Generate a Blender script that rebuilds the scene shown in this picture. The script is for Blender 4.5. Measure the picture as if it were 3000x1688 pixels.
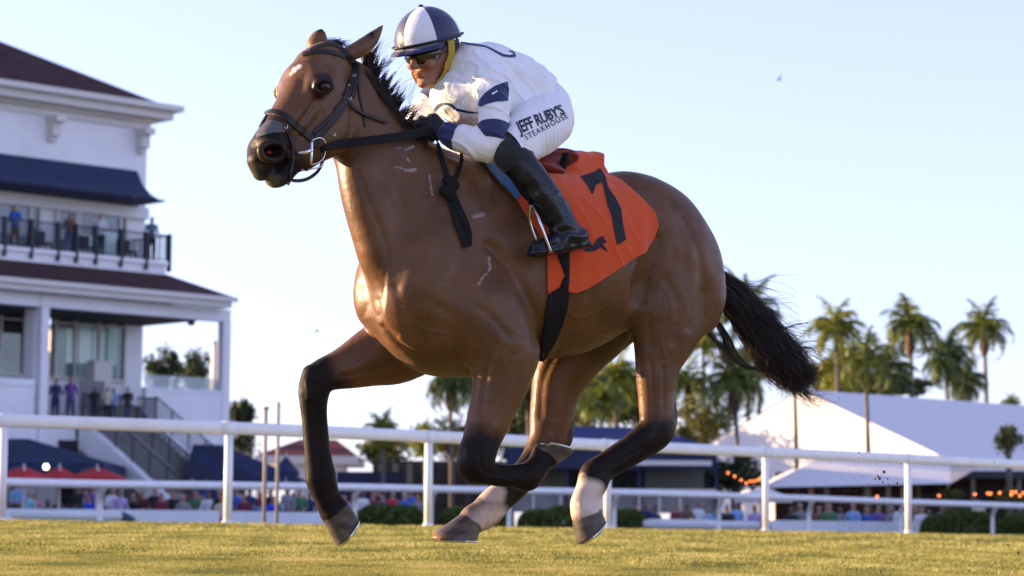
import bpy, bmesh, math, random
import numpy as np
from mathutils import Vector, Matrix
from mathutils.bvhtree import BVHTree

for o in list(bpy.data.objects):
    bpy.data.objects.remove(o)
S = bpy.context.scene
COL = S.collection
R = math.radians

# ------------------------------------------------------------ camera, sky, sun, exposure
FPX = 7500.0
CAMZ = 0.25
PITCH = math.atan((1596 - 844) / FPX)
ROLL = R(0.40)
cam_d = bpy.data.cameras.new('camera')
cam = bpy.data.objects.new('camera', cam_d); COL.objects.link(cam)
cam_d.sensor_width = 36.0
cam_d.lens = 36.0 * FPX / 3000.0
cam_d.clip_start = 0.1; cam_d.clip_end = 4000
CAM_M = Matrix.Translation((0, 0, CAMZ)) @ Matrix.Rotation(math.pi / 2 + PITCH, 4, 'X') @ Matrix.Rotation(ROLL, 4, 'Z')
cam.matrix_world = CAM_M
cam_d.dof.use_dof = True
cam_d.dof.focus_distance = 9.4
cam_d.dof.aperture_fstop = 5.0
S.camera = cam

SUN_EL = R(9.5); SUN_AZ = R(-13)
SUN_DIR = Vector((-math.cos(SUN_AZ), -math.sin(SUN_AZ), math.tan(SUN_EL))).normalized()   # towards the sun: left, a little behind the camera
sun_d = bpy.data.lights.new('sun', 'SUN'); sun_d.energy = 5.0; sun_d.angle = R(0.6); sun_d.color = (1, .68, .37)
sun = bpy.data.objects.new('sun', sun_d); COL.objects.link(sun)
sun.rotation_euler = SUN_DIR.to_track_quat('Z', 'Y').to_euler()
W = bpy.data.worlds.new('World'); S.world = W; W.use_nodes = True
wt = W.node_tree
bg = wt.nodes['Background']
sky = wt.nodes.new('ShaderNodeTexSky'); sky.sky_type = 'NISHITA'; sky.sun_disc = False
sky.sun_elevation = SUN_EL if 9.5==9.5 else R(9.5); sky.sun_rotation = math.atan2(SUN_DIR.x, SUN_DIR.y)
sky.air_density = 1.0; sky.dust_density = .3; sky.ozone_density = 3; sky.altitude = 0
hsv = wt.nodes.new('ShaderNodeHueSaturation'); hsv.inputs['Saturation'].default_value = .56; wt.links.new(sky.outputs[0], hsv.inputs['Color'])
tint = wt.nodes.new('ShaderNodeMix'); tint.data_type = 'RGBA'; tint.blend_type = 'MULTIPLY'; tint.inputs['Factor'].default_value = 1; tint.inputs['B'].default_value = (.98, .930, 1.27, 1)
wt.links.new(hsv.outputs[0], tint.inputs['A']); wt.links.new(tint.outputs['Result'], bg.inputs[0]); bg.inputs[1].default_value = .13
S.view_settings.view_transform = 'Standard'; S.view_settings.look = 'None'
S.view_settings.exposure = 1.52; S.view_settings.gamma = 1.0
try:
    S.cycles.max_bounces = 6; S.cycles.use_denoising = True
except Exception: pass

# ------------------------------------------------------------ pixel <-> world
CM3 = np.array(CAM_M.to_3x3()); CO = np.array([0, 0, CAMZ])
def rayd(px, py):
    d = CM3 @ np.array([(px - 1500) / FPX, -(py - 844) / FPX, -1.0])
    return d
def at_depth(px, py, Y):
    d = rayd(px, py); return CO + d * (Y / d[1])
def on_plane(px, py, o, n):
    d = rayd(px, py); return CO + d * (np.dot(np.array(o) - CO, n) / np.dot(d, n))
def pxm(p):      # metres per target pixel at a point
    v = CM3.T @ (np.array(p) - CO); return -v[2] / FPX
def project(p):
    v = CM3.T @ (np.array(p) - CO); return (1500 + FPX * v[0] / -v[2], 844 - FPX * v[1] / -v[2])

# ------------------------------------------------------------ object helpers
def tag(o, label=None, cat=None, group=None, kind=None):
    if label: o['label'] = label
    if cat: o['category'] = cat
    if group: o['group'] = group
    if kind: o['kind'] = kind
    return o
def mesh_obj(name, verts, faces, mat, parent=None, origin=None, smooth=True, world=True, uv=None):
    """verts in world space; linked as ONE object. parent: child with identity transform."""
    verts = np.asarray(verts, dtype=float).reshape(-1, 3)
    me = bpy.data.meshes.new(name)
    if parent is not None:
        Mi = np.array(parent_world(parent).inverted())
        v = verts @ Mi[:3, :3].T + Mi[:3, 3] if world else verts
    else:
        if origin is None:
            lo, hi = verts.min(0), verts.max(0); origin = ((lo[0] + hi[0]) / 2, (lo[1] + hi[1]) / 2, lo[2])
        v = verts - np.array(origin)
    if isinstance(faces, np.ndarray):
        nf, k = faces.shape
        me.vertices.add(len(v)); me.vertices.foreach_set('co', v.astype(np.float32).ravel())
        me.loops.add(nf * k); me.loops.foreach_set('vertex_index', faces.astype(np.int32).ravel())
        me.polygons.add(nf); me.polygons.foreach_set('loop_start', np.arange(0, nf * k, k, dtype=np.int32))
        me.polygons.foreach_set('loop_total', np.full(nf, k, dtype=np.int32))
        me.update(calc_edges=True)
    else:
        me.from_pydata([tuple(p) for p in v], [], [tuple(f) for f in faces]); me.update()
    if smooth: me.polygons.foreach_set('use_smooth', [True] * len(me.polygons))
    for m in (mat if isinstance(mat, (list, tuple)) else [mat]): me.materials.append(m)
    o = bpy.data.objects.new(name, me); COL.objects.link(o)
    if parent is not None: o.parent = parent
    else: o.location = origin
    return o
WM = {}
def parent_world(o):
    M = o.matrix_basis.copy(); p = o.parent
    while p is not None:
        M = p.matrix_basis @ M; p = p.parent
    return M
def empty(name, loc, label=None, cat=None, group=None, rz=0):
    o = bpy.data.objects.new(name, None); COL.objects.link(o); o.location = tuple(loc); o.rotation_euler = (0, 0, rz)
    o.empty_display_size = 0.2
    return tag(o, label, cat, group)
def copy_tree(o, parent=None):
    c = o.copy(); COL.objects.link(c); c.parent = parent
    for ch in list(o.children): copy_tree(ch, c)
    return c
def float_attr(o, name, vals):
    a = o.data.attributes.new(name, 'FLOAT', 'POINT'); a.data.foreach_set('value', np.asarray(vals, dtype=np.float32))
def col_attr(o, name, cols):
    a = o.data.attributes.new(name, 'FLOAT_COLOR', 'POINT')
    c = np.ones((len(cols), 4), dtype=np.float32); c[:, :3] = cols; a.data.foreach_set('color', c.ravel())

class MB:
    """collects faces for one mesh"""
    def __init__(s): s.v = []; s.f = []
    def box(s, c, d, ax=None):
        """centre c, full sizes d, axes ax (3 unit vectors)"""
        c = np.array(c, float); ax = np.eye(3) if ax is None else np.array(ax, float)
        b = len(s.v)
        for i in (-1, 1):
            for j in (-1, 1):
                for k in (-1, 1): s.v.append(c + ax[0] * d[0] * i / 2 + ax[1] * d[1] * j / 2 + ax[2] * d[2] * k / 2)
        for f in ((0, 1, 3, 2), (4, 6, 7, 5), (0, 4, 5, 1), (2, 3, 7, 6), (0, 2, 6, 4), (1, 5, 7, 3)): s.f.append([b + q for q in f])
        return s
    def poly(s, pts):
        b = len(s.v); s.v += [np.array(p, float) for p in pts]; s.f.append(list(range(b, b + len(pts)))); return s
    def prism(s, pts, vec):
        """polygon pts extruded by vec"""
        b = len(s.v); n = len(pts); vec = np.array(vec, float)
        s.v += [np.array(p, float) for p in pts] + [np.array(p, float) + vec for p in pts]
        s.f.append(list(range(b, b + n))[::-1]); s.f.append(list(range(b + n, b + 2 * n)))
        for i in range(n):
            j = (i + 1) % n; s.f.append([b + i, b + j, b + n + j, b + n + i])
        return s
    def tube(s, pts, r, n=8, caps=True, flat=1.0, up=None):
        pts = [np.array(p, float) for p in pts]; m = len(pts)
        rs = r if hasattr(r, '__len__') else [r] * m
        b = len(s.v); prev = None
        for i, p in enumerate(pts):
            t = pts[min(i + 1, m - 1)] - pts[max(i - 1, 0)]; t /= (np.linalg.norm(t) + 1e-12)
            if up is not None: a = np.array(up, float) if np.ndim(up) == 1 else np.array(up[i], float)
            else: a = prev if prev is not None else (np.array([0, 0, 1.]) if abs(t[2]) < .9 else np.array([1., 0, 0]))
            u = a - t * np.dot(a, t); u /= (np.linalg.norm(u) + 1e-12); w = np.cross(t, u); prev = u
            for k in range(n):
                an = 2 * math.pi * k / n
                s.v.append(p + rs[i] * (math.cos(an) * u * flat + math.sin(an) * w))
        for i in range(m - 1):
            for k in range(n):
                k2 = (k + 1) % n; s.f.append([b + i * n + k, b + i * n + k2, b + (i + 1) * n + k2, b + (i + 1) * n + k])
        if caps:
            s.f.append([b + k for k in range(n)][::-1]); s.f.append([b + (m - 1) * n + k for k in range(n)])
        return s
    def build(s, name, mat, parent=None, origin=None, smooth=False):
        return mesh_obj(name, np.array(s.v), s.f, mat, parent, origin, smooth)

# ------------------------------------------------------------ implicit surfaces
class Field:
    def __init__(s, lo, hi, h):
        s.h = h; s.lo = np.array(lo, float); s.n = np.ceil((np.array(hi) - s.lo) / h).astype(int) + 1
        s.ax = [(s.lo[i] + h * np.arange(s.n[i])).astype(np.float32) for i in range(3)]
        s.F = np.full(tuple(s.n), 0.5, dtype=np.float32)
    def sl(s, lo, hi):
        a = np.clip(np.floor((np.array(lo) - s.lo) / s.h).astype(int), 0, s.n); b = np.clip(np.ceil((np.array(hi) - s.lo) / s.h).astype(int) + 1, 0, s.n)
        return tuple(slice(a[i], b[i]) for i in range(3))
    def comb(s, sl, d, k, mode):
        F = s.F[sl]
        if mode == 'add':
            if k > 0:
                hh = np.maximum(k - np.abs(F - d), 0) / k; s.F[sl] = np.minimum(F, d) - hh * hh * k * 0.25
            else: s.F[sl] = np.minimum(F, d)
        elif mode == 'sub':
            d = -d
            if k > 0:
                hh = np.maximum(k - np.abs(F - d), 0) / k; s.F[sl] = np.maximum(F, d) + hh * hh * k * 0.25
            else: s.F[sl] = np.maximum(F, d)
        elif mode == 'and':
            if k > 0:
                hh = np.maximum(k - np.abs(F - d), 0) / k; s.F[sl] = np.maximum(F, d) + hh * hh * k * 0.25
            else: s.F[sl] = np.maximum(F, d)
    def grid(s, sl): return s.ax[0][sl[0]][:, None, None], s.ax[1][sl[1]][None, :, None], s.ax[2][sl[2]][None, None, :]
    def cone(s, p, q, r1, r2, k=0.02, lv=None, ls=1.0, mode='add'):
        p = np.array(p, float); q = np.array(q, float); m = max(r1, r2) * max(1, ls) + k + 3 * s.h
        sl = s.sl(np.minimum(p, q) - m, np.maximum(p, q) + m); x, y, z = s.grid(sl)
        if x.size * y.size * z.size == 0: return
        if lv is not None and ls != 1.0:
            lv = np.array(lv, float); g = 1 / ls - 1
            f = (x * lv[0] + y * lv[1] + z * lv[2]) * g
            x, y, z = x + f * lv[0], y + f * lv[1], z + f * lv[2]
            p = p + lv * np.dot(p, lv) * g; q = q + lv * np.dot(q, lv) * g
        d = q - p; L = np.dot(d, d) + 1e-12
        t = np.clip(((x - p[0]) * d[0] + (y - p[1]) * d[1] + (z - p[2]) * d[2]) / L, 0, 1).astype(np.float32)
        dist = np.sqrt((x - p[0] - t * d[0]) ** 2 + (y - p[1] - t * d[1]) ** 2 + (z - p[2] - t * d[2]) ** 2) - (r1 + (r2 - r1) * t)
        s.comb(sl, (dist * min(1, ls)).astype(np.float32), k, mode)
    def ell(s, c, r, axes=None, k=0.03, mode='add'):
        c = np.array(c, float); m = max(r) + k + 3 * s.h; sl = s.sl(c - m, c + m); x, y, z = s.grid(sl)
        if x.size * y.size * z.size == 0: return
        x, y, z = x - c[0], y - c[1], z - c[2]
        A = np.eye(3) if axes is None else np.array(axes, float)
        u = [x * A[i][0] + y * A[i][1] + z * A[i][2] for i in range(3)]
        k0 = np.sqrt(sum((u[i] / r[i]) ** 2 for i in range(3))); k1 = np.sqrt(sum((u[i] / r[i] ** 2) ** 2 for i in range(3))) + 1e-6
        s.comb(sl, (k0 * (k0 - 1) / k1).astype(np.float32), k, mode)
    def half(s, p, n, k=0.0, lo=None, hi=None):
        """keep the side n points away from (cuts the half space along +n)"""
        sl = s.sl(s.lo if lo is None else lo, (s.lo + s.h * s.n) if hi is None else hi); x, y, z = s.grid(sl)
        n = np.array(n, float); n /= np.linalg.norm(n)
        d = ((x - p[0]) * n[0] + (y - p[1]) * n[1] + (z - p[2]) * n[2]).astype(np.float32)
        d = np.broadcast_to(d, s.F[sl].shape); s.comb(sl, d, k, 'and')
    def mesh(s, smooth=1):
        F = s.F; h = s.h; I = F < 0; nx, ny, nz = F.shape
        c = np.zeros((nx - 1, ny - 1, nz - 1), dtype=np.int8)
        for i in (0, 1):
            for j in (0, 1):
                for k in (0, 1): c += I[i:nx - 1 + i, j:ny - 1 + j, k:nz - 1 + k]
        idx = np.argwhere((c > 0) & (c < 8)); N = len(idx)
        mp = np.full(c.shape, -1, dtype=np.int32); mp[idx[:, 0], idx[:, 1], idx[:, 2]] = np.arange(N)
        acc = np.zeros((N, 3)); cnt = np.zeros(N)
        cor = [(i, j, k) for i in (0, 1) for j in (0, 1) for k in (0, 1)]
        for a in cor:
            for ax in range(3):
                if a[ax] == 1: continue
                b = list(a); b[ax] = 1
                fa = F[idx[:, 0] + a[0], idx[:, 1] + a[1], idx[:, 2] + a[2]]; fb = F[idx[:, 0] + b[0], idx[:, 1] + b[1], idx[:, 2] + b[2]]
                m = (fa < 0) != (fb < 0); t = np.where(m, fa / np.where(m, fa - fb, 1), 0)
                pa = np.array(a, float)[None, :].repeat(N, 0); pa[:, ax] += t
                acc += pa * m[:, None]; cnt += m
        V = (idx + acc / cnt[:, None]) * h + s.lo
        Q = []
        for ax in range(3):
            o1, o2 = [(1, 2), (2, 0), (0, 1)][ax]
            sa = [slice(1, n - 1) for n in F.shape]; sb = list(sa); sa[ax] = slice(0, F.shape[ax] - 1); sb[ax] = slice(1, F.shape[ax])
            A = I[tuple(sa)]; B = I[tuple(sb)]
            e = np.argwhere(A != B)
            if len(e) == 0: continue
            sgn = A[e[:, 0], e[:, 1], e[:, 2]]
            off = np.ones(3, int); off[ax] = 0; e = e + off
            def cell(d1, d2):
                q = e.copy(); q[:, o1] -= d1; q[:, o2] -= d2; return mp[q[:, 0], q[:, 1], q[:, 2]]
            q = np.stack([cell(1, 1), cell(0, 1), cell(0, 0), cell(1, 0)], 1)
            q[~sgn] = q[~sgn][:, ::-1]
            Q.append(q)
        Q = np.concatenate(Q); Q = Q[(Q >= 0).all(1)]
        for _ in range(smooth): V = lap(V, Q, 0.5)
        return V, Q
def lap(V, Q, f=0.5):
    a = np.zeros_like(V); n = np.zeros(len(V))
    for i in range(4):
        j = (i + 1) % 4
        for (p, q) in ((Q[:, i], Q[:, j]), (Q[:, j], Q[:, i])):
            for ax in range(3): a[:, ax] += np.bincount(p, V[q, ax], len(V))
            n += np.bincount(p, minlength=len(V))
    return V * (1 - f) + f * a / np.maximum(n, 1)[:, None]
def normals_of(V, Q):
    n = np.cross(V[Q[:, 2]] - V[Q[:, 0]], V[Q[:, 3]] - V[Q[:, 1]]); out = np.zeros_like(V)
    for i in range(4):
        for ax in range(3): out[:, ax] += np.bincount(Q[:, i], n[:, ax], len(V))
    return out / (np.linalg.norm(out, axis=1)[:, None] + 1e-12)
def hermite(xs, ys, x):
    xs = np.array(xs, float); ys = np.array(ys, float); m = np.gradient(ys, xs)
    d = np.diff(ys) / np.diff(xs)
    for i in range(1, len(xs) - 1):
        if d[i - 1] * d[i] <= 0: m[i] = 0
        else: m[i] = np.sign(d[i]) * min(abs(m[i]), 3 * abs(d[i]), 3 * abs(d[i - 1]))
    i = np.clip(np.searchsorted(xs, x) - 1, 0, len(xs) - 2); h = xs[i + 1] - xs[i]; t = np.clip((x - xs[i]) / h, 0, 1)
    return ys[i] * (2 * t ** 3 - 3 * t ** 2 + 1) + m[i] * h * (t ** 3 - 2 * t ** 2 + t) + ys[i + 1] * (-2 * t ** 3 + 3 * t ** 2) + m[i + 1] * h * (t ** 3 - t ** 2)
def noise3(P, f=1.0, seed=0, octaves=3):
    """cheap smooth pseudo noise, -1..1"""
    rs = np.random.RandomState(seed); out = np.zeros(len(P)); a = 1.0; tot = 0
    for o in range(octaves):
        acc = np.zeros(len(P))
        for j in range(5):
            d = rs.normal(size=3); d /= np.linalg.norm(d); ph = rs.uniform(0, 6.28)
            acc += np.sin(P @ d * f * (1 + .35 * rs.rand()) * 6.28 + ph)
        out += a * acc / 2.6; tot += a; a *= .5; f *= 2.05
    return out / tot
def catmull(P, n=6):
    P = [np.array(p, float) for p in P]; out = []
    for i in range(len(P) - 1):
        p0 = P[max(i - 1, 0)]; p1 = P[i]; p2 = P[i + 1]; p3 = P[min(i + 2, len(P) - 1)]
        for j in range(n):
            t = j / n; out.append(.5 * ((2 * p1) + (-p0 + p2) * t + (2 * p0 - 5 * p1 + 4 * p2 - p3) * t * t + (-p0 + 3 * p1 - 3 * p2 + p3) * t ** 3))
    out.append(P[-1]); return out

# ------------------------------------------------------------ materials
def mat(name, col, rough=0.6, metal=0.0, spec=0.5, bump=0.0, bscale=200.0, var=0.0, vscale=3.0, sheen=0.0, emit=None, estr=0.0, alpha=1.0, col2=None, coat=0.0):
    m = bpy.data.materials.new(name); m.use_nodes = True; nt = m.node_tree; b = nt.nodes['Principled BSDF']
    b.inputs['Base Color'].default_value = (*col, 1); b.inputs['Roughness'].default_value = rough; b.inputs['Metallic'].default_value = metal
    b.inputs['Specular IOR Level'].default_value = spec
    if sheen: b.inputs['Sheen Weight'].default_value = sheen
    if coat: b.inputs['Coat Weight'].default_value = coat
    tc = nt.nodes.new('ShaderNodeTexCoord')
    if var or col2:
        n = nt.nodes.new('ShaderNodeTexNoise'); n.inputs['Scale'].default_value = vscale; n.inputs['Detail'].default_value = 4
        nt.links.new(tc.outputs['Object'], n.inputs['Vector'])
        mx = nt.nodes.new('ShaderNodeMix'); mx.data_type = 'RGBA'
        c2 = col2 if col2 else tuple(max(0, c * (1 - var)) for c in col); c1 = col if col2 else tuple(min(1, c * (1 + var)) for c in col)
        mx.inputs['A'].default_value = (*c1, 1); mx.inputs['B'].default_value = (*c2, 1)
        rp = nt.nodes.new('ShaderNodeMapRange'); rp.inputs['From Min'].default_value = .3; rp.inputs['From Max'].default_value = .7
        nt.links.new(n.outputs['Fac'], rp.inputs['Value']); nt.links.new(rp.outputs['Result'], mx.inputs['Factor'])
        nt.links.new(mx.outputs['Result'], b.inputs['Base Color'])
    if bump:
        n2 = nt.nodes.new('ShaderNodeTexNoise'); n2.inputs['Scale'].default_value = bscale; n2.inputs['Detail'].default_value = 3
        nt.links.new(tc.outputs['Object'], n2.inputs['Vector'])
        bp = nt.nodes.new('ShaderNodeBump'); bp.inputs['Strength'].default_value = bump; bp.inputs['Distance'].default_value = 0.01
        nt.links.new(n2.outputs['Fac'], bp.inputs['Height']); nt.links.new(bp.outputs['Normal'], b.inputs['Normal'])
    if emit: b.inputs['Emission Color'].default_value = (*emit, 1); b.inputs['Emission Strength'].default_value = estr
    if alpha < 1: b.inputs['Alpha'].default_value = alpha
    return m
# ============================================================ THE SETTING: turf, track, rails
RN = np.array([.714, -.70, 0]); RA = np.array([.70, .714, 0])       # across / along the running rail
def uoff(x, y): return x * RN[0] + (y - 30) * RN[1]
def gz(x, y):
    u = np.maximum(uoff(x, y), 0); return .45 - .0227 * np.minimum(u, 30)
def tex_mat(name, stops, scale, rough=.9, bump=.5, bscale=60, mapping=(1, 1, 1), detail=6):
    m = bpy.data.materials.new(name); m.use_nodes = True; nt = m.node_tree; b = nt.nodes['Principled BSDF']; L = nt.links.new
    tc = nt.nodes.new('ShaderNodeTexCoord'); mp = nt.nodes.new('ShaderNodeMapping'); mp.inputs['Scale'].default_value = mapping; L(tc.outputs['Object'], mp.inputs[0])
    n = nt.nodes.new('ShaderNodeTexNoise'); n.inputs['Scale'].default_value = scale; n.inputs['Detail'].default_value = detail; n.inputs['Roughness'].default_value = .65; L(mp.outputs[0], n.inputs['Vector'])
    cr = nt.nodes.new('ShaderNodeValToRGB'); cr.color_ramp.elements[0].position = stops[0][0]; cr.color_ramp.elements[0].color = (*stops[0][1], 1); cr.color_ramp.elements[1].position = stops[-1][0]; cr.color_ramp.elements[1].color = (*stops[-1][1], 1)
    for p, c in stops[1:-1]: e = cr.color_ramp.elements.new(p); e.color = (*c, 1)
    L(n.outputs['Fac'], cr.inputs[0]); L(cr.outputs[0], b.inputs['Base Color']); b.inputs['Roughness'].default_value = rough; b.inputs['Specular IOR Level'].default_value = .2
    n2 = nt.nodes.new('ShaderNodeTexNoise'); n2.inputs['Scale'].default_value = bscale; n2.inputs['Detail'].default_value = 4; L(tc.outputs['Object'], n2.inputs['Vector'])
    bp = nt.nodes.new('ShaderNodeBump'); bp.inputs['Strength'].default_value = bump; bp.inputs['Distance'].default_value = .05; L(n2.outputs['Fac'], bp.inputs['Height']); L(bp.outputs[0], b.inputs['Normal'])
    return m
M_turf = tex_mat('turf', [(.32, (.15, .14, .025)), (.5, (.28, .25, .05)), (.68, (.40, .34, .085))], 1.3, .95, 1.0, 45, detail=9)
xs = np.concatenate([np.linspace(-900, -30, 12), np.linspace(-24, 30, 110), np.linspace(40, 900, 12)]); ys = np.concatenate([np.linspace(-60, 0, 8), np.linspace(1, 46, 130), np.linspace(52, 2500, 20)])
X, Y = np.meshgrid(xs, ys, indexing='ij'); Z = gz(X, Y)
k = np.arange(len(xs) * len(ys)).reshape(len(xs), len(ys))
GF = np.stack([k[:-1, :-1], k[1:, :-1], k[1:, 1:], k[:-1, 1:]], -1).reshape(-1, 4)
ground = mesh_obj('ground', np.stack([X, Y, Z], -1).reshape(-1, 3), GF, M_turf, origin=(0, 0, 0)); tag(ground, kind='structure')
def strip(name, u0, u1, z, m, t0=-150, t1=260):
    P = [np.array([0, 30, 0]) + RN * u + RA * t for u, t in ((u0, t0), (u1, t0), (u1, t1), (u0, t1))]
    for p in P: p[2] = z
    return tag(mesh_obj(name, P, [[0, 1, 2, 3]], m, smooth=False), kind='structure')
M_dirt = tex_mat('dirt', [(.3, (.10, .075, .055)), (.7, (.19, .15, .115))], 3, .95, .6, 20)
M_pave = tex_mat('pavement', [(.3, (.20, .19, .18)), (.7, (.30, .29, .27))], 2, .9, .3, 20)
strip('track', -.55, -28, .458, M_dirt)
strip('path', -31, -90, .466, M_pave)
# grass blades over the turf seen in the picture
rg = np.random.RandomState(11)
def blades(n, y0, y1, hgt, wid, pw=1.0):
    y = y0 + (y1 - y0) * rg.rand(n) ** pw; x = (rg.rand(n) * 2 - 1) * (y * .225 + 1.3); keep = uoff(x, y) > .25; x, y = x[keep], y[keep]; n = len(x)
    cl = noise3(np.stack([x * 1.0, y * .5, 0 * x], 1), 1.4, 77, 3); z = gz(x, y); a = rg.rand(n) * 6.283; h = hgt * (.55 + .7 * rg.rand(n)) * (1 + .25 * cl); w = wid * (.7 + .6 * rg.rand(n))
    lean = rg.normal(0, .8, (n, 2)) * h[:, None]; b = np.stack([x, y, z - .003], 1); d = np.stack([np.cos(a), np.sin(a), 0 * a], 1) * w[:, None]
    tip = b + np.stack([lean[:, 0], lean[:, 1], h], 1); mid = b * .45 + tip * .55 + np.stack([-lean[:, 0] * .15, -lean[:, 1] * .15, .1 * h], 1)
    V = np.stack([b - d, b + d, mid + d * .7, mid - d * .7, tip], 1).reshape(-1, 3)
    i = np.arange(n) * 5; F4 = np.stack([i, i + 1, i + 2, i + 3], 1); F3 = np.stack([i + 3, i + 2, i + 4, i + 4], 1)
    return V, F4, F3, cl, n
GV, GFc, GC, off = [], [], [], 0
for (n, y0, y1, h, w, pw) in ((560000, 6.2, 13, .011, .0015, 1.25), (160000, 12, 22, .018, .004, 1.0), (60000, 20, 34, .024, .010, 1.0)):
    V, F4, F3, cl, n = blades(n, y0, y1, h, w, pw); GV.append(V); GFc.append(F4 + off); GFc.append(np.stack([F3[:, 0], F3[:, 1], F3[:, 2], F3[:, 2]], 1)[:, :3] + off); off += len(V); GC.append(np.repeat(cl + rg.normal(0, .35, n), 5))
V = np.concatenate(GV); gme = bpy.data.meshes.new('grass')
quads = np.concatenate([f for f in GFc if f.shape[1] == 4]); tris = np.concatenate([f for f in GFc if f.shape[1] == 3])
gme.vertices.add(len(V)); gme.vertices.foreach_set('co', V.astype(np.float32).ravel()); lv = np.concatenate([quads.ravel(), tris.ravel()]).astype(np.int32)
gme.loops.add(len(lv)); gme.loops.foreach_set('vertex_index', lv); gme.polygons.add(len(quads) + len(tris))
gme.polygons.foreach_set('loop_start', np.concatenate([np.arange(len(quads)) * 4, len(quads) * 4 + np.arange(len(tris)) * 3]).astype(np.int32)); gme.polygons.foreach_set('loop_total', np.concatenate([np.full(len(quads), 4), np.full(len(tris), 3)]).astype(np.int32)); gme.update(calc_edges=True)
grass = bpy.data.objects.new('grass', gme); COL.objects.link(grass); tag(grass, 'short yellow green turf grass of the race course', 'grass', kind='stuff')
float_attr(grass, 'patch', np.concatenate(GC))
M_grass = bpy.data.materials.new('grass_blades'); M_grass.use_nodes = True
def gn():
    nt = M_grass.node_tree; b = nt.nodes['Principled BSDF']; L = nt.links.new
    a = nt.nodes.new('ShaderNodeAttribute'); a.attribute_name = 'patch'; cr = nt.nodes.new('ShaderNodeValToRGB'); mr = nt.nodes.new('ShaderNodeMapRange'); mr.inputs['From Min'].default_value = -1.2; mr.inputs['From Max'].default_value = 1.2
    L(a.outputs['Fac'], mr.inputs['Value']); L(mr.outputs[0], cr.inputs[0]); e = cr.color_ramp.elements; e[0].color = (.14, .165, .045, 1); e[1].color = (.58, .50, .18, 1); e[0].position = .1; e[1].position = .95
    m = e.new(.5); m.color = (.37, .35, .085, 1); L(cr.outputs[0], b.inputs['Base Color']); b.inputs['Roughness'].default_value = .65; b.inputs['Specular IOR Level'].default_value = .25
    tr = nt.nodes.new('ShaderNodeBsdfTranslucent'); mx = nt.nodes.new('ShaderNodeMixShader'); mx.inputs[0].default_value = .35; L(cr.outputs[0], tr.inputs[0]); L(b.outputs[0], mx.inputs[1]); L(tr.outputs[0], mx.inputs[2]); L(mx.outputs[0], nt.nodes['Material Output'].inputs[0])
gn(); gme.materials.append(M_grass)
# ---- running rail
M_rail = mat('white_rail_paint', (.82, .82, .83), .38, spec=.5, var=.05, vscale=5, bump=.1, bscale=40)
rp = [(-420, 1200.5, 1517, 26.0), (12, 1213, 1525, 26.4), (672, 1236, 1539, 27.2), (1257, 1262, 1546, 29.05), (1780, 1288, 1553, 31.1), (2243, 1310, 1556.5, 33.5), (2660, 1330, 1559.5, 35.9), (3040, 1350, 1562.5, 38.3), (3390, 1367, 1565, 40.7)]
tops = [at_depth(a, b, D) for a, b, c, D in rp]; bases = [at_depth(a, c, D) for a, b, c, D in rp]
dv_ = (bases[1] - bases[0]) / np.linalg.norm(bases[1] - bases[0]) * 2.3
for _ in range(5): tops.insert(0, tops[0] - dv_ * [1, 1, 0]); bases.insert(0, bases[0] - dv_ * [1, 1, 0])
rail = empty('running_rail', (bases[9][0], bases[9][1], .45), 'tall white running rail crossing the whole picture behind the galloping horse', 'running rail')
def sweep(prof, path, closed=True):
    """profile (across, up) swept along a path kept upright"""
    mb = MB(); n = len(prof); m = len(path)
    for i, p in enumerate(path):
        t = np.array(path[min(i + 1, m - 1)]) - np.array(path[max(i - 1, 0)]); t[2] = 0; t /= np.linalg.norm(t); a = np.cross(t, [0, 0, 1.])
        for (x, z) in prof: mb.v.append(np.array(p) + a * x + np.array([0, 0, z]))
    for i in range(m - 1):
        for k in range(n): k2 = (k + 1) % n; mb.f.append([i * n + k, i * n + k2, (i + 1) * n + k2, (i + 1) * n + k])
    mb.f.append(list(range(n))[::-1]); mb.f.append([(m - 1) * n + k for k in range(n)]); return mb
prof = [(.055 * math.copysign(abs(math.cos(R(a))) ** .7, math.cos(R(a))), -.068 + .068 * math.copysign(abs(math.sin(R(a))) ** .8, math.sin(R(a)))) for a in range(0, 360, 20)]
sweep(prof, catmull(tops, 5)).build('rail_bar', M_rail, rail, smooth=True)
for i, (t, b) in enumerate(zip(tops, bases)):
    mb = MB(); e = np.array(t); e[2] -= .10; b = np.array(b); b[0] = e[0]; b[1] = e[1]; b[2] = gz(b[0], b[1]) - .02
    mb.tube([b, e], .046, 14); mb.tube([e - [0, 0, .03], e + [0, 0, .02]], .052, 14); mb.tube([b, b + [0, 0, .05]], .060, 14)
    mb.build('post', M_rail, rail, smooth=True)
    tt = np.array(t); nx_ = np.array(tops[min(i + 1, len(tops) - 1)]) - np.array(tops[max(i - 1, 0)]); nx_ /= np.linalg.norm(nx_)
    sweep([(x * 1.07, (z + .068) * 1.06 - .068) for x, z in prof], [tt - nx_ * .09, tt + nx_ * .09]).build('joint_sleeve', M_rail, rail, smooth=True)
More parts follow.
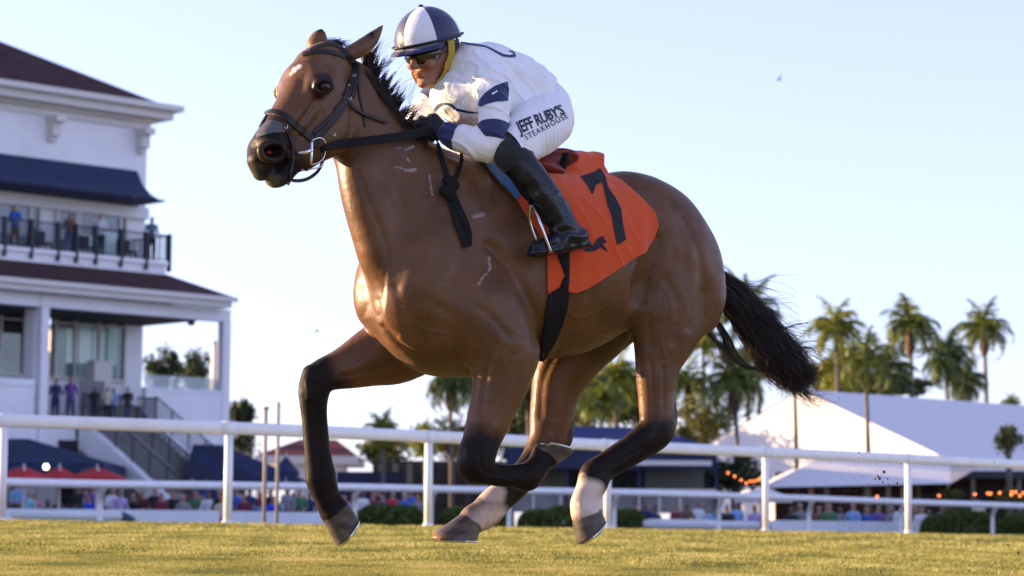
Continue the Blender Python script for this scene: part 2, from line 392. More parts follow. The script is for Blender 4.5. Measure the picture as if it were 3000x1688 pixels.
# ---- far rail with gooseneck posts
def far_D(px): return 52 + (px - 305) * (75 - 52) / (2920 - 305)
g = [(-250, 1407, 1530), (305, 1419, 1535), (672, 1423, 1539), (1050, 1428, 1544), (1274, 1433, 1547), (1503, 1437, 1549), (1811, 1443, 1551), (2118, 1452, 1556), (2382, 1461, 1561), (2650, 1471, 1565), (2920, 1480, 1570), (3200, 1490, 1574)]
frail = empty('gooseneck_rail', at_depth(1503, 1549, far_D(1503)), 'lower white rail on curved gooseneck posts on the far side of the track', 'inner rail')
ft_ = [at_depth(a, b, far_D(a)) for a, b, c in g]
mb = MB(); mb.tube(catmull(ft_, 4), .085, 12); mb.build('rail_bar', M_rail, frail, smooth=True)
for (a, b, c), t in zip(g, ft_):
    base = np.array(at_depth(a - 12, c, far_D(a) + .6)); t = np.array(t); out = (t - base); out[2] = 0
    z0 = min(base[2], .458); base[2] = z0; P_ = [base, base + [0, 0, (t[2] - z0) * .55], base + out * .25 + [0, 0, (t[2] - z0) * .78], t - [0, 0, .06]]
    mb = MB(); mb.tube(catmull(P_, 5), .055, 10); mb.build('gooseneck_post', M_rail, frail, smooth=True)
# ---- two thin poles behind the rail
M_pole = mat('weathered_pole', (.30, .26, .22), .7, var=.2, vscale=4)
for (px, yt, D, r, lab) in ((779, 1196, 34, .026, 'thin brown pole with a ball tip behind the running rail, shorter of the pair'), (816, 1178, 35, .024, 'thin grey pole behind the running rail, taller of the pair')):
    t = at_depth(px, yt, D); b = t.copy(); b[2] = .455; mb = MB(); mb.tube([b, t], r, 8); o = mb.build('pole', M_pole, None, smooth=True); tag(o, lab, 'pole', 'thin poles behind the rail')
    if px < 800: mb = MB(); mb.tube([t - [0, 0, .02], t + [0, 0, .02]], [.045, .04], 8); mb.build('pole_cap', M_pole, o, smooth=True)
# ============================================================ THE HORSE
YAW = R(27)
HF = np.array([-math.cos(YAW), -math.sin(YAW), 0.0]); HL = np.array([math.sin(YAW), -math.cos(YAW), 0.0]); HZ = np.array([0, 0, 1.0])
HO = at_depth(1550, 800, 9.6).copy(); HO[2] = 0.0
HM = Matrix(((HF[0], HL[0], 0, HO[0]), (HF[1], HL[1], 0, HO[1]), (0, 0, 1, 0), (0, 0, 0, 1)))
HB = np.array([HF, HL, HZ])
def to_h(p): return HB @ (np.array(p) - HO)
def from_h(V): return np.asarray(V) @ HB + HO
def H(px, py, lat=0.0):            # pixel + lateral offset -> horse frame (s, l, z)
    return to_h(on_plane(px, py, HO + HL * lat, HL))
def hp(px, py, lat=0.0):
    p = H(px, py, lat); return p, pxm(from_h(p))
HYAW = R(45)                        # the head is turned further to the camera
KF = np.array([math.cos(HYAW - YAW), math.sin(HYAW - YAW), 0.0]); KL = np.array([-KF[1], KF[0], 0.0])   # head axes in horse frame
KO_w = from_h(H(975, 180, 0.03)); KL_w = KL @ HB
def K(px, py, lat=0.0):
    return to_h(on_plane(px, py, KO_w + KL_w * lat, KL_w))
def kp(px, py, lat=0.0):
    p = K(px, py, lat); return p, pxm(from_h(p))
LV = np.array([0, 1.0, 0])
VOX = 0.005
fld = Field((-0.95, -0.42, 0.0), (1.32, 0.56, 2.16), VOX)
# ---- trunk: px, top y, bottom y, half width
TR = [(1085, 800, 880, .06), (1105, 740, 930, .12), (1140, 670, 1000, .17), (1190, 600, 1060, .20), (1250, 530, 1095, .215), (1330, 478, 1105, .22), (1400, 462, 1104, .225),
      (1480, 470, 1085, .255), (1579, 498, 1060, .285), (1700, 510, 1036, .30), (1800, 511, 985, .295), (1870, 518, 930, .27), (1930, 545, 905, .235),
      (1985, 600, 890, .19), (2030, 680, 880, .14), (2060, 760, 860, .06)]
ss = []; zt = []; zb = []
for (px, yt, yb, w) in TR[::-1]:
    a = H(px, yt); b = H(px, yb); ss.append((a[0] + b[0]) / 2); zt.append(a[2]); zb.append(b[2])
ws = [t[3] for t in TR[::-1]]
sx = fld.ax[0]
T = hermite(ss, zt, sx); B = hermite(ss, zb, sx); Wd = hermite(ss, ws, sx)
inr = (sx > ss[0]) & (sx < ss[-1]); i0 = np.argmax(inr); i1 = len(sx) - np.argmax(inr[::-1])
zc = ((T * .45 + B * .55))[i0:i1, None, None]; az = np.where(fld.ax[2][None, None, :] > zc, T[i0:i1, None, None] - zc, zc - B[i0:i1, None, None]); wl = Wd[i0:i1, None, None]
u = (fld.ax[2][None, None, :] - zc) / az; v = fld.ax[1][None, :, None] / wl
k0 = np.sqrt(u * u + v * v); k1 = np.sqrt((u / az) ** 2 + (v / wl) ** 2) + 1e-6
fld.F[i0:i1] = np.minimum(fld.F[i0:i1], (k0 * (k0 - 1) / k1).astype(np.float32))
def mirror(c, o, Lv): return c - 2 * np.dot(c - o, Lv) * Lv
KO_h = to_h(KO_w)
def chain(pts, k=.02, ls=1.0, f=hp, lv=LV, fl=fld, mode='add', sym=False):
    """pts: (px, py, lat, r px); the pixel is where the point shows at that lateral offset"""
    if len(pts) > 2: pts = catmull(pts, 4)
    C = [f(a, b, c) + (max(r, 2),) for (a, b, c, r) in pts]
    for (p, m, r), (q, m2, r2) in zip(C[:-1], C[1:]):
        fl.cone(p, q, r * m, r2 * m2, k, lv, ls, mode)
        if sym:
            o = KO_h if f is kp else np.zeros(3)
            fl.cone(mirror(p, o, lv), mirror(q, o, lv), r * m, r2 * m2, k, lv, ls, mode)
def blob(px, py, lat, ra, rb, rl, ang=0, k=.03, f=hp, yaw=0.0, fl=fld, mode='add', sym=False):
    """ellipsoid: in-plane radii ra (along ang, degrees, 0 = towards the head, 90 = up) and rb px; lateral rl metres"""
    c, m = f(px, py, lat); a = R(ang)
    Fv, Lv = (np.array([1., 0, 0]), LV) if f is hp else (KF, KL)
    A0 = Fv * math.cos(a) + HZ * math.sin(a); A1 = -Fv * math.sin(a) + HZ * math.cos(a); A2 = Lv
    if yaw:
        y = R(yaw); A0, A2 = A0 * math.cos(y) + A2 * math.sin(y), -A0 * math.sin(y) + A2 * math.cos(y)
    fl.ell(c, (ra * m, rb * m, rl), (A0, A1, A2), k, mode)
    if sym:
        o = KO_h if f is kp else np.zeros(3)
        fl.ell(mirror(c, o, Lv), (ra * m, rb * m, rl), [v - 2 * np.dot(v, Lv) * Lv for v in (A0, A1, A2)], k, mode)
# ---- hindquarters
blob(1990, 750, .14, 112, 182, .13, -16, .07, sym=True)            # rump
blob(2046, 830, .125, 76, 150, .105, -8, .06, sym=True)             # buttock
blob(1930, 640, .17, 60, 50, .075, 30, .07, sym=True)              # point of hip
blob(1905, 590, .07, 130, 50, .10, 22, .06, sym=True)              # croup muscle
chain([(2040, 870, .135, 66), (1985, 985, .15, 52), (1945, 1060, .155, 36)], .04)
# near hind
blob(1945, 880, .155, 88, 180, .115, 6, .05)
chain([(1960, 840, .15, 105), (1945, 960, .155, 86), (1928, 1045, .16, 57), (1922, 1105, .165, 47), (1921, 1160, .165, 40), (1923, 1220, .165, 42)], .03, .82)
blob(1890, 905, .17, 48, 75, .07, 15, .04)                        # stifle
chain([(1952, 1080, .165, 16), (1955, 1180, .165, 11), (1957, 1238, .165, 18)], .03, .8)      # achilles tendon, point of hock
chain([(1924, 1220, .165, 42), (1925, 1258, .165, 45), (1880, 1298, .165, 41), (1812, 1343, .165, 35), (1758, 1378, .165, 33), (1740, 1397, .165, 37), (1733, 1425, .165, 34), (1712, 1468, .165, 31), (1716, 1498, .165, 38)], .02, .8)
chain([(1748, 1478, .165, 16), (1750, 1492, .165, 15)], .02, .9)
# far hind
blob(1830, 830, -.15, 120, 160, .11, -20, .05)
chain([(1850, 840, -.15, 125), (1740, 945, -.155, 108), (1658, 1065, -.16, 82), (1626, 1152, -.165, 60), (1616, 1210, -.165, 51), (1609, 1262, -.165, 46)], .03, .82)
chain([(1650, 1200, -.165, 22), (1648, 1262, -.165, 18), (1645, 1296, -.165, 20)], .03, .8)
chain([(1609, 1262, -.165, 46), (1598, 1308, -.165, 47), (1562, 1360, -.165, 38), (1500, 1430, -.165, 35), (1458, 1464, -.165, 36), (1436, 1490, -.165, 37), (1408, 1512, -.165, 32), (1380, 1524, -.165, 32)], .02, .8)
chain([(1447, 1520, -.165, 16), (1425, 1532, -.165, 14)], .02, .9)
# flank groove
chain([(1942, 660, .31, 22), (1918, 770, .30, 24), (1880, 880, .27, 26)], .05, mode='sub')
# ---- forequarters
blob(1250, 800, .10, 120, 190, .12, 10, .12, sym=True)             # shoulder
blob(1370, 640, .12, 80, 190, .08, -30, .10, sym=True)           # scapula
blob(1096, 840, -.08, 54, 108, .085, 12, .07)                    # far breast
blob(1178, 880, .08, 70, 110, .07, 10, .10)                      # near breast
blob(1400, 900, .15, 140, 120, .10, -20, .09)                     # triceps
blob(1290, 1000, .06, 150, 80, .13, 0, .05)                       # pectorals
# near fore (folded)
chain([(1400, 900, .17, 120), (1468, 1010, .185, 104), (1474, 1060, .19, 82), (1468, 1120, .19, 68), (1449, 1185, .19, 57), (1428, 1240, .19, 49), (1406, 1305, .19, 40), (1393, 1345, .19, 40), (1391, 1370, .19, 38)], .03, .8)
blob(1525, 1045, .19, 36, 58, .05, 20, .04)                       # elbow
chain([(1400, 1373, .19, 35), (1440, 1389, .19, 27), (1490, 1395, .19, 27), (1530, 1396, .19, 31), (1549, 1398, .19, 34), (1578, 1364, .19, 29), (1603, 1336, .19, 27)], .015, .8)
chain([(1575, 1335, .19, 20), (1577, 1318, .19, 18)], .015, 1.0)
# far fore (reaching)
chain([(1210, 975, -.15, 116), (1160, 1025, -.155, 93), (1100, 1042, -.16, 80), (1040, 1068, -.16, 60), (985, 1086, -.16, 45), (945, 1102, -.16, 38), (924, 1126, -.16, 37), (919, 1155, -.16, 34), (919, 1190, -.16, 31), (924, 1260, -.16, 31), (932, 1330, -.16, 32), (938, 1385, -.16, 35), (942, 1412, -.16, 34), (958, 1460, -.16, 29), (975, 1492, -.16, 33)], .02, .8)
chain([(905, 1090, -.16, 16), (896, 1150, -.16, 14)], .02, 1.2)
# hooves: coronet centre, direction to the ground, sole normal
HOOF = {}
def hoof(name, cx, cy, lat, toe, heel, ctoe, cheel):
    """pixel points: toe tip, heel of the sole; front and back of the coronet"""
    c1, m = hp(*ctoe, lat); c2, _ = hp(*cheel, lat); t, _ = hp(*toe, lat); h_, _ = hp(*heel, lat)
    cc = (c1 + c2) / 2; rc = np.linalg.norm(c1 - c2) / 2; sc = t * .5 + h_ * .5; rs_ = np.linalg.norm(t - h_) / 2
    sn = np.cross(t - h_, LV); sn /= np.linalg.norm(sn)
    if np.dot(sn, sc - cc) < 0: sn = -sn
    lo = np.minimum(cc, sc) - .12; hi = np.maximum(cc, sc) + .12
    sub = Field(lo, hi, VOX); sub.lo = fld.lo + np.round((lo - fld.lo) / VOX) * VOX
    sub.ax = [(sub.lo[i] + VOX * np.arange(sub.n[i])).astype(np.float32) for i in range(3)]
    sub.cone(cc, sc + (sc - cc) * .25, rc * .97, rs_ * 1.0 + (rs_ - rc) * .25, 0, LV, .88)
    sub.half(sc, sn)
    i = np.round((sub.lo - fld.lo) / VOX).astype(int); n = sub.n
    a = np.maximum(i, 0); b = np.minimum(i + n, fld.n)
    sl = tuple(slice(a[q], b[q]) for q in range(3)); s2 = tuple(slice(a[q] - i[q], b[q] - i[q]) for q in range(3))
    fld.comb(sl, sub.F[s2], .006, 'add')
    HOOF[name] = (cc, sc, sn, rc, rs_, t, h_, lat)
hoof('nh', 0, 0, .165, (1700, 1592), (1768, 1520), (1680, 1524), (1755, 1490))
hoof('fh', 0, 0, -.165, (1280, 1582), (1396, 1588), (1346, 1514), (1408, 1543))
hoof('nf', 0, 0, .19, (1670, 1320), (1588, 1299), (1635, 1357), (1582, 1325))
hoof('ff', 0, 0, -.16, (992, 1598), (1044, 1518), (944, 1524), (1019, 1477))
# ---- neck: crest point, throat point, half width
NK = [((1026, 178), (1012, 430), .065), ((1056, 222), (1028, 468), .075), ((1090, 282), (1050, 530), .085), ((1140, 346), (1070, 600), .10), ((1210, 394), (1084, 680), .12), ((1300, 435), (1090, 760), .15), ((1390, 465), (1096, 830), .17)]
for (a, b) in zip(NK[:-1], NK[1:]):
    for j in range(3):
        def lerp(t):
            c = [np.array(a[i]) * (1 - t) + np.array(b[i]) * t for i in (0, 1)]; return c, a[2] * (1 - t) + b[2] * t
        (c, w) = lerp(j / 3)
        mid = (c[0] + c[1]) / 2; hl = np.linalg.norm(c[0] - c[1]) / 2; dr = c[0] - c[1]
        ang = math.degrees(math.atan2(-dr[1], -dr[0] / math.cos(YAW)))
        p, m = hp(mid[0], mid[1], 0.0)
        aa = R(ang); A0 = np.array([math.cos(aa), 0, math.sin(aa)]); A1 = np.array([-math.sin(aa), 0, math.cos(aa)])
        fld.ell(p, (hl * m * 1.0, .085, w), (A0, A1, LV), .05)
chain([(1050, 500, .05, 24), (1085, 640, .06, 26), (1130, 790, .07, 26)], .10)        # brachiocephalic edge
# crest is narrow
# ---- head
def kchain(pts, k=.015, ls=1.0, mode='add', sym=False): chain(pts, k, ls, kp, KL, fld, mode, sym)
kchain([(960, 190, 0, 62), (935, 245, 0, 68), (893, 305, 0, 62), (848, 368, 0, 50), (805, 425, 0, 44)], .025, .85)
kchain([(925, 178, 0, 30), (880, 226, 0, 32), (842, 305, 0, 26), (800, 370, 0, 22), (768, 420, 0, 24)], .02, 1.5)      # forehead, nasal bone
kchain([(1003, 325, .06, 66), (985, 380, .058, 52), (920, 432, .046, 30), (868, 468, .036, 22)], .025, .45, sym=True)   # jaw
blob(938, 246, .086, 46, 34, .036, -50, .02, kp, sym=True)         # orbit
kchain([(915, 222, .06, 26), (878, 218, 0, 26)], .03, 1.0, sym=True)       # flat forehead
blob(905, 335, .055, 75, 13, .014, -50, .02, kp, sym=True)         # facial crest
blob(797, 436, .040, 42, 34, .028, -40, .018, kp, sym=True)        # nostril wing
kchain([(790, 440, 0, 42), (768, 475, 0, 38)], .02, 1.05)         # muzzle
kchain([(757, 470, 0, 32), (766, 506, 0, 27)], .015, 1.15)         # upper lip
kchain([(862, 468, 0, 24), (828, 508, 0, 27), (803, 524, 0, 26)], .015, 1.15)   # lower lip / chin
kchain([(930, 228, .082, 15), (893, 290, .058, 14), (858, 345, .045, 13), (820, 395, .034, 12)], .028, 1.0, sym=True)    # edges of the flat front of the face
kchain([(762, 440, .060, 7), (775, 424, .068, 8), (800, 418, .072, 8), (824, 428, .072, 7), (834, 445, .068, 6)], .010, 1.0)   # nostril rim
kchain([(762, 442, .060, 7), (770, 462, .062, 8), (800, 470, .068, 8), (828, 460, .068, 6)], .010, 1.0)
kchain([(922, 254, .110, 5), (934, 240, .116, 6), (952, 236, .117, 6), (972, 246, .112, 5)], .008, 1.0, sym=True)       # eyelids
kchain([(924, 260, .108, 4), (940, 269, .110, 4), (960, 267, .110, 4), (974, 254, .109, 4)], .012, 1.0, sym=True)
# eye socket and eye, brow, nostril, mouth
blob(948, 253, .124, 22, 13, .020, -10, .010, kp, mode='sub', sym=True)
blob(940, 230, .103, 28, 6, .010, -25, .012, kp, sym=True)
blob(797, 443, .066, 34, 19, .040, -5, .006, kp, mode='sub')
blob(733, 452, -.056, 12, 15, .03, -5, .012, kp, mode='sub')
kchain([(785, 508, .05, 6), (830, 502, .06, 7), (882, 472, .062, 5)], .006, 1, 'sub', sym=True)
kchain([(905, 178, 0, 26), (965, 150, 0, 26)], .03, 1.3)
# ears
def ear(b0, tip, lat0, lat1, r0, mid=None):
    p, m = kp(*b0, lat0); q, _ = kp(*tip, lat1); d = q - p
    n = 12
    for i in range(n):
        t0, t1 = i / n, (i + 1) / n
        w0 = r0 * m * (1 + .35 * math.sin(t0 * math.pi) - .9 * t0 ** 2.0); w1 = r0 * m * (1 + .35 * math.sin(t1 * math.pi) - .9 * t1 ** 2.0)
        o0 = o1 = 0
        if mid is not None: bv = kp(*mid, (lat0 + lat1) / 2)[0] - (p + q) / 2; o0 = bv * math.sin(t0 * math.pi); o1 = bv * math.sin(t1 * math.pi)
        fld.cone(p + d * t0 + o0, p + d * t1 + o1, max(w0, .0045), max(w1, .0045), .008)
    return p, q, m
FIELD_EAR = None
e1 = ear((1014, 160), (1120, 76), .055, .075, 20, (1072, 130))
e2 = ear((925, 150), (942, 88), -.055, -.06, 22)
HV, HQ = fld.mesh(2)
hn = normals_of(HV, HQ)
HV = HV + hn * (noise3(HV, 3.2, 3, 2) * .0022)[:, None]
# muscle relief: grooves (-) and ridges (+) along curves given where they show on the near side, mirrored to the far side
def projq(V):
    v = (from_h(V) - CO) @ CM3; return np.stack([1500 + FPX * v[:, 0] / -v[:, 2], 844 - FPX * v[:, 1] / -v[:, 2]], 1)
Pab = projq(HV * np.where(HV[:, 1:2] < 0, [1, -1, 1], [1, 1, 1])); Pnr = projq(HV); side_ = np.abs(hn[:, 1])
def relief(pts, wpx, depth, both=True, gate=None):
    P_ = Pab if both else Pnr; d = np.full(len(HV), 1e3); C = catmull(pts, 5) if len(pts) > 2 else [np.array(p, float) for p in pts]
    for a, b in zip(C[:-1], C[1:]):
        e = b - a; t = np.clip((P_ - a) @ e / (e @ e + 1e-9), 0, 1); d = np.minimum(d, np.linalg.norm(P_ - a - t[:, None] * e, axis=1))
    w = depth * np.exp(-(d / wpx) ** 2)
    if gate is not None: w = w * gate
    return w
nearg = (HV[:, 1] > .0) * 1.0; bodyg = np.clip(side_ * 2, 0, 1)
headg = (np.linalg.norm(HV - K(900, 300, 0), axis=1) < .33) * 1.0; notleg = (HV[:, 2] > H(1300, 1110)[2]) * 1.0
rel = np.zeros(len(HV))
for pts, w, dp in (([(1330, 520), (1250, 620), (1190, 730), (1160, 840)], 20, -.005), ([(1440, 560), (1400, 700), (1330, 800), (1300, 900)], 20, -.005), ([(1430, 720), (1500, 800), (1555, 900), (1570, 1000)], 16, -.009),
                   ([(1470, 700), (1540, 800), (1590, 900)], 24, .005), ([(1380, 880), (1440, 930), (1490, 985)], 14, -.005), ([(1250, 880), (1330, 930), (1400, 1000)], 18, -.003), 
                   ([(2005, 640), (2052, 760), (2050, 880), (2020, 960)], 13, -.007), ([(1965, 600), (2005, 700), (2010, 800)], 14, -.005), ([(1925, 700), (1895, 800), (1880, 880)], 14, -.008), ([(1820, 700), (1860, 760), (1870, 820)], 34, -.010),
                   ([(1900, 560), (1880, 600), (1910, 650)], 22, .006), ([(1790, 545), (1900, 560), (1980, 610), (2030, 690)], 9, -.004), ([(1950, 820), (1990, 900), (1975, 1000)], 15, -.006), ([(1900, 930), (1905, 1010)], 12, -.005),
                   ([(1690, 990), (1760, 960), (1830, 880)], 14, .003), ([(1120, 560), (1160, 640), (1200, 720)], 18, .004), ([(1200, 440), (1170, 560), (1210, 680)], 15, -.004), ([(1270, 470), (1250, 580), (1300, 640)], 15, -.004)):
    rel += relief(pts, w, dp, True, bodyg * (1 - headg) * np.clip(notleg + .0 + (Pab[:, 0] > 1800), 0, 1))
for pts, w, dp in (([(1045, 500), (1085, 600), (1125, 700), (1150, 800)], 11, -.005), ([(1450, 1010), (1425, 1100), (1410, 1200)], 10, -.006), ([(1505, 1040), (1480, 1130), (1450, 1230)], 10, -.006), ([(1478, 1060), (1455, 1180), (1430, 1270)], 4, .003),
                   ([(1905, 1060), (1912, 1150), (1915, 1230)], 8, -.005), ([(1945, 1080), (1945, 1200)], 7, -.006), ([(1425, 1388), (1500, 1398)], 5, -.004), ([(1880, 1312), (1800, 1362)], 6, -.004), ([(1640, 1010), (1590, 1120), (1585, 1220)], 12, -.005),
                   ([(1100, 1000), (1030, 1060), (980, 1080)], 12, -.005), ([(1180, 1060), (1080, 1090), (1000, 1100)], 10, -.005), ([(930, 1190), (938, 1280), (946, 1375)], 6, -.007), ([(1440, 1380), (1520, 1388)], 5, -.004), ([(900, 1120), (905, 1165)], 8, .005), ([(935, 1128), (930, 1165)], 7, -.005), ([(1370, 1320), (1372, 1370)], 9, .005), ([(1405, 1330), (1412, 1372)], 7, -.005), ([(1700, 1480), (1735, 1510)], 8, .004), ([(1930, 1230), (1900, 1290)], 8, .004), ([(1120, 960), (1170, 1010), (1240, 1050)], 8, -.010), ([(1105, 880), (1120, 950), (1160, 985)], 9, -.007), ([(1160, 840), (1190, 930), (1240, 1000)], 14, -.003)):
    rel += relief(pts, w, dp, False, np.clip(hn[:, 1] * 1.2 + .5, 0, 1))
rib = np.sin(HV[:, 0] * 2 * math.pi / .062 + HV[:, 2] * 3) * .0011 * np.clip(1 - ((Pab[:, 0] - 1660) / 120) ** 2, 0, 1) * np.clip(1 - ((Pab[:, 1] - 860) / 130) ** 2, 0, 1) * bodyg
vein = np.zeros(len(HV))
for pts in ([(1590, 930), (1640, 900), (1690, 930), (1740, 920), (1800, 880)], [(1640, 900), (1660, 860), (1720, 850)], [(1180, 900), (1230, 960), (1300, 975)], [(1950, 900), (1935, 980), (1950, 1050)], [(1500, 1080), (1470, 1170), (1440, 1230)]): vein += relief(pts, 4.0, .0028, False, nearg)
for pts in ([(905, 300), (890, 350), (865, 395)], [(890, 350), (915, 385), (930, 430)], [(940, 300), (960, 350), (955, 400)]): vein += relief(pts, 3.5, .0022, False, headg * np.clip(hn[:, 1] + .4, 0, 1))
for pts, w, dp in (([(962, 205), (955, 215)], 15, -.008), ([(1005, 270), (1030, 330), (1022, 400), (985, 440)], 7, -.006), ([(925, 290), (890, 350), (850, 400)], 10, -.006), ([(935, 283), (960, 278)], 6, -.004), ([(905, 262), (895, 300), (868, 350)], 10, .004), ([(850, 440), (880, 452)], 8, -.004), ([(745, 470), (790, 485), (840, 470)], 7, -.005)):
    rel += relief(pts, w, dp, False, headg * np.clip(hn[:, 1] * 1.5 + .6, 0, 1))
HV = HV + hn * (rel + rib + vein)[:, None]
hn = normals_of(HV, HQ)
HVw = from_h(HV)
HBVH = BVHTree.FromPolygons([tuple(v) for v in HVw.tolist()], HQ.tolist())

# ------------------------------------------------------------ tools working on surfaces
def clipmesh(V, F, sc, extra=None):
    """keep the part where sc < 0, cutting triangles cleanly"""
    V = np.asarray(V); T = np.concatenate([F[:, [0, 1, 2]], F[:, [0, 2, 3]]]) if F.shape[1] == 4 else F
    ins = sc < 0; c = ins[T].sum(1); keep = T[c == 3].tolist(); part = T[(c > 0) & (c < 3)]
    nv = [tuple(v) for v in V.tolist()]; cache = {}
    def cut(a, b):
        k = (a, b) if a < b else (b, a)
        if k not in cache:
            t = sc[k[0]] / (sc[k[0]] - sc[k[1]]); cache[k] = len(nv); nv.append(tuple(V[k[0]] * (1 - t) + V[k[1]] * t))
        return cache[k]
    for t in part.tolist():
        out = []
        for i in range(3):
            a, b = t[i], t[(i + 1) % 3]
            if sc[a] < 0: out.append(a)
            if (sc[a] < 0) != (sc[b] < 0): out.append(cut(a, b))
        for i in range(1, len(out) - 1): keep.append([out[0], out[i], out[i + 1]])
    nv = np.array(nv); keep = np.array(keep, dtype=int)
    used = np.unique(keep); mp = np.full(len(nv), -1); mp[used] = np.arange(len(used))
    return nv[used], mp[keep]
def polysdf(P, poly):
    """signed distance (px) of points P (n,2) to polygon, negative inside"""
    poly = np.array(poly, float); d = np.full(len(P), 1e9); ins = np.zeros(len(P), bool); n = len(poly)
    for i in range(n):
        a = poly[i]; b = poly[(i + 1) % n]; e = b - a; w = P - a
        t = np.clip((w @ e) / (e @ e + 1e-9), 0, 1); d = np.minimum(d, np.hypot(*(w - t[:, None] * e).T))
        c = (a[1] > P[:, 1]) != (b[1] > P[:, 1])
        with np.errstate(divide='ignore', invalid='ignore'): xi = (b[0] - a[0]) * (P[:, 1] - a[1]) / (b[1] - a[1]) + a[0]
        ins ^= c & (P[:, 0] < xi)
    return np.where(ins, -d, d)
def projv(Vw):
    v = (np.asarray(Vw) - CO) @ CM3; return np.stack([1500 + FPX * v[:, 0] / -v[:, 2], 844 - FPX * v[:, 1] / -v[:, 2]], 1)
def cast(px, py, bvh, off=0.0, default=None):
    d = rayd(px, py); d = d / np.linalg.norm(d)
    r = bvh.ray_cast(Vector(CO), Vector(d))
    if r[0] is None:
        q = CO + d * (default or 9.4); r = bvh.find_nearest(Vector(q))
        if r[0] is None: return q, -d
        q2 = np.array(r[0]); t = np.dot(q2 - CO, d); q = CO + d * t
        return q + np.array(r[1]) * off, np.array(r[1])
    n = np.array(r[1]);
    if np.dot(n, d) > 0: n = -n
    return np.array(r[0]) + n * off, n
def strap(mb, pts, bvh, w, off=.004, th=.004, n=5, sm=2, ends=None):
    """flat strap lying on a surface along target pixels"""
    P = catmull(pts, n); C = [cast(p[0], p[1], bvh, off) for p in P]
    Q = np.array([c[0] for c in C]); N = np.array([c[1] for c in C])
    for _ in range(sm):
        Q[1:-1] = Q[1:-1] * .5 + (Q[:-2] + Q[2:]) * .25; N[1:-1] = N[1:-1] * .5 + (N[:-2] + N[2:]) * .25
    flat(mb, Q, N, w, th); return Q
def flat(mb, Q, N, w, th):
    m = len(Q); b = len(mb.v); ws = w if hasattr(w, '__len__') else [w] * m
    for i in range(m):
        t = Q[min(i + 1, m - 1)] - Q[max(i - 1, 0)]; t = t / (np.linalg.norm(t) + 1e-9); n = N[i] - t * np.dot(t, N[i]); n = n / (np.linalg.norm(n) + 1e-9); s_ = np.cross(t, n)
        for (a, c) in ((-1, 0), (-.8, 1), (.8, 1), (1, 0), (.8, -1), (-.8, -1)): mb.v.append(Q[i] + s_ * a * ws[i] / 2 + n * c * th / 2)
    for i in range(m - 1):
        for k in range(6):
            k2 = (k + 1) % 6; mb.f.append([b + i * 6 + k, b + i * 6 + k2, b + (i + 1) * 6 + k2, b + (i + 1) * 6 + k])
    mb.f.append([b + k for k in range(6)][::-1]); mb.f.append([b + (m - 1) * 6 + k for k in range(6)])
def decal(name, polys, bvh, off, material, parent, cell=10, tris=None):
    """flat pixel polygons cut into small pieces and laid on a surface"""
    bm = bmesh.new()
    if tris is not None:
        vs = [bm.verts.new((p[0], p[1], 0)) for p in tris[0]]
        for f in tris[1]:
            try: bm.faces.new([vs[i] for i in f])
            except Exception: pass
    else:
        for pl in polys: bm.faces.new([bm.verts.new((p[0], p[1], 0)) for p in pl])
    bmesh.ops.triangulate(bm, faces=bm.faces[:])
    xs = [v.co.x for v in bm.verts]; ys = [v.co.y for v in bm.verts]
    for ax, lo, hi in ((0, min(xs), max(xs)), (1, min(ys), max(ys))):
        x = lo + cell
        while x < hi:
            no = [0, 0, 0]; no[ax] = 1; co = [0, 0, 0]; co[ax] = x
            bmesh.ops.bisect_plane(bm, geom=bm.verts[:] + bm.edges[:] + bm.faces[:], plane_co=co, plane_no=no, dist=1e-4); x += cell
    bmesh.ops.triangulate(bm, faces=bm.faces[:]); bm.verts.index_update()
    V = [cast(v.co.x, v.co.y, bvh, off)[0] for v in bm.verts]; F = [[v.index for v in f.verts] for f in bm.faces]; bm.free()
    return mesh_obj(name, V, F, material, parent)
def text_tris(txt, size=1.0, xs=1.0, shear=0.0, bold=0.0, spacing=1.0):
    cu = bpy.data.curves.new('lettering', 'FONT'); cu.body = txt; cu.size = size; cu.shear = shear; cu.offset = bold; cu.space_character = spacing; cu.resolution_u = 3
    ob = bpy.data.objects.new('lettering', cu); COL.objects.link(ob); bpy.context.view_layer.update()
    me = ob.to_mesh(); V = np.array([v.co[:] for v in me.vertices]); F = [list(p.vertices) for p in me.polygons]; ob.to_mesh_clear(); bpy.data.objects.remove(ob)
    V[:, 0] *= xs; return V, F

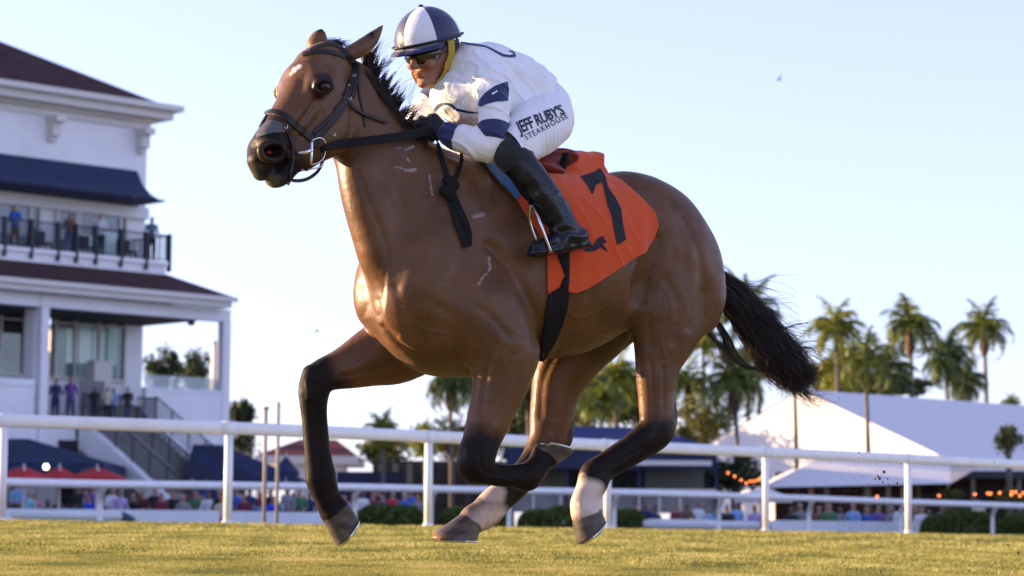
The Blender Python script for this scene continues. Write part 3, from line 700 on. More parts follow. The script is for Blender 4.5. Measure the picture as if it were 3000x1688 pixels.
# ------------------------------------------------------------ coat colours, painted as the coat itself, plus the nostril shade
def pmask(V, pts, r, soft, f=hp):
    C = [f(a, b, c) for (a, b, c) in pts]; d = np.full(len(V), 9.)
    for (p, m), (q, m2) in zip(C[:-1], C[1:]):
        e = q - p; t = np.clip((V - p) @ e / (e @ e + 1e-9), 0, 1); d = np.minimum(d, np.linalg.norm(V - p - t[:, None] * e, axis=1))
    return (r - d) / soft + .5
nz = noise3(HV, 14, 5, 3) * .012; nz2 = noise3(HV, 60, 8, 3)
def pm(pts, r, soft, f=hp, nzk=1.0): return np.clip(pmask(HV, pts, r, soft, f) + nz * nzk / soft * .9, 0, 1)
near = HV[:, 1] > 0
blk = np.maximum.reduce([
    pm([(905, 1090, -.16), (924, 1130, -.16), (924, 1260, -.16), (938, 1390, -.16), (980, 1490, -.16)], .085, .06) * ~near, pm([(985, 1120, -.16), (940, 1110, -.16)], .05, .05) * ~near,
    pm([(1400, 1330, .19), (1390, 1360, .19), (1549, 1398, .19), (1620, 1330, .19)], .095, .07) * near,
    pm([(1925, 1275, .165), (1880, 1300, .165), (1740, 1397, .165)], .075, .06) * near, pm([(1985, 1100, .165), (1985, 1180, .165), (1975, 1262, .165)], .042, .05) * near,
    pm([(1640, 1350, -.165), (1560, 1370, -.165), (1450, 1470, -.165)], .075, .07) * ~near, pm([(1680, 1230, -.165), (1670, 1290, -.165)], .04, .05) * ~near])
K_ok = HV[:, 0] > K(1000, 300)[0] - .1
muz = np.clip(np.maximum(pm([(770, 430, 0), (785, 500, 0), (830, 530, 0)], .105, .07, kp), pm([(820, 500, .0), (875, 480, .0)], .05, .05, kp)), 0, 1) * K_ok
eq_ = to_h(cast(948, 254, HBVH)[0]); eyed = np.clip((.046 - np.linalg.norm(HV - eq_, axis=1)) / .03 + .5, 0, 1)
earm = np.maximum(pm([(1085, 95, .07), (1116, 79, .08)], .03, .03, kp, 0), pm([(941, 85, -.06), (941, 90, -.06)], .03, .02, kp, 0)) * K_ok
crest = np.clip((np.abs(HV[:, 1]) < .03) * 1.0, 0, 1) * (HV[:, 0] > H(1390, 400)[0]) * (HV[:, 0] < H(1040, 180)[0]) * (hn[:, 2] > .2)
blk = np.maximum.reduce([blk, muz * .88, eyed * .75, earm * .9, crest])
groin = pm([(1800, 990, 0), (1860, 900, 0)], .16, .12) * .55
wht = np.maximum.reduce([
    pm([(1722, 1440, .165), (1706, 1480, .165), (1722, 1500, .165), (1745, 1492, .165)], .062, .02, nzk=.5) * near, pm([(1716, 1410, .165), (1708, 1440, .165)], .032, .02) * near,
    pm([(1440, 1450, -.165), (1440, 1490, -.165), (1385, 1528, -.165)], .055, .02, nzk=.5) * ~near])
sp_ = [to_h(cast(x, y, HBVH)[0]) for x, y in ((852, 216), (862, 204), (874, 196))]
star = np.zeros(len(HV))
for q_, r_ in zip(sp_, (.008, .013, .011)): star = np.maximum(star, np.clip((r_ + nz * .35 - np.linalg.norm(HV - q_, axis=1)) / .008 + .5, 0, 1))
snip = pm([(760, 498, 0), (800, 540, 0)], .03, .03, kp) * .35 * (HV[:, 2] < K(780, 470)[2]) * K_ok
sweat = np.zeros(len(HV)); P2 = projv(HVw)
for pts, r in (([(1155, 434, .1), (1174, 434, .1)], .006), ([(1188, 440, .1), (1210, 430, .1)], .011), ([(1192, 462, .1), (1200, 475, .1)], .008), ([(1158, 488, .1), (1188, 497, .1)], .008), ([(1196, 500, .1), (1222, 507, .1)], .005), ([(1190, 500, .1), (1218, 496, .1)], .010), ([(1258, 515, .1), (1266, 570, .1)], .009), ([(1180, 520, .1), (1215, 560, .1)], .03),
               ([(1432, 752, .2), (1436, 790, .2), (1416, 810, .2), (1402, 835, .2)], .009), ([(1385, 810, .2), (1430, 770, .2)], .028), ([(1390, 635, .2), (1415, 628, .2)], .015)):
    v = HVw; d = np.full(len(HV), 99.)
    for a, b in zip(pts[:-1], pts[1:]):
        e = np.array([b[0] - a[0], b[1] - a[1]], float); w_ = P2 - np.array(a[:2]); t = np.clip(w_ @ e / (e @ e), 0, 1); d = np.minimum(d, np.linalg.norm(w_ - t[:, None] * e, axis=1))
    sweat = np.maximum(sweat, np.clip((r * 620 - d) / (5 if r < .02 else 14) + .5, 0, 1) * (1.0 if r < .02 else .55))
sweat *= (hn[:, 1] > .1) * near
nosm = np.zeros(len(HV))
for sg_ in (1, -1):
    c_ = K(797, 443, .058); c_ = c_ if sg_ == 1 else mirror(c_, KO_h, KL); w_ = (HV - c_) @ np.array([KF, KL, HZ]).T
    nosm = np.maximum(nosm, np.clip(1.6 - np.sqrt((w_[:, 0] / .036) ** 2 + (w_[:, 1] / .028) ** 2 + (w_[:, 2] / .021) ** 2), 0, 1) * (w_[:, 1] * sg_ < .012))  # shade of the nostril hollow painted in as near black
moum = np.zeros(len(HV)); gn_ = pm([(790, 372, 0), (830, 372, .03)], .001, .01, kp) * 0
hoofm = np.zeros(len(HV)); shoe_d = {}
for nm, (cc, sc_, sn, rc, rs_, t_, h_, lat) in HOOF.items():
    ax = (sc_ - cc) / np.linalg.norm(sc_ - cc); w_ = HV - cc
    # coronet plane through the two coronet points
    inr_ = (np.linalg.norm(HV - (cc + sc_) / 2, axis=1) < .115); cn = np.cross(np.array([c for c in (t_ - h_)]), LV); 
    hoofm = np.maximum(hoofm, inr_ * np.clip((w_ @ ax + nz * .4) / .006 + .5, 0, 1))
M_coat = bpy.data.materials.new('bay_coat'); M_coat.use_nodes = True
def coat_nodes():
    nt = M_coat.node_tree; b = nt.nodes['Principled BSDF']; L = nt.links.new
    def at(n):
        a = nt.nodes.new('ShaderNodeAttribute'); a.attribute_name = n; return a
    a = at('coat'); r = at('gloss'); tc = nt.nodes.new('ShaderNodeTexCoord')
    n = nt.nodes.new('ShaderNodeTexNoise'); n.inputs['Scale'].default_value = 9; n.inputs['Detail'].default_value = 6; L(tc.outputs['Object'], n.inputs['Vector'])
    hs = nt.nodes.new('ShaderNodeHueSaturation'); mr = nt.nodes.new('ShaderNodeMapRange'); mr.inputs['To Min'].default_value = .78; mr.inputs['To Max'].default_value = 1.22; mr.inputs['From Min'].default_value = .3; mr.inputs['From Max'].default_value = .7
    L(n.outputs['Fac'], mr.inputs['Value']); L(mr.outputs[0], hs.inputs['Value']); L(a.outputs['Color'], hs.inputs['Color']); la = at('lather'); mpl = nt.nodes.new('ShaderNodeMapping'); mpl.inputs['Scale'].default_value = (70, 70, 110); mpl.inputs['Rotation'].default_value = (0, R(30), 0); L(tc.outputs['Object'], mpl.inputs[0])
    nl = nt.nodes.new('ShaderNodeTexNoise'); nl.inputs['Scale'].default_value = 1.0; nl.inputs['Detail'].default_value = 5; nl.inputs['Distortion'].default_value = 1.2; L(mpl.outputs[0], nl.inputs['Vector'])
    ad = nt.nodes.new('ShaderNodeMath'); ad.operation = 'ADD'; L(la.outputs['Fac'], ad.inputs[0]); L(nl.outputs['Fac'], ad.inputs[1]); th = nt.nodes.new('ShaderNodeMapRange'); th.inputs['From Min'].default_value = 1.28; th.inputs['From Max'].default_value = 1.70; th.inputs['To Max'].default_value = .5; L(ad.outputs[0], th.inputs['Value'])
    ml = nt.nodes.new('ShaderNodeMix'); ml.data_type = 'RGBA'; ml.inputs['B'].default_value = (.60, .58, .60, 1); L(th.outputs[0], ml.inputs['Factor']); L(hs.outputs[0], ml.inputs['A']); L(ml.outputs['Result'], b.inputs['Base Color'])
    nr = nt.nodes.new('ShaderNodeTexNoise'); nr.inputs['Scale'].default_value = 28; nr.inputs['Detail'].default_value = 4; L(tc.outputs['Object'], nr.inputs['Vector']); mrr = nt.nodes.new('ShaderNodeMapRange'); mrr.inputs['From Min'].default_value = .3; mrr.inputs['From Max'].default_value = .7; mrr.inputs['To Min'].default_value = .82; mrr.inputs['To Max'].default_value = 1.25; L(nr.outputs['Fac'], mrr.inputs['Value'])
    rm = nt.nodes.new('ShaderNodeMath'); rm.operation = 'MULTIPLY'; L(r.outputs['Fac'], rm.inputs[0]); L(mrr.outputs[0], rm.inputs[1]); L(rm.outputs[0], b.inputs['Roughness']); L(at('spec').outputs['Fac'], b.inputs['Specular IOR Level'])
    # hair grain
    mp = nt.nodes.new('ShaderNodeMapping'); mp.inputs['Scale'].default_value = (90, 300, 300); mp.inputs['Rotation'].default_value = (0, R(35), 0); L(tc.outputs['Object'], mp.inputs['Vector'])
    n2 = nt.nodes.new('ShaderNodeTexNoise'); n2.inputs['Scale'].default_value = 1.0; n2.inputs['Detail'].default_value = 3; L(mp.outputs[0], n2.inputs['Vector'])
    n3 = nt.nodes.new('ShaderNodeTexNoise'); n3.inputs['Scale'].default_value = 16; n3.inputs['Detail'].default_value = 3; L(tc.outputs['Object'], n3.inputs['Vector'])
    bp = nt.nodes.new('ShaderNodeBump'); bp.inputs['Strength'].default_value = .12; bp.inputs['Distance'].default_value = .004; L(n2.outputs['Fac'], bp.inputs['Height'])
    bp2 = nt.nodes.new('ShaderNodeBump'); bp2.inputs['Strength'].default_value = .38; bp2.inputs['Distance'].default_value = .012; L(n3.outputs['Fac'], bp2.inputs['Height']); L(bp.outputs[0], bp2.inputs['Normal'])
    L(bp2.outputs[0], b.inputs['Normal']); 
    b.inputs['Sheen Weight'].default_value = .05; b.inputs['Sheen Roughness'].default_value = .4
coat_nodes()
bay = np.array([.120, .052, .018]); black = np.array([.009, .006, .005]); white = np.array([.62, .50, .43]); hoofc = np.array([.085, .068, .055])
col = np.tile(bay, (len(HV), 1))
col = col * (1 + .10 * noise3(HV, 2.5, 21, 3)[:, None])
def mixc(c, m): global col; col = col * (1 - m[:, None]) + np.array(c) * m[:, None]
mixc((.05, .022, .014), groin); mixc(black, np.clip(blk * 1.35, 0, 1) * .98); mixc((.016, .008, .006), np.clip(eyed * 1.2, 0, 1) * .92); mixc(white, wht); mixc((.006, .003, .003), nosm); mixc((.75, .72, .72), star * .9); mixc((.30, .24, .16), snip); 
hz = hoofc * (1 + .45 * noise3(HV * np.array([.5, .5, 1]), 22, 4, 3)[:, None]); col = col * (1 - hoofm[:, None]) + hz * hoofm[:, None]
horse = mesh_obj('horse', HVw, HQ, M_coat, origin=(HO[0], HO[1], 0.0))
col_attr(horse, 'coat', np.clip(col, 0, 1)); float_attr(horse, 'lather', sweat); float_attr(horse, 'spec', .33 - .21 * blk); float_attr(horse, 'gloss', .42 + .10 * blk + .02 * blk * (1 - hoofm) + .2 * wht)
tag(horse, 'galloping bay racehorse with black legs and two white hind pasterns, ridden by the jockey', 'horse')
# ============================================================ THE JOCKEY
JC = H(1262, 150, 0.0)
jy = R(52) - YAW; jp = R(19)
_F = np.array([math.cos(jy), math.sin(jy), 0]); JL = np.array([-_F[1], _F[0], 0])
JF = _F * math.cos(jp) - HZ * math.sin(jp); JU = HZ * math.cos(jp) + _F * math.sin(jp)
JA = np.array([JF, JL, JU])
def jh(f, l, u): return JC + JF * f + JL * l + JU * u
TORSO = [(1588, 316, 0, 66), (1534, 262, 0, 67), (1470, 234, 0, 74), (1408, 218, 0, 76), (1365, 202, 0, 58)]
SHN = [(1385, 205, .06, 62), (1444, 232, .175, 44)]
SHF = [(1360, 212, -.06, 62), (1315, 250, -.165, 46)]
ARMN = [(1444, 236, .18, 43), (1445, 300, .22, 39), (1446, 370, .25, 36), (1438, 428, .25, 33), (1395, 420, .22, 34), (1350, 404, .17, 32), (1312, 392, .13, 25)]
ARMF = [(1315, 250, -.165, 44), (1275, 292, -.19, 38), (1240, 334, -.20, 34), (1228, 360, -.16, 28), (1226, 372, -.10, 24)]
HIPS = [(1594, 322, 0, 68), (1602, 345, .07, 68)]
THN = [(1602, 350, .10, 68), (1568, 378, .18, 70), (1524, 418, .25, 52), (1502, 448, .28, 42)]
SHINN = [(1500, 452, .28, 40), (1545, 508, .31, 40), (1592, 572, .325, 40), (1632, 632, .335, 35), (1660, 680, .345, 30)]
FOOTN = [(1690, 694, .345, 24), (1650, 706, .35, 24), (1600, 722, .355, 20), (1568, 734, .355, 15)]
def mir(ch, sh=0): return ch, True
def limb(fl, ch, grow=0.0, k=.02, ls=1.0, sym=False):
    C = [hp(a, b, c) + (r,) for (a, b, c, r) in (catmull(ch, 4) if len(ch) > 2 else ch)]
    for (p, m, r), (q, m2, r2) in zip(C[:-1], C[1:]):
        fl.cone(p, q, r * m + grow, r2 * m2 + grow, k, LV, ls)
        if sym: fl.cone(p * [1, -1, 1], q * [1, -1, 1], r * m + grow, r2 * m2 + grow, k, LV, ls)
def bounds(chs, pad):
    P = np.array([H(a, b, c) for ch in chs for (a, b, c, r) in ch]); P = np.concatenate([P, P * [1, -1, 1]]); return P.min(0) - pad, P.max(0) + pad
def head_prims(fl):
    h = jh
    fl.ell(h(-.012, 0, .03), (.100, .078, .100), JA, .0)
    fl.cone(h(.035, 0, -.02), h(.052, 0, -.085), .066, .034, .03, JL, .95)
    fl.cone(h(.0, .045, -.035), h(.055, .022, -.102), .028, .020, .02); fl.cone(h(.0, -.045, -.035), h(.055, -.022, -.102), .028, .020, .02)
    fl.ell(h(.082, 0, -.108), (.020, .024, .018), JA, .015)                       # chin
    for sg in (1, -1):
        fl.ell(h(.068, .040 * sg, -.035), (.026, .026, .022), JA, .02)            # cheek bone
        fl.ell(h(.088, .030 * sg, .022), (.014, .028, .009), JA, .012)            # brow
        fl.ell(h(.093, .031 * sg, -.002), (.010, .016, .010), JA, .006)           # eye
        fl.ell(h(.109, .013 * sg, -.043), (.011, .009, .008), JA, .006)           # nostril wing
        fl.ell(h(-.008, .079 * sg, -.012), (.020, .008, .033), JA, .008)          # ear
        fl.ell(h(.000, .088 * sg, -.012), (.010, .006, .018), JA, .004, 'sub')
    fl.cone(h(.092, 0, .012), h(.120, 0, -.034), .010, .013, .014)                # nose
    fl.ell(h(.099, 0, -.066), (.014, .024, .0075), JA, .008); fl.ell(h(.096, 0, -.078), (.014, .021, .0075), JA, .008)
    fl.ell(h(.112, 0, -.0718), (.014, .020, .0022), JA, .003, 'sub')
    fl.ell(h(.098, 0, -.092), (.010, .020, .005), JA, .008, 'sub')
    fl.cone(h(-.02, 0, -.05), H(1345, 205, 0), .056, .062, .03)
    fl.cone(H(1345, 205, 0), H(1385, 215, 0), .062, .07, .03)
lo, hi = bounds([TORSO, ARMN, THN, SHINN, FOOTN], .14); hi = np.maximum(hi, JC + .2)
jf = Field(lo, hi, .006)
# body under the clothes: one continuous surface with hands
limb(jf, TORSO, -.012, .03, 1.45); limb(jf, SHN, -.012, .04); limb(jf, SHF, -.012, .04)
limb(jf, ARMN, -.010, .02); limb(jf, ARMF, -.008, .02); limb(jf, HIPS, -.01, .03, 1.0, True)
limb(jf, THN, -.012, .03, 1.0, True); limb(jf, SHINN, -.012, .02, 1.0, True); limb(jf, FOOTN, -.010, .015, 1.0, True)
head_prims(jf)
# hands: palm and five curled fingers round the reins
HAND = {}
def hand(fl, wrist, palm, fdir, updir, side, grow=0.0):
    """wrist, palm centre (horse frame); fdir: knuckle direction; updir: thumb side"""
    fdir = fdir / np.linalg.norm(fdir); updir = updir - fdir * np.dot(updir, fdir); updir /= np.linalg.norm(updir); n = np.cross(fdir, updir) * side
    fl.cone(wrist, palm - fdir * .02, .024 + grow, .024 + grow, .01)
    for i, (w_, ln) in enumerate(((.030, .040), (.010, .045), (-.010, .042), (-.029, .034))):
        base = palm + updir * w_ + fdir * .022
        fl.cone(palm - fdir * .025 + updir * w_ * .8, base, .014 + grow, .0125 + grow, .008)
        k1 = base + fdir * ln * .55 + n * .018; k2 = k1 + n * .030 - fdir * .006; k3 = k2 - fdir * .026 + n * .004
        for a, b, ra, rb in ((base, k1, .0108, .0098), (k1, k2, .0098, .0090), (k2, k3, .0090, .0080)): fl.cone(a, b, ra + grow, rb + grow, .0035)
    t0 = palm + updir * .028 - fdir * .02; t1 = t0 + updir * .020 + fdir * .030 + n * .008; t2 = t1 + fdir * .020 + n * .020
    fl.cone(t0, t1, .0135 + grow, .0112 + grow, .006); fl.cone(t1, t2, .0112 + grow, .0095 + grow, .004)
NWR = H(1312, 392, .13); NPA = H(1268, 378, .085); FWR = H(1226, 372, -.10); FPA = H(1236, 384, -.01)
ND = (NPA - NWR); FD = np.array([.7, .35, -.25])
def hands(fl, g, which='nf'):
    if 'n' in which: hand(fl, NWR, NPA, ND + np.array([.02, 0, 0]), np.array([.1, -.2, 1.0]), 1, g)
    if 'f' in which: hand(fl, FWR, FPA, FD, np.array([0, .2, 1.0]), -1, g)
hands(jf, 0)
V, Q = jf.mesh(1)
M_skin = mat('skin', (.34, .155, .095), .58, spec=.4, var=.06, vscale=30, bump=.15, bscale=350)
for n_ in ('Subsurface Weight',): M_skin.node_tree.nodes['Principled BSDF'].inputs[n_].default_value = .08
M_skin.node_tree.nodes['Principled BSDF'].inputs['Subsurface Radius'].default_value = (.01, .004, .002)
jockey = mesh_obj('person', from_h(V), Q, M_skin, origin=tuple(from_h(H(1600, 420, 0))))
tag(jockey, 'jockey in white and navy silks crouching over the galloping bay horse', 'person')

def cloth_mat(name, col, rough=.75, folds=.5, fscale=14, sx=(1, 1, 1), rot=(0, 0, 0), fine=.15, sheen=.2, spec=.3, trans=0):
    m = bpy.data.materials.new(name); m.use_nodes = True; nt = m.node_tree; b = nt.nodes['Principled BSDF']; L = nt.links.new
    b.inputs['Base Color'].default_value = (*col, 1); b.inputs['Roughness'].default_value = rough; b.inputs['Sheen Weight'].default_value = sheen; b.inputs['Specular IOR Level'].default_value = spec
    tc = nt.nodes.new('ShaderNodeTexCoord'); mp = nt.nodes.new('ShaderNodeMapping'); mp.inputs['Scale'].default_value = sx; mp.inputs['Rotation'].default_value = rot; L(tc.outputs['Object'], mp.inputs[0])
    n = nt.nodes.new('ShaderNodeTexNoise'); n.inputs['Scale'].default_value = fscale; n.inputs['Detail'].default_value = 2; n.inputs['Distortion'].default_value = .6; L(mp.outputs[0], n.inputs['Vector'])
    bp = nt.nodes.new('ShaderNodeBump'); bp.inputs['Strength'].default_value = folds; bp.inputs['Distance'].default_value = .02; L(n.outputs['Fac'], bp.inputs['Height'])
    n2 = nt.nodes.new('ShaderNodeTexNoise'); n2.inputs['Scale'].default_value = 400; L(tc.outputs['Object'], n2.inputs['Vector'])
    bp2 = nt.nodes.new('ShaderNodeBump'); bp2.inputs['Strength'].default_value = fine; bp2.inputs['Distance'].default_value = .002; L(n2.outputs['Fac'], bp2.inputs['Height']); L(bp.outputs[0], bp2.inputs['Normal']); L(bp2.outputs[0], b.inputs['Normal'])
    return m
M_white = cloth_mat('white_silks', (.84, .84, .86), .6, .7, 11, (1, 1, 1))
M_pants = cloth_mat('white_breeches', (.85, .84, .86), .55, .6, 10, (2.2, .6, .7), (0, R(25), 0))
M_navy = cloth_mat('navy_cloth', (.020, .030, .115), .55, .3, 14)
M_black = mat('black_leather', (.012, .012, .014), .38, bump=.2, bscale=60)
M_blackcloth = cloth_mat('black_glove_cloth', (.012, .012, .016), .6, .3, 40)
M_boot = mat('polished_boot', (.005, .006, .012), .27, spec=.4, bump=.35, bscale=26)
# jersey
fj = Field(lo, hi, .005)
limb(fj, TORSO[1:], .003, .03, 1.45); limb(fj, [(1586, 302, 0, 68), (1538, 264, 0, 70)], .006, .02, 1.45)
limb(fj, [(1318, 278, .02, 44), (1390, 288, .05, 58), (1465, 296, .06, 50), (1540, 300, .04, 38)], 0, .06, 1.3)
limb(fj, SHN, .003, .045); limb(fj, SHF, .003, .045); limb(fj, ARMN[:-1] + [(1318, 394, .135, 27)], .003, .02); limb(fj, ARMF, .004, .02)
fj.cone(H(1340, 200, 0), H(1375, 212, 0), .066, .078, .02)
V, Q = fj.mesh(2); n_ = normals_of(V, Q)
# soft folds pulled from armpit to waist and across the sleeves
fo = noise3(V * np.array([7, 4, 3.0]) @ np.array([[.8, 0, .6], [0, 1, 0], [-.6, 0, .8]]), 1.4, 12, 3)
fo2 = (1 - np.abs(noise3(V @ np.array([[.55, 0, .83], [0, 1, 0], [-.83, 0, .55]]) * [9, 3.5, 2.6], 1.0, 44, 2))) ** 4
V = V + n_ * (.003 * fo + .0085 * fo2)[:, None]
P = projv(from_h(V))
# trim: neck hole and hem
neckp = jh(-.01, 0, -.105)
hem = polysdf(P, [(900, 0), (1628, 0), (1632, 235), (1624, 292), (1560, 330), (1489, 356), (1489, 520), (900, 520)])
hem = np.where(V[:, 1] > -.30, hem, -5.0)
sc = np.maximum(hem * .0012, .0 - 1)
wn = V - neckp; sc = np.maximum(sc, (-(np.linalg.norm(wn, axis=1) - .072)))
wr = V - H(1312, 392, .13); sc = np.maximum(sc, -(np.linalg.norm(wr, axis=1) - .022))
Vj, Qj = clipmesh(V, Q, sc)
jersey = mesh_obj('jersey', from_h(Vj), Qj, M_white, jockey)
jersey['label'] = 'white silk jersey with navy sleeve bands'
def shell(name, sc_, material, parent, off=.0015, V_=None, Q_=None, label=None):
    V_ = V if V_ is None else V_; Q_ = Q if Q_ is None else Q_
    a, b = clipmesh(V_ + normals_of(V_, Q_) * off, Q_, sc_)
    if len(a) == 0: return None
    o = mesh_obj(name, from_h(a), b, material, parent)
    if label: o['label'] = label
    return o
Pj = projv(from_h(V)); nearv = V[:, 1]
def arm_t(V, ch):
    C = np.array([H(a, b, c) for (a, b, c, r) in catmull(ch, 4)]); d = np.full(len(V), 9.); t_ = np.zeros(len(V)); acc = 0
    for p, q in zip(C[:-1], C[1:]):
        e = q - p; l = np.linalg.norm(e); t = np.clip((V - p) @ e / (l * l), 0, 1); dd = np.linalg.norm(V - p - t[:, None] * e, axis=1)
        m = dd < d; d = np.where(m, dd, d); t_ = np.where(m, acc + t * l, t_); acc += l
    return d, t_, acc
dn, tn, Ln = arm_t(V, ARMN); df, tf, Lf = arm_t(V, ARMF)
# navy: yoke of the sleeve, elbow band, cuff (near arm); the same on the far arm
sl = polysdf(Pj, [(1400, 308), (1405, 292), (1422, 272), (1450, 252), (1487, 238), (1491, 262), (1488, 296), (1455, 298), (1425, 306), (1407, 313)]) * .0012
shell('sleeve_band', np.maximum(sl, (.06 - V[:, 1])), M_navy, jersey)
shell('sleeve_band', np.maximum(np.abs(tn - .222) - .027, dn - .075), M_navy, jersey)
shell('cuff', np.maximum.reduce([.405 - tn, dn - .06, -(np.linalg.norm(wr, axis=1) - .022)]), M_navy, jersey)
shell('sleeve_band', np.maximum(np.abs(tf - .075) - .022, df - .065), M_navy, jersey)
# rings on the chest and the back
def ringpoly(cx, cy, rx, ry, w, a0, a1, rot=0, n=18):
    o_, i_ = [], []
    for k in range(n + 1):
        a = R(a0 + (a1 - a0) * k / n)
        for (lst, q) in ((o_, 1), (i_, 0)):
            x = (rx + (w if q else 0)) * math.cos(a); y = (ry + (w if q else 0)) * math.sin(a)
            lst.append((cx + x * math.cos(R(rot)) - y * math.sin(R(rot)), cy + x * math.sin(R(rot)) + y * math.cos(R(rot))))
    return [[o_[k], o_[k + 1], i_[k + 1], i_[k]] for k in range(n)]
VjW = from_h(Vj); JB = BVHTree.FromPolygons([tuple(v) for v in VjW.tolist()], Qj.tolist())
decal('chest_ring', ringpoly(1305, 336, 30, 28, 8, 200, 330), JB, .003, M_navy, jersey, 8)
decal('chest_ring', [[(1336, 316), (1370, 324), (1402, 328), (1402, 333), (1368, 331), (1335, 324)]], JB, .003, M_navy, jersey, 8)
decal('back_ring', [[(1350, 124), (1385, 129), (1420, 134), (1421, 139), (1385, 134), (1349, 128)], [(1420, 134), (1438, 141), (1458, 152), (1453, 156), (1436, 146), (1421, 139)], [(1458, 152), (1475, 160), (1492, 163), (1492, 169), (1474, 167), (1453, 156)],
                    [(1492, 163), (1504, 160), (1511, 164), (1508, 169), (1492, 169)], [(1504, 160), (1503, 156), (1490, 151), (1492, 148), (1506, 153), (1511, 164)]], JB, .003, M_navy, jersey, 8)
decal('sleeve_mark', [[(1441, 274), (1456, 266), (1457, 270), (1444, 278)]], JB, .004, M_white, jersey, 8)
# breeches
fb = Field(lo, hi, .005)
limb(fb, [(1524, 258, 0, 58), (1556, 284, 0, 62)] + [HIPS[0]], .002, .03, 1.35); limb(fb, HIPS, .003, .03, 1.0, True); limb(fb, THN, .004, .035, 1.0, True)
fb.ell(H(1606, 352, .085), (.084, .095, .092), None, .03); fb.ell(H(1606, 352, .085) * [1, -1, 1], (.084, .095, .092), None, .03)
Vb, Qb = fb.mesh(2); nb = normals_of(Vb, Qb)
rd = H(1482, 440, .25) - H(1640, 360, .1); rd = rd / np.linalg.norm(rd)
rp_ = np.sin((Vb @ rd) * 2 * math.pi / .030 + 2.5 * noise3(Vb, 3, 5, 2)) * np.clip(.5 + noise3(Vb, 4, 9, 2), 0, 1)
Pb = projv(from_h(Vb)); rip = np.clip((Pb[:, 1] - 350) / 60, 0.12, 1)
Vb = Vb + nb * (.0032 * rp_ * rip)[:, None]
kn = H(1502, 450, .28); cutb = (Vb * [1, 0, 1] - kn * [1, 0, 1]) @ (np.array([rd[0], 0, rd[2]]) / np.hypot(rd[0], rd[2]))
cutb = np.where(np.abs(Vb[:, 1]) > .12, cutb + .006, -1)
Vb2, Qb2 = clipmesh(Vb, Qb, cutb)
breeches = mesh_obj('breeches', from_h(Vb2), Qb2, M_pants, jockey)
BB = BVHTree.FromPolygons([tuple(v) for v in from_h(Vb2).tolist()], Qb2.tolist())
M_ink = mat('black_lettering', (.008, .010, .03), .6)
def lettering(txt, p0, p1, height, name, xs=1.0, bold=0.0, taper=1.0, curve=0.0, spacing=1.0, bvh=None, parent=None, skew=0.0):
    tv, tf_ = text_tris(txt, 1.0, 1.0, 0, bold, spacing); w = tv[:, 0].max(); p0 = np.array(p0, float); p1 = np.array(p1, float); e = p1 - p0; L_ = np.linalg.norm(e); e /= L_
    up = np.array([e[1], -e[0]]); h0 = .72
    u = tv[:, 0] / w; y = tv[:, 1] / h0
    pts = p0 + np.outer(u * L_, e) + np.outer(y * height * (1 + (taper - 1) * u) + curve * np.sin(u * math.pi) * 1.0, up) + np.outer(skew * y, e)
    return decal(name, None, bvh, .003, M_ink, parent, 9, (pts, tf_))
lettering("JEFF RUBY'S", (1524, 392), (1654, 333), 36, 'lettering', bold=.022, taper=.82, bvh=BB, parent=breeches, spacing=.95)
lettering("STEAKHOUSE", (1541, 412), (1664, 345), 17, 'lettering', bold=.006, bvh=BB, parent=breeches, spacing=1.25)
# boots (each its own mesh) with a black knee section
for sg in (1, -1):
    ft = Field(lo, hi, .005) if sg == 1 else ft
    if sg == 1:
        limb(ft, [(1498, 450, .28, 44)] + SHINN[1:], .004, .02); limb(ft, FOOTN, .003, .018); limb(ft, [(1660, 680, .345, 30), (1700, 696, .345, 24)], .003, .02)
        ft.ell(H(1490, 452, .285), (.05, .05, .05), None, .03)
        limb(ft, [(1555, 743, .355, 9), (1600, 737, .355, 11), (1720, 716, .345, 10)], 0, .008, 2.4)     # sole
        Vf, Qf = ft.mesh(1); nf_ = normals_of(Vf, Qf)
        ax_ = H(1655, 670, .34) - H(1510, 460, .28); ax_ /= np.linalg.norm(ax_)
        wr_ = np.sin((Vf @ ax_) * 2 * math.pi / .075 + 5 * noise3(Vf, 4.5, 3, 2)) * np.clip(noise3(Vf, 5, 7, 2) + .5, 0, 1); wz = np.clip((Vf @ ax_ - (H(1530, 500, .3) @ ax_)) / .06, 0, 1)
        Vf = Vf + nf_ * (.005 * wr_ * wz)[:, None]
    Vx = Vf * [1, sg, 1]; Qx = Qf if sg == 1 else Qf[:, ::-1]
    bo = mesh_obj('boot', from_h(Vx), Qx, M_boot, jockey)
    tk = (Vf - H(1522, 478, .29)) @ ax_
    a, b = clipmesh(Vf + normals_of(Vf, Qf) * .003, Qf, tk)
    mesh_obj('knee_cover', from_h(a * [1, sg, 1]), b if sg == 1 else b[:, ::-1], M_blackcloth, bo)
# gloves
for w_, wrp in (('n', NWR), ('f', FWR)):
    fg = Field(wrp - .15, wrp + .15, .003); hands(fg, .0022, w_); Vg, Qg = fg.mesh(1)
    mesh_obj('glove', from_h(Vg), Qg, M_blackcloth, jockey)
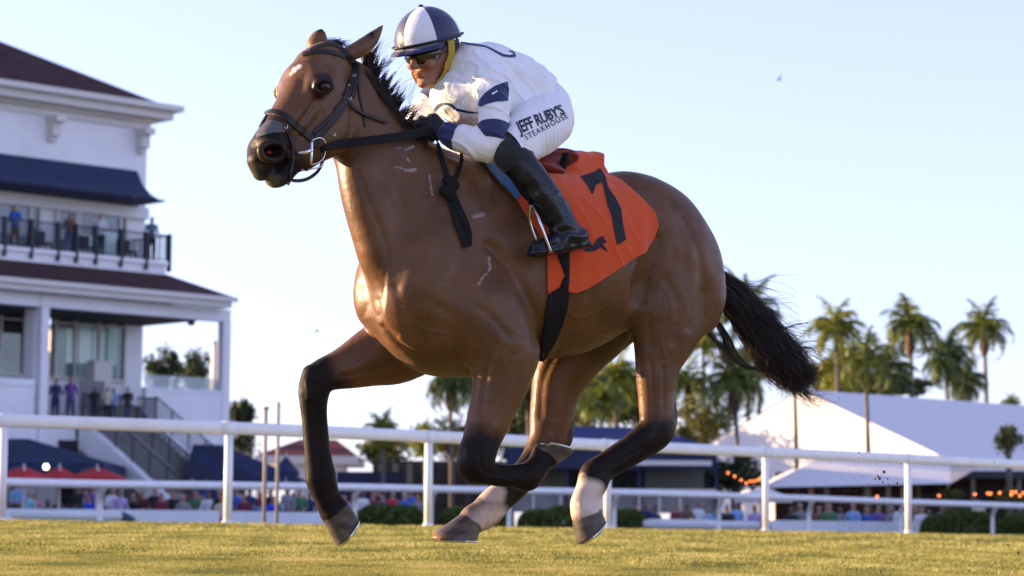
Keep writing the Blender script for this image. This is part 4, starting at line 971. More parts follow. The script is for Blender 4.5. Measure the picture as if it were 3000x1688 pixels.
# helmet
M_hw = cloth_mat('white_helmet_cover', (.74, .74, .78), .5, .25, 18, spec=.3); M_hn = cloth_mat('navy_helmet_cover', (.022, .028, .085), .45, .25, 18, spec=.35)
M_hb = mat('black_helmet_band', (.012, .012, .02), .45); M_gold = mat('yellow_strap', (.50, .33, .03), .6, bump=.3, bscale=300)
HC = (.004, 0, .036); HR = (.140, .116, .132)
def hel(az, el, g=0.0): return jh(HC[0] + (HR[0] + g) * math.cos(el) * math.cos(az), HC[1] + (HR[1] + g) * math.cos(el) * math.sin(az), HC[2] + (HR[2] + g) * math.sin(el))
hv, hf, hm = [], [], []
NA, NE = 72, 16; el0 = R(-2)
for i in range(NE + 1):
    el = el0 + (R(90) - el0) * i / NE
    for j in range(NA): hv.append(hel(R(360 * j / NA), el))
off_ = -2      # gore seams, degrees, from the forehead
for i in range(NE):
    for j in range(NA):
        j2 = (j + 1) % NA; hf.append([i * NA + j, i * NA + j2, (i + 1) * NA + j2, (i + 1) * NA + j]); az = (360 * (j + .5) / NA - off_) % 360
        hm.append(int(az // 60) % 2)
helmet = mesh_obj('helmet', from_h(np.array(hv)), hf, [M_hw, M_hn], jockey)
helmet.data.polygons.foreach_set('material_index', hm); helmet['label'] = 'riding helmet with white and navy quartered cover'
mb = MB(); mb.tube([from_h(hel(R(a), R(1), -.001)) for a in range(0, 361, 6)], .015, 8, False, .35, None); mb.build('helmet_band', M_hb, helmet, smooth=True)
mb = MB(); mb.tube([from_h(hel(0, R(89), .001)), from_h(hel(0, R(90), .007))], .010, 10); mb.build('helmet_button', M_hn, helmet, smooth=True)
pk = []; pfc = []; n1 = 24
for i in range(n1 + 1):
    a = R(-72 + 144 * i / n1); out = .030 * max(0, math.cos(a / R(72) * math.pi / 2)) ** .6
    for (g, dz) in ((-.002, .004), (out, -.008 - out * .25), (out, -.013 - out * .25), (-.002, -.006)):
        p = jh(HC[0] + (HR[0] + g) * math.cos(a), (HR[1] + g * .9) * math.sin(a), HC[2] - .006 + dz); pk.append(from_h(p))
for i in range(n1):
    for k in range(4): k2 = (k + 1) % 4; pfc.append([i * 4 + k, i * 4 + k2, (i + 1) * 4 + k2, (i + 1) * 4 + k])
mesh_obj('helmet_peak', np.array(pk), pfc, M_navy, helmet)
# goggles
M_lens = mat('dark_goggle_lens', (.03, .028, .02), .06, spec=1.0, metal=.35, coat=.5); M_frame = mat('clear_goggle_frame', (.18, .17, .13), .25, spec=.8)
def gog(az, z, g): return jh(-.005 + (.112 + g - abs(z) * .25) * math.cos(az), (.086 + g - abs(z) * .2) * math.sin(az), z - .005)
gv, gf = [], []; na, nz_ = 28, 8
for i in range(na + 1):
    a = R(-66 + 132 * i / na); hgt = .033 * (1 - .28 * math.exp(-(a / .14) ** 2)) * min(1, .55 + (66 - abs(math.degrees(a))) / 22)
    for k in range(nz_ + 1):
        z = hgt * (-1 + 2 * k / nz_); gv.append(from_h(gog(a, z, .008 - .006 * (2 * k / nz_ - 1) ** 2)))
for i in range(na):
    for k in range(nz_): gf.append([i * (nz_ + 1) + k, (i + 1) * (nz_ + 1) + k, (i + 1) * (nz_ + 1) + k + 1, i * (nz_ + 1) + k + 1])
goggles = mesh_obj('goggles', np.array(gv), gf, M_lens, jockey)
mb = MB(); rim = [gv[i * (nz_ + 1)] for i in range(na + 1)] + [gv[i * (nz_ + 1) + nz_] for i in range(na, -1, -1)]; rim.append(rim[0]); mb.tube(rim, .0032, 6); mb.build('goggle_frame', M_frame, goggles, smooth=True)
mb = MB()
for sg in (1, -1):
    Pq = [gog(R(64 * sg), 0, .006), jh(.0, .092 * sg, .010), jh(-.06, .088 * sg, .022), jh(-.115, .04 * sg, .03)]
    flat(mb, np.array([from_h(p) for p in catmull(Pq, 5)]), np.array([HL * sg] * (3 * 5 + 1)), .016, .003)
mb.build('goggle_strap', M_hb, goggles)
mb = MB()
for sg in (1, -1):
    for f0 in (-.006,):
        Pq = [jh(f0, .100 * sg, .030), jh(f0 + .002, .090 * sg, -.03), jh(.022, .074 * sg, -.075), jh(.038, .044 * sg, -.115), jh(.045, .0, -.128)]
        flat(mb, np.array([from_h(p) for p in catmull(Pq, 5)]), np.array([(JL * sg) @ HB] * 10 + [((JL * sg * .6 - JU * .8)) @ HB] * 11), .040, .006)
mb.build('chin_strap', M_gold, helmet)
mb = MB(); flat(mb, np.array([from_h(p) for p in catmull([jh(-.05, .088, .02), jh(-.045, .088, -.04), jh(-.03, .075, -.085), jh(-.0, .062, -.095)], 5)]), np.array([HL] * 16), .026, .008)
mb.build('neck_harness', M_hb, helmet)
# collar
mb = MB(); Cc = H(1318, 200, 0); axn = H(1345, 205, 0) - jh(-.02, 0, -.05); axn /= np.linalg.norm(axn)
e1_ = np.cross(axn, HZ); e1_ /= np.linalg.norm(e1_); e2_ = np.cross(axn, e1_)
Cq = jh(-.02, 0, -.05) + axn * .055
for dz, r_ in ((0, .066), (.022, .071)): pass
mb.tube([from_h(Cq + (e1_ * math.cos(R(a)) + e2_ * math.sin(R(a))) * .066) for a in range(0, 361, 12)], .016, 8, False, .45)
mb.build('collar', M_navy, jersey, smooth=True)
# ============================================================ SADDLE CLOTH, SADDLE, BRIDLE
M_orange = cloth_mat('orange_cloth', (.66, .085, .022), .8, .35, 7, (1, 1, .5), fine=.35, sheen=.3, spec=.15)
M_blue = cloth_mat('blue_cloth', (.05, .15, .34), .85, .3, 12, fine=.3)
M_strapm = mat('dark_brown_leather', (.014, .008, .006), .42, spec=.4, bump=.25, bscale=250)
M_web = mat('black_webbing', (.007, .007, .008), .75, spec=.25, bump=.3, bscale=500)
M_steel = mat('polished_steel', (.70, .68, .64), .22, 1.0)
M_red = mat('red_saddle_leather', (.16, .018, .016), .45, bump=.3, bscale=60)
s0, s1 = H(1935, 600)[0] - .05, H(1500, 600)[0] + .12
i0 = int((s0 - fld.lo[0]) / VOX); i1 = int((s1 - fld.lo[0]) / VOX); kz = int((H(1600, 900)[2] - fld.lo[2]) / VOX)
fc = Field((fld.ax[0][i0], fld.lo[1], fld.ax[2][kz]), (fld.ax[0][i1], fld.ax[1][-1], fld.ax[2][-1]), VOX)
fc.n = np.array([i1 - i0, fld.n[1], fld.n[2] - kz]); fc.ax = [fld.ax[0][i0:i1], fld.ax[1], fld.ax[2][kz:]]; fc.F = fld.F[i0:i1, :, kz:].copy()
for i in range(3): fc.lo[i] = fc.ax[i][0]
for (a, b, r) in (((1655, 500, 0), (1745, 492, 0), 48),):
    p, m = hp(*a); q, m2 = hp(*b); fc.cone(p, q, r * m, (r - 6) * m2, .06, LV, 1.0)
chain([(1560, 500, 0, 30), (1655, 500, 0, 40)], .06, 1.2, fl=fc)
Vc, Qc = fc.mesh(4); nc = normals_of(Vc, Qc)
Pc = projv(from_h(Vc * [1, 1, 1] * np.where(Vc[:, 1:2] < 0, [1, -1, 1], [1, 1, 1])))
wv = np.sin(Vc[:, 0] * 2 * math.pi / .085 + 1.5 * noise3(Vc, 2, 3, 2)) * .5 + noise3(Vc * [1, 1, .35], 5, 31, 2) * .8
fre = np.clip((1.42 - Vc[:, 2]) / .35, 0, 1) * .6 + .4
Vcl = Vc + nc * (.008 + .003 * wv * fre + .008 * (1 - np.abs(noise3(Vc @ np.array([[.8, 0, .6], [0, 1, 0], [-.6, 0, .8]]) * [7, 2, 1.6], 1.0, 91, 2))) ** 5 * fre)[:, None]
bottomdist = np.clip(polysdf(Pc, [(1521, 560), (1926, 560), (1926, 650), (1680, 859), (1604, 862)]), -60, 0)
cloth_poly = [(1519, 545), (1512, 586), (1545, 640), (1580, 690), (1602, 750), (1604, 862), (1640, 852), (1684, 858), (1720, 846), (1800, 796), (1880, 742), (1914, 700), (1927, 660), (1917, 625), (1880, 585), (1820, 535), (1782, 512), (1768, 488), (1766, 420), (1640, 400), (1500, 440)]
scp = polysdf(Pc, cloth_poly) * .0012
a, b = clipmesh(Vcl, Qc, scp)
scloth = mesh_obj('saddle_cloth', from_h(a), b, M_orange)
tag(scloth, 'orange number cloth with a black seven draped over the horse under the saddle', 'saddle cloth')
so = scloth.modifiers.new('thickness', 'SOLIDIFY'); so.thickness = .003; so.offset = -1
CB = BVHTree.FromPolygons([tuple(v) for v in from_h(a).tolist()], b.tolist())
M_num = mat('black_number', (.010, .010, .014), .75, bump=.2, bscale=200)
c3 = lambda L: [(1200 + x / 1.9325, 350 + y / 1.9325) for x, y in L]
decal('number_seven', [c3([(967, 325), (1010, 312), (1048, 298), (1075, 275), (1108, 322), (1112, 345), (1085, 333), (1052, 374), (1027, 381), (1040, 420), (1032, 424), (1014, 388), (990, 352)]),
                       c3([(1085, 333), (1112, 345), (1128, 395), (1160, 437), (1196, 505), (1206, 590), (1224, 683), (1173, 712), (1158, 640), (1146, 560), (1118, 478)])], CB, .003, M_num, scloth, 9)
# running-horse emblem below the number
decal('running_horse_emblem', [c3([(985, 748), (1000, 730), (1035, 722), (1046, 702), (1062, 678), (1080, 664), (1096, 662), (1100, 676), (1112, 690), (1111, 698), (1100, 692), (1090, 706), (1106, 724), (1122, 752), (1100, 738), (1082, 726), (1050, 742), (1012, 750)])], CB, .003, M_num, scloth, 9)
decal('running_horse_emblem', [c3([(940, 742), (985, 722), (1040, 712), (1046, 704), (1040, 724), (1000, 732), (965, 738)])], CB, .003, M_num, scloth, 9)
# the same on the far side of the cloth is left plain; girth and its buckle guard
Hg = BVHTree.FromPolygons([tuple(v) for v in HVw.tolist()], HQ.tolist())
girth = decal('girth', [[(1600, 880), (1606, 862), (1640, 842), (1660, 831), (1655, 808), (1628, 735), (1668, 735), (1667, 800), (1664, 862), (1660, 895), (1647, 945), (1622, 1000), (1600, 1035), (1581, 1060), (1579, 1050), (1583, 1000), (1592, 940)]], CB, .004, M_web, None, 9)
gv_ = np.array([v.co[:] for v in girth.data.vertices]) + np.array(girth.location)
for i, v in enumerate(girth.data.vertices):
    q, nrm = np.array(gv_[i]), None
    px_ = project(q); hq = cast(px_[0], px_[1], Hg, .0); cq = cast(px_[0], px_[1], CB, .0)
    if px_[1] > 858: w_ = hq[0] + hq[1] * .010; v.co = Vector(w_ - np.array(girth.location))
tag(girth, 'black girth strap hanging from the saddle over the orange cloth and round the belly', 'girth')
so = girth.modifiers.new('thickness', 'SOLIDIFY'); so.thickness = .004; so.offset = 0
# blue pad cloth in front of the orange cloth
fc2 = [(1402, 468), (1428, 500), (1459, 536), (1490, 564), (1510, 589), (1518, 584), (1530, 560), (1546, 580), (1549, 540), (1539, 536), (1500, 500), (1500, 440), (1420, 420)]
Hs0 = H(1560, 600)[0] - .05; Hs1 = H(1390, 400)[0] + .05
i0 = int((Hs0 - fld.lo[0]) / VOX); i1 = int((Hs1 - fld.lo[0]) / VOX)
fp = Field(fld.lo, fld.lo + .01, VOX); fp.n = np.array([i1 - i0, fld.n[1], fld.n[2] - kz]); fp.ax = [fld.ax[0][i0:i1], fld.ax[1], fld.ax[2][kz:]]; fp.F = fld.F[i0:i1, :, kz:].copy()
for i in range(3): fp.lo[i] = fp.ax[i][0]
Vp, Qp = fp.mesh(3); np_ = normals_of(Vp, Qp); Pp = projv(from_h(Vp * np.where(Vp[:, 1:2] < 0, [1, -1, 1], [1, 1, 1])))
a, b = clipmesh(Vp + np_ * (.014 + .002 * noise3(Vp, 6, 2, 2))[:, None], Qp, polysdf(Pp, fc2) * .0012)
pad = mesh_obj('saddle_pad', from_h(a), b, M_blue); tag(pad, 'blue cloth pad showing in front of the orange number cloth', 'saddle pad')
so = pad.modifiers.new('thickness', 'SOLIDIFY'); so.thickness = .006; so.offset = -1
# saddle: seat with raised cantle, flap, stirrup leather and irons
fs = Field(H(1700, 560, 0) - [.1, .3, .1], H(1480, 400, 0) + [.1, .3, .12], .005)
chain([(1520, 468, 0, 26), (1560, 474, 0, 24), (1610, 478, 0, 26), (1645, 470, 0, 24)], .03, 2.4, fl=fs)
blob(1640, 462, .0, 34, 14, .13, 22, .02, fl=fs); blob(1600, 490, .10, 62, 20, .05, 12, .02, fl=fs, sym=True)
Vs, Qs = fs.mesh(2)
saddle = mesh_obj('saddle', from_h(Vs), Qs, M_red); tag(saddle, 'small red leather racing saddle under the jockey', 'saddle')
fs = Field(H(1700, 560, 0) - [.1, .3, .1], H(1480, 400, 0) + [.1, .3, .12], .005)
chain([(1612, 497, .10, 8), (1640, 494, .11, 9), (1656, 470, .12, 9), (1654, 452, .10, 8)], .01, 1.6, fl=fs)
V_, Q_ = fs.mesh(1); mesh_obj('cantle_edge', from_h(V_), Q_, M_web, saddle)
def pts_lat(L, lats=None): return [from_h(H(a, b, c)) for a, b, c in L]
for sg in (1, -1):
    def w3(px, py, lat): q = H(px, py, lat); return from_h(q * [1, sg, 1])
    ir = MB(); ir.tube(catmull([w3(1557, 598, .325), w3(1578, 640, .385), w3(1596, 690, .40), w3(1614, 740, .395)], 4), .006, 6)
    ir.tube(catmull([w3(1557, 598, .325), w3(1552, 640, .30), w3(1570, 700, .30), w3(1600, 742, .30)], 4), .006, 6)
    iron = ir.build('stirrup', M_steel, saddle, smooth=True)
    mb = MB(); mb.tube([w3(1614, 741, .40), w3(1600, 744, .30)], .012, 8, True, .5); mb.build('stirrup_tread', mat('red_rubber_tread', (.25, .01, .02), .6), iron, smooth=True)
    mb = MB(); Q1 = np.array(catmull([w3(1540, 500, .29), w3(1548, 550, .31), w3(1557, 600, .325)], 4)); flat(mb, Q1, np.array([HL * sg] * len(Q1)), .024, .004); mb.build('stirrup_leather', M_web, saddle)
# ---- bridle on the head
HEADB = HBVH
bridle = empty('bridle', from_h(K(960, 150, .02)), 'dark leather bridle on the bay horse with silver bit and long reins', 'bridle')
def st(name, pts, w, off=.003, th=.005, n=5, parent=bridle, m=M_strapm):
    mb = MB(); q = strap(mb, pts, HEADB, w, off, th, n); o = mb.build(name, m, parent, smooth=False); return o, q
st('browband', [(889, 161), (905, 156), (935, 152), (970, 154), (1005, 164), (1036, 182)], .022)
st('headpiece', [(915, 148), (925, 140), (955, 130), (985, 133), (1008, 150), (1030, 172)], .020)
cp, _ = st('cheekpiece', [(1034, 178), (1040, 205), (1032, 232), (1026, 268), (1010, 305), (990, 335), (965, 365), (942, 390), (926, 404)], .024)
st('cheekpiece', [(1008, 300), (990, 322), (962, 350), (935, 375), (918, 392)], .016, .007)
st('cheekpiece', [(1044, 190), (1048, 215), (1040, 250), (1030, 285)], .016, .005)
st('cheekpiece', [(1022, 232), (1016, 262), (1004, 295), (980, 325)], .014, .006)
st('throatlash', [(1042, 195), (1048, 240), (1054, 290), (1064, 330), (1068, 372)], .010)
st('strap_end', [(1022, 300), (1034, 318), (1062, 335), (1095, 348), (1131, 362)], .014, .010)
st('noseband', [(784, 333), (800, 329), (822, 335), (846, 350), (868, 370), (888, 386), (912, 408), (930, 428)], .028, .004, .008)
st('noseband', [(784, 336), (772, 356), (764, 372)], .014, .003)
st('drop_noseband', [(832, 366), (842, 390), (852, 416), (858, 446), (858, 475), (850, 505), (845, 538)], .012, .004, .006)
for (x, y) in ((1035, 222), (1015, 250), (1022, 288), (975, 392), (835, 372)):
    q, nn = cast(x, y, HEADB, .010); mb = MB(); t1 = np.cross(nn, HZ); t1 /= np.linalg.norm(t1); t2 = np.cross(nn, t1)
    mb.tube([q + (t1 * math.cos(R(a)) * .006 + t2 * math.sin(R(a)) * .009) for a in range(20, 230, 30)], .0015, 5, False); mb.build('buckle', M_steel, bridle, smooth=True)
def kw(px, py, lat): return from_h(K(px, py, lat))
# bit: D ring, cheek bar, mouthpiece
mb = MB(); mb.tube(catmull([kw(914, 412, .095), kw(913, 445, .10), kw(911, 482, .095)], 3), .0055, 8)
mb.tube(catmull([kw(914, 412, .095), kw(930, 405, .095), kw(947, 408, .092), kw(954, 430, .09), kw(948, 462, .09), kw(930, 478, .09), kw(911, 482, .095)], 3), .0035, 6)
bit = mb.build('bit', M_steel, bridle, smooth=True)
mb = MB(); mb.tube([kw(912, 440, .10), kw(895, 447, .09), kw(872, 448, .07), kw(862, 448, .05)], [.010, .008, .006, .004], 8); mb.build('mouthpiece', M_steel, bit, smooth=True)
mb = MB(); q = np.array(catmull([kw(846, 526, .03), kw(870, 530, .04), kw(896, 526, .05), (kw(918, 514, .06)), kw(934, 498, .07), kw(948, 470, .085)], 4)); flat(mb, q, np.array([from_h(KL) - from_h(np.zeros(3))] * len(q)), .013, .005); mb.build('chin_strap', M_strapm, bridle)
mb = MB(); q = np.array(catmull([kw(882, 497, .05), kw(895, 500, .06), kw(910, 496, .08), kw(940, 488, .08), kw(950, 470, .085)], 4)); mb.tube(q, .003, 6); mb.build('curb_chain', M_steel, bridle, smooth=True)
# reins: from the bit to the gloved hands, near and far
def rein(pts, w):
    mb = MB(); q = np.array(catmull(pts, 6)); nn = np.array([HL * .95 + HZ * .3] * len(q)); flat(mb, q, nn, w, .005); return mb.build('rein', M_web, bridle)
rein([kw(940, 440, .095), kw(960, 431, .12), from_h(H(1010, 420, .15)), from_h(H(1075, 413, .17)), from_h(H(1150, 403, .17)), from_h(H(1215, 392, .14)), from_h(H(1262, 384, .11))], [.026] * 10 + [.034] * 27)
st('rein', [(1268, 400), (1282, 440), (1298, 485), (1312, 530), (1318, 552)], .020, .012, .005, m=M_web)
st('rein', [(1290, 402), (1330, 430), (1348, 462), (1340, 505), (1326, 548)], .016, .014, .005, m=M_web)
fl_ = K(850, 445, -.095); rein([from_h(fl_), from_h(H(1000, 440, -.13)), from_h(H(1120, 430, -.10)), from_h(H(1236, 388, -.03))], .018)
q0, nn = cast(1318, 560, HBVH, .02); fk = Field(to_h(q0) - .09, to_h(q0) + .09, .003)
e1 = H(1318, 560, .15) - H(1300, 520, .15); qh = to_h(q0); U_ = H(1318, 500, .15) - H(1318, 560, .15); U_ /= np.linalg.norm(U_); S_ = np.array([1., 0, 0]); 
for (du, ds, a1, r_) in ((.022, .004, 20, .016), (.0, -.004, -30, .019), (-.022, -.006, 25, .016)):
    d_ = S_ * math.cos(R(a1)) + U_ * math.sin(R(a1)); c_ = qh + U_ * du - S_ * ds; fk.cone(c_ - d_ * .020, c_ + d_ * .020, r_, r_, .003)
fk.cone(qh + U_ * .035, qh - U_ * .035 , .014, .016, .008)
V_, Q_ = fk.mesh(1); mesh_obj('rein_knot', from_h(V_), Q_, M_web, bridle)
for L in ([(1318, 580), (1330, 630), (1345, 675), (1357, 705), (1361, 725)], [(1326, 575), (1345, 620), (1362, 660), (1370, 690), (1366, 722)]):
    st('rein_end', L, .026, .012, .005, m=M_web)
# ---- eye, nostril lining
M_eye = mat('horse_eye', (.010, .005, .003), .12, spec=.4)
for sg in (1, -1):
    c = K(948, 254, .0) if False else K(948, 254, .106)
    c = c if sg == 1 else mirror(c, KO_h, KL)
    fe = Field(c - .03, c + .03, .002); fe.ell(c, (.024, .021, .021), np.array([KF, KL, HZ]), 0); V_, Q_ = fe.mesh(1); mesh_obj('eye', from_h(V_), Q_, M_eye, horse)
M_nos = mat('nostril_lining', (.30, .015, .02), .35, emit=None)
q, nn = cast(790, 447, HBVH, .002); c = to_h(q)
fe = Field(c - .03, c + .03, .002); fe.ell(c + KL * -.004, (.011, .008, .009), np.array([KF, KL, HZ]), 0); V_, Q_ = fe.mesh(1); mesh_obj('nostril_lining', from_h(V_), Q_, M_nos, horse)
decal('nasal_strip', [[(764, 372), (786, 352), (812, 356), (838, 368), (836, 386), (800, 390), (752, 404), (750, 396)]], HBVH, .003, mat('grey_nasal_strip', (.085, .085, .09), .6), horse, 9)['label'] = 'grey strip across the nose above the nostrils'
# ---- shoes
for nm, (cc, sc_, sn, rc, rs_, t_, h_, lat) in HOOF.items():
    fwd = (t_ - h_); fwd /= np.linalg.norm(fwd); side = np.cross(sn, fwd)
    mb = MB(); Q1 = []; N1 = []
    for a in range(-140, 141, 10):
        Q1.append(from_h(sc_ + fwd * math.cos(R(a)) * rs_ * .93 + side * math.sin(R(a)) * rs_ * .86 + sn * .002)); N1.append(sn @ HB)
    mb2 = MB(); flat(mb2, np.array(Q1), np.array(N1), .016, .008); mb2.build('horseshoe', M_steel, horse)
# ============================================================ MANE AND TAIL (hair strands)
M_hair = mat('black_horse_hair', (.010, .007, .006), .45, spec=.4)
rng = np.random.RandomState(4)
_nt = M_hair.node_tree; _g = _nt.nodes.new('ShaderNodeNewGeometry'); _cr = _nt.nodes.new('ShaderNodeValToRGB'); _cr.color_ramp.elements[0].color = (.005, .004, .004, 1); _cr.color_ramp.elements[0].position = .55; _cr.color_ramp.elements[1].color = (.060, .026, .013, 1)
_nt.links.new(_g.outputs['Random Per Island'], _cr.inputs[0]); _nt.links.new(_cr.outputs[0], _nt.nodes['Principled BSDF'].inputs['Base Color'])
def strands(name, gens, parent, w0=.0016):
    v, f = [], []
    for pts, w in gens:
        P_ = np.array(catmull(pts, 4)); m = len(P_); b = len(v)
        t = np.gradient(P_, axis=0); t /= np.linalg.norm(t, axis=1)[:, None] + 1e-9
        r_ = rng.normal(size=3); u = np.cross(t, r_); u /= np.linalg.norm(u, axis=1)[:, None] + 1e-9; q = np.cross(t, u)
        ww = w * np.linspace(1, .25, m)[:, None]
        for k in range(3): v.append(P_ + (u * math.cos(k * 2.094) + q * math.sin(k * 2.094)) * ww)
        bb = b
        f.append((m,)); 
    V_ = []; F_ = []; off = 0; i = 0
    for (m,) in f:
        A = v[i:i + 3]; i += 3; V_.append(np.concatenate(A))
        k = np.arange(m - 1)
        for a_, c_ in ((0, 1), (1, 2), (2, 0)): F_.append(np.stack([off + a_ * m + k, off + c_ * m + k, off + c_ * m + k + 1, off + a_ * m + k + 1], 1))
        off += 3 * m
    return mesh_obj(name, np.concatenate(V_), np.concatenate(F_), M_hair, parent)
# tail: centre line, radius
TL = [(2075, 800, 0, 30), (2150, 872, 0, 46), (2212, 952, 0, 62), (2262, 1022, .02, 74), (2312, 1074, .03, 72), (2344, 1112, .04, 56)]
tc_ = np.array([H(a, b, c) for a, b, c, r in TL]); tr_ = np.array([r * .00125 for *_, r in TL])
gens = []
for i in range(1700):
    a = rng.uniform(0, 6.283); rr = math.sqrt(rng.uniform(0, 1)); spread = rng.normal(0, .25); wav = rng.uniform(0, 6.28); wam = .003 + .020 * rr * rng.rand()
    end = rng.choice([4, 5, 5, 5, 5]) if rng.rand() < .8 else 3; pts = []
    for j in range(0, end + 1):
        t = tc_[min(j + 1, 5)] - tc_[max(j - 1, 0)]; t /= np.linalg.norm(t); u = np.cross(t, LV); u /= np.linalg.norm(u)
        k = rr * tr_[j] * (1.0 + .10 * rng.normal()) ; aa = a + spread * j
        pts.append(from_h(tc_[j] + u * math.cos(aa) * k + LV * math.sin(aa) * k * .6 + rng.normal(0, .0015 + .0012 * j, 3) + u * wam * math.sin(wav + j * 1.9) * (j > 0)))
    if end < 5:
        d = pts[-1] - pts[-2]; pts.append(pts[-1] + d * rng.uniform(.4, .9) + from_h(rng.normal(0, .02, 3)) - from_h(np.zeros(3)))
    else:
        d = pts[-1] - pts[-2]; pts.append(pts[-1] + d * (rng.uniform(.0, .55) + (rng.rand() < .12) * rng.uniform(.2, .8)) + (from_h(rng.normal(0, .012, 3)) - from_h(np.zeros(3))) + (from_h([-.02, 0, .01]) - from_h(np.zeros(3))))
    gens.append((pts, .0015))
def px3(L, lat=0): return [from_h(H(a, b, lat + rng.normal(0, .01))) for a, b in L]
for i in range(150):     # flyaway strands above and below
    k = rng.randint(1, 5); c_ = TL[k]; up = rng.rand() < .62
    x, y = c_[0] + rng.uniform(-20, 30), c_[1] + (-c_[3] * .75 if up else c_[3] * .5)
    L = [(x, y)]; dx, dy = (rng.uniform(26, 52), rng.uniform(-16, 14)) if up else (rng.uniform(14, 40), rng.uniform(14, 34))
    for j in range(4): x += dx * (1 - .1 * j); y += dy; dy += rng.uniform(-3, 14) if up else rng.uniform(-12, 4); L.append((x, y))
    gens.append((px3(L), .0011))
for i in range(110):     # wisps hanging below the tail
    k = rng.randint(3, 6); c_ = TL[k]; x, y = c_[0] + rng.uniform(-25, 10), c_[1] + c_[3] * .35; L = [(x, y)]; dx, dy = rng.uniform(10, 26), rng.uniform(16, 34)
    for j in range(4): x += dx; y += dy; dy -= rng.uniform(2, 11); dx += rng.uniform(-2, 6); L.append((x, y))
    gens.append((px3(L, .02), .0011))
for i in range(60):     # loose lock at the root falling below
    o = rng.normal(0, 5); L = [(2068 + o, 965 + o * .3), (2086 + o, 990), (2110 + o * 1.2, 1018), (2125 + o * 1.5, 1060 + o), (2135 + rng.uniform(-10, 30), 1062 + rng.uniform(0, 45))]
    gens.append((px3(L, .03), .0011))
for i in range(90):
    o = rng.uniform(0, 1); L = [(2090 + 15 * o, 938), (2108 + 30 * o, 985), (2120 + 40 * o, 1030), (2150 + 40 * o, 1065), (2190 + 40 * o, 1085)]
    gens.append((px3(L, .02), .0011))
tail = strands('tail', gens, horse)
# mane: locks rising off the crest, blown back
gens = []
crest = [(1066, 196), (1090, 236), (1112, 272), (1135, 304), (1160, 332), (1190, 356), (1215, 374)]
def crest_pt(t):
    t = t * (len(crest) - 1); i = min(int(t), len(crest) - 2); u = t - i; return (crest[i][0] * (1 - u) + crest[i + 1][0] * u, crest[i][1] * (1 - u) + crest[i + 1][1] * u)
for i in range(58):
    t0 = rng.uniform(0, .97); ld = rng.normal(0, .22); ll = (1.2 - .5 * t0) * rng.uniform(.55, 1.2); ang = R(82 - 30 * t0) + ld; cv = rng.uniform(-.9, .5)
    x0, y0 = crest_pt(t0); x, y = x0 - 4, y0 + 8; C_ = [(x, y)]; a2 = ang
    for j in range(5): x += math.cos(a2) * ll * 18; y -= math.sin(a2) * ll * 18; a2 += cv * .22 * (1 if j < 3 else -1.2); C_.append((x, y))
    lat_c = rng.normal(0, .012)
    for k in range(22):
        t = np.clip(t0 + rng.normal(0, .028), 0, 1); sx_, sy_ = crest_pt(t); dx, dy = sx_ - x0, sy_ - y0; ln = rng.uniform(.6, 1.0); la = rng.normal(0, .010); P_ = []; wob = rng.normal(0, 1.6, 2)
        for j in range(6):
            s_ = j / 5; cx_, cy_ = C_[j]; q = 1 - s_ ** 1.2 * .85
            P_.append(from_h(H(C_[0][0] + (cx_ - C_[0][0]) * ln + dx * q + wob[0] * s_ * 2, C_[0][1] + (cy_ - C_[0][1]) * ln + dy * q + wob[1] * s_ * 2, lat_c * s_ + la * q)))
        gens.append((P_, .0017))
for i in range(26):     # long stray hairs
    x, y = crest_pt(rng.uniform(.05, 1)); P_ = [(x, y + 4)]; a2 = rng.uniform(50, 88); L_ = rng.uniform(90, 150)
    for j in range(4): x += math.cos(R(a2)) * L_ / 4; y -= math.sin(R(a2)) * L_ / 4; a2 += rng.uniform(-16, 10); P_.append((x, y))
    gens.append((px3(P_), .0009))
for i in range(260):    # hair lying against the crest
    t = rng.uniform(0, 1); x, y = crest_pt(t); L = [(x - 2, y + 6), (x + 6, y + 14 + rng.uniform(-6, 6)), (x + 22 + rng.uniform(-5, 8), y + 30), (x + 36 + rng.uniform(-5, 14), y + 62 + rng.uniform(-15, 18))]
    P_ = []
    for j, (a_, b_) in enumerate(L):
        q, nn = cast(a_, b_, HBVH, .006 + .003 * j); P_.append(q)
    gens.append((P_, .0016))
mane = strands('mane', gens, horse)
gens = []
for i in range(160):    # forelock swept back over the poll
    x, y = 968 + rng.normal(0, 12), 134 + rng.normal(0, 4); lat = rng.normal(0, .012)
    L = [(x, y), (x + rng.uniform(0, 14), y - rng.uniform(4, 16)), (x + rng.uniform(8, 34), y - rng.uniform(0, 16)), (x + rng.uniform(16, 46), y + rng.uniform(-8, 8))]
    gens.append(([kw(a_, b_, lat) for a_, b_ in L], .0012))
strands('forelock', gens, horse)
# ============================================================ GRANDSTAND
BA = np.array([.72, .694, 0]); BB_ = np.array([-.694, .72, 0]); BO = at_depth(675, 1250, 100.0)
M_wall = mat('white_stucco', (.80, .80, .83), .85, var=.06, vscale=.6, bump=.25, bscale=25)
M_trim = mat('cream_trim', (.66, .63, .60), .7)
M_roof = tex_mat('brown_roof_tiles', [(.3, (.042, .020, .022)), (.7, (.075, .036, .036))], 2, .9, .5, 8)
M_navyc = mat('navy_canvas', (.012, .024, .075), .8, var=.15, vscale=1.5)
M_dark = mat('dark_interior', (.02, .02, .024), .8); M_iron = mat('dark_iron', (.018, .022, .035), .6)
M_glass = mat('green_window_glass', (.10, .20, .19), .12, spec=.8, var=.4, vscale=.5); M_gl2 = mat('pale_window_glass', (.42, .62, .56), .15, spec=.8); M_gl3 = mat('grey_window_glass', (.10, .13, .16), .12, spec=.8, var=.5, vscale=.6)
M_conc = mat('grey_concrete', (.22, .21, .21), .9, var=.15, vscale=2)
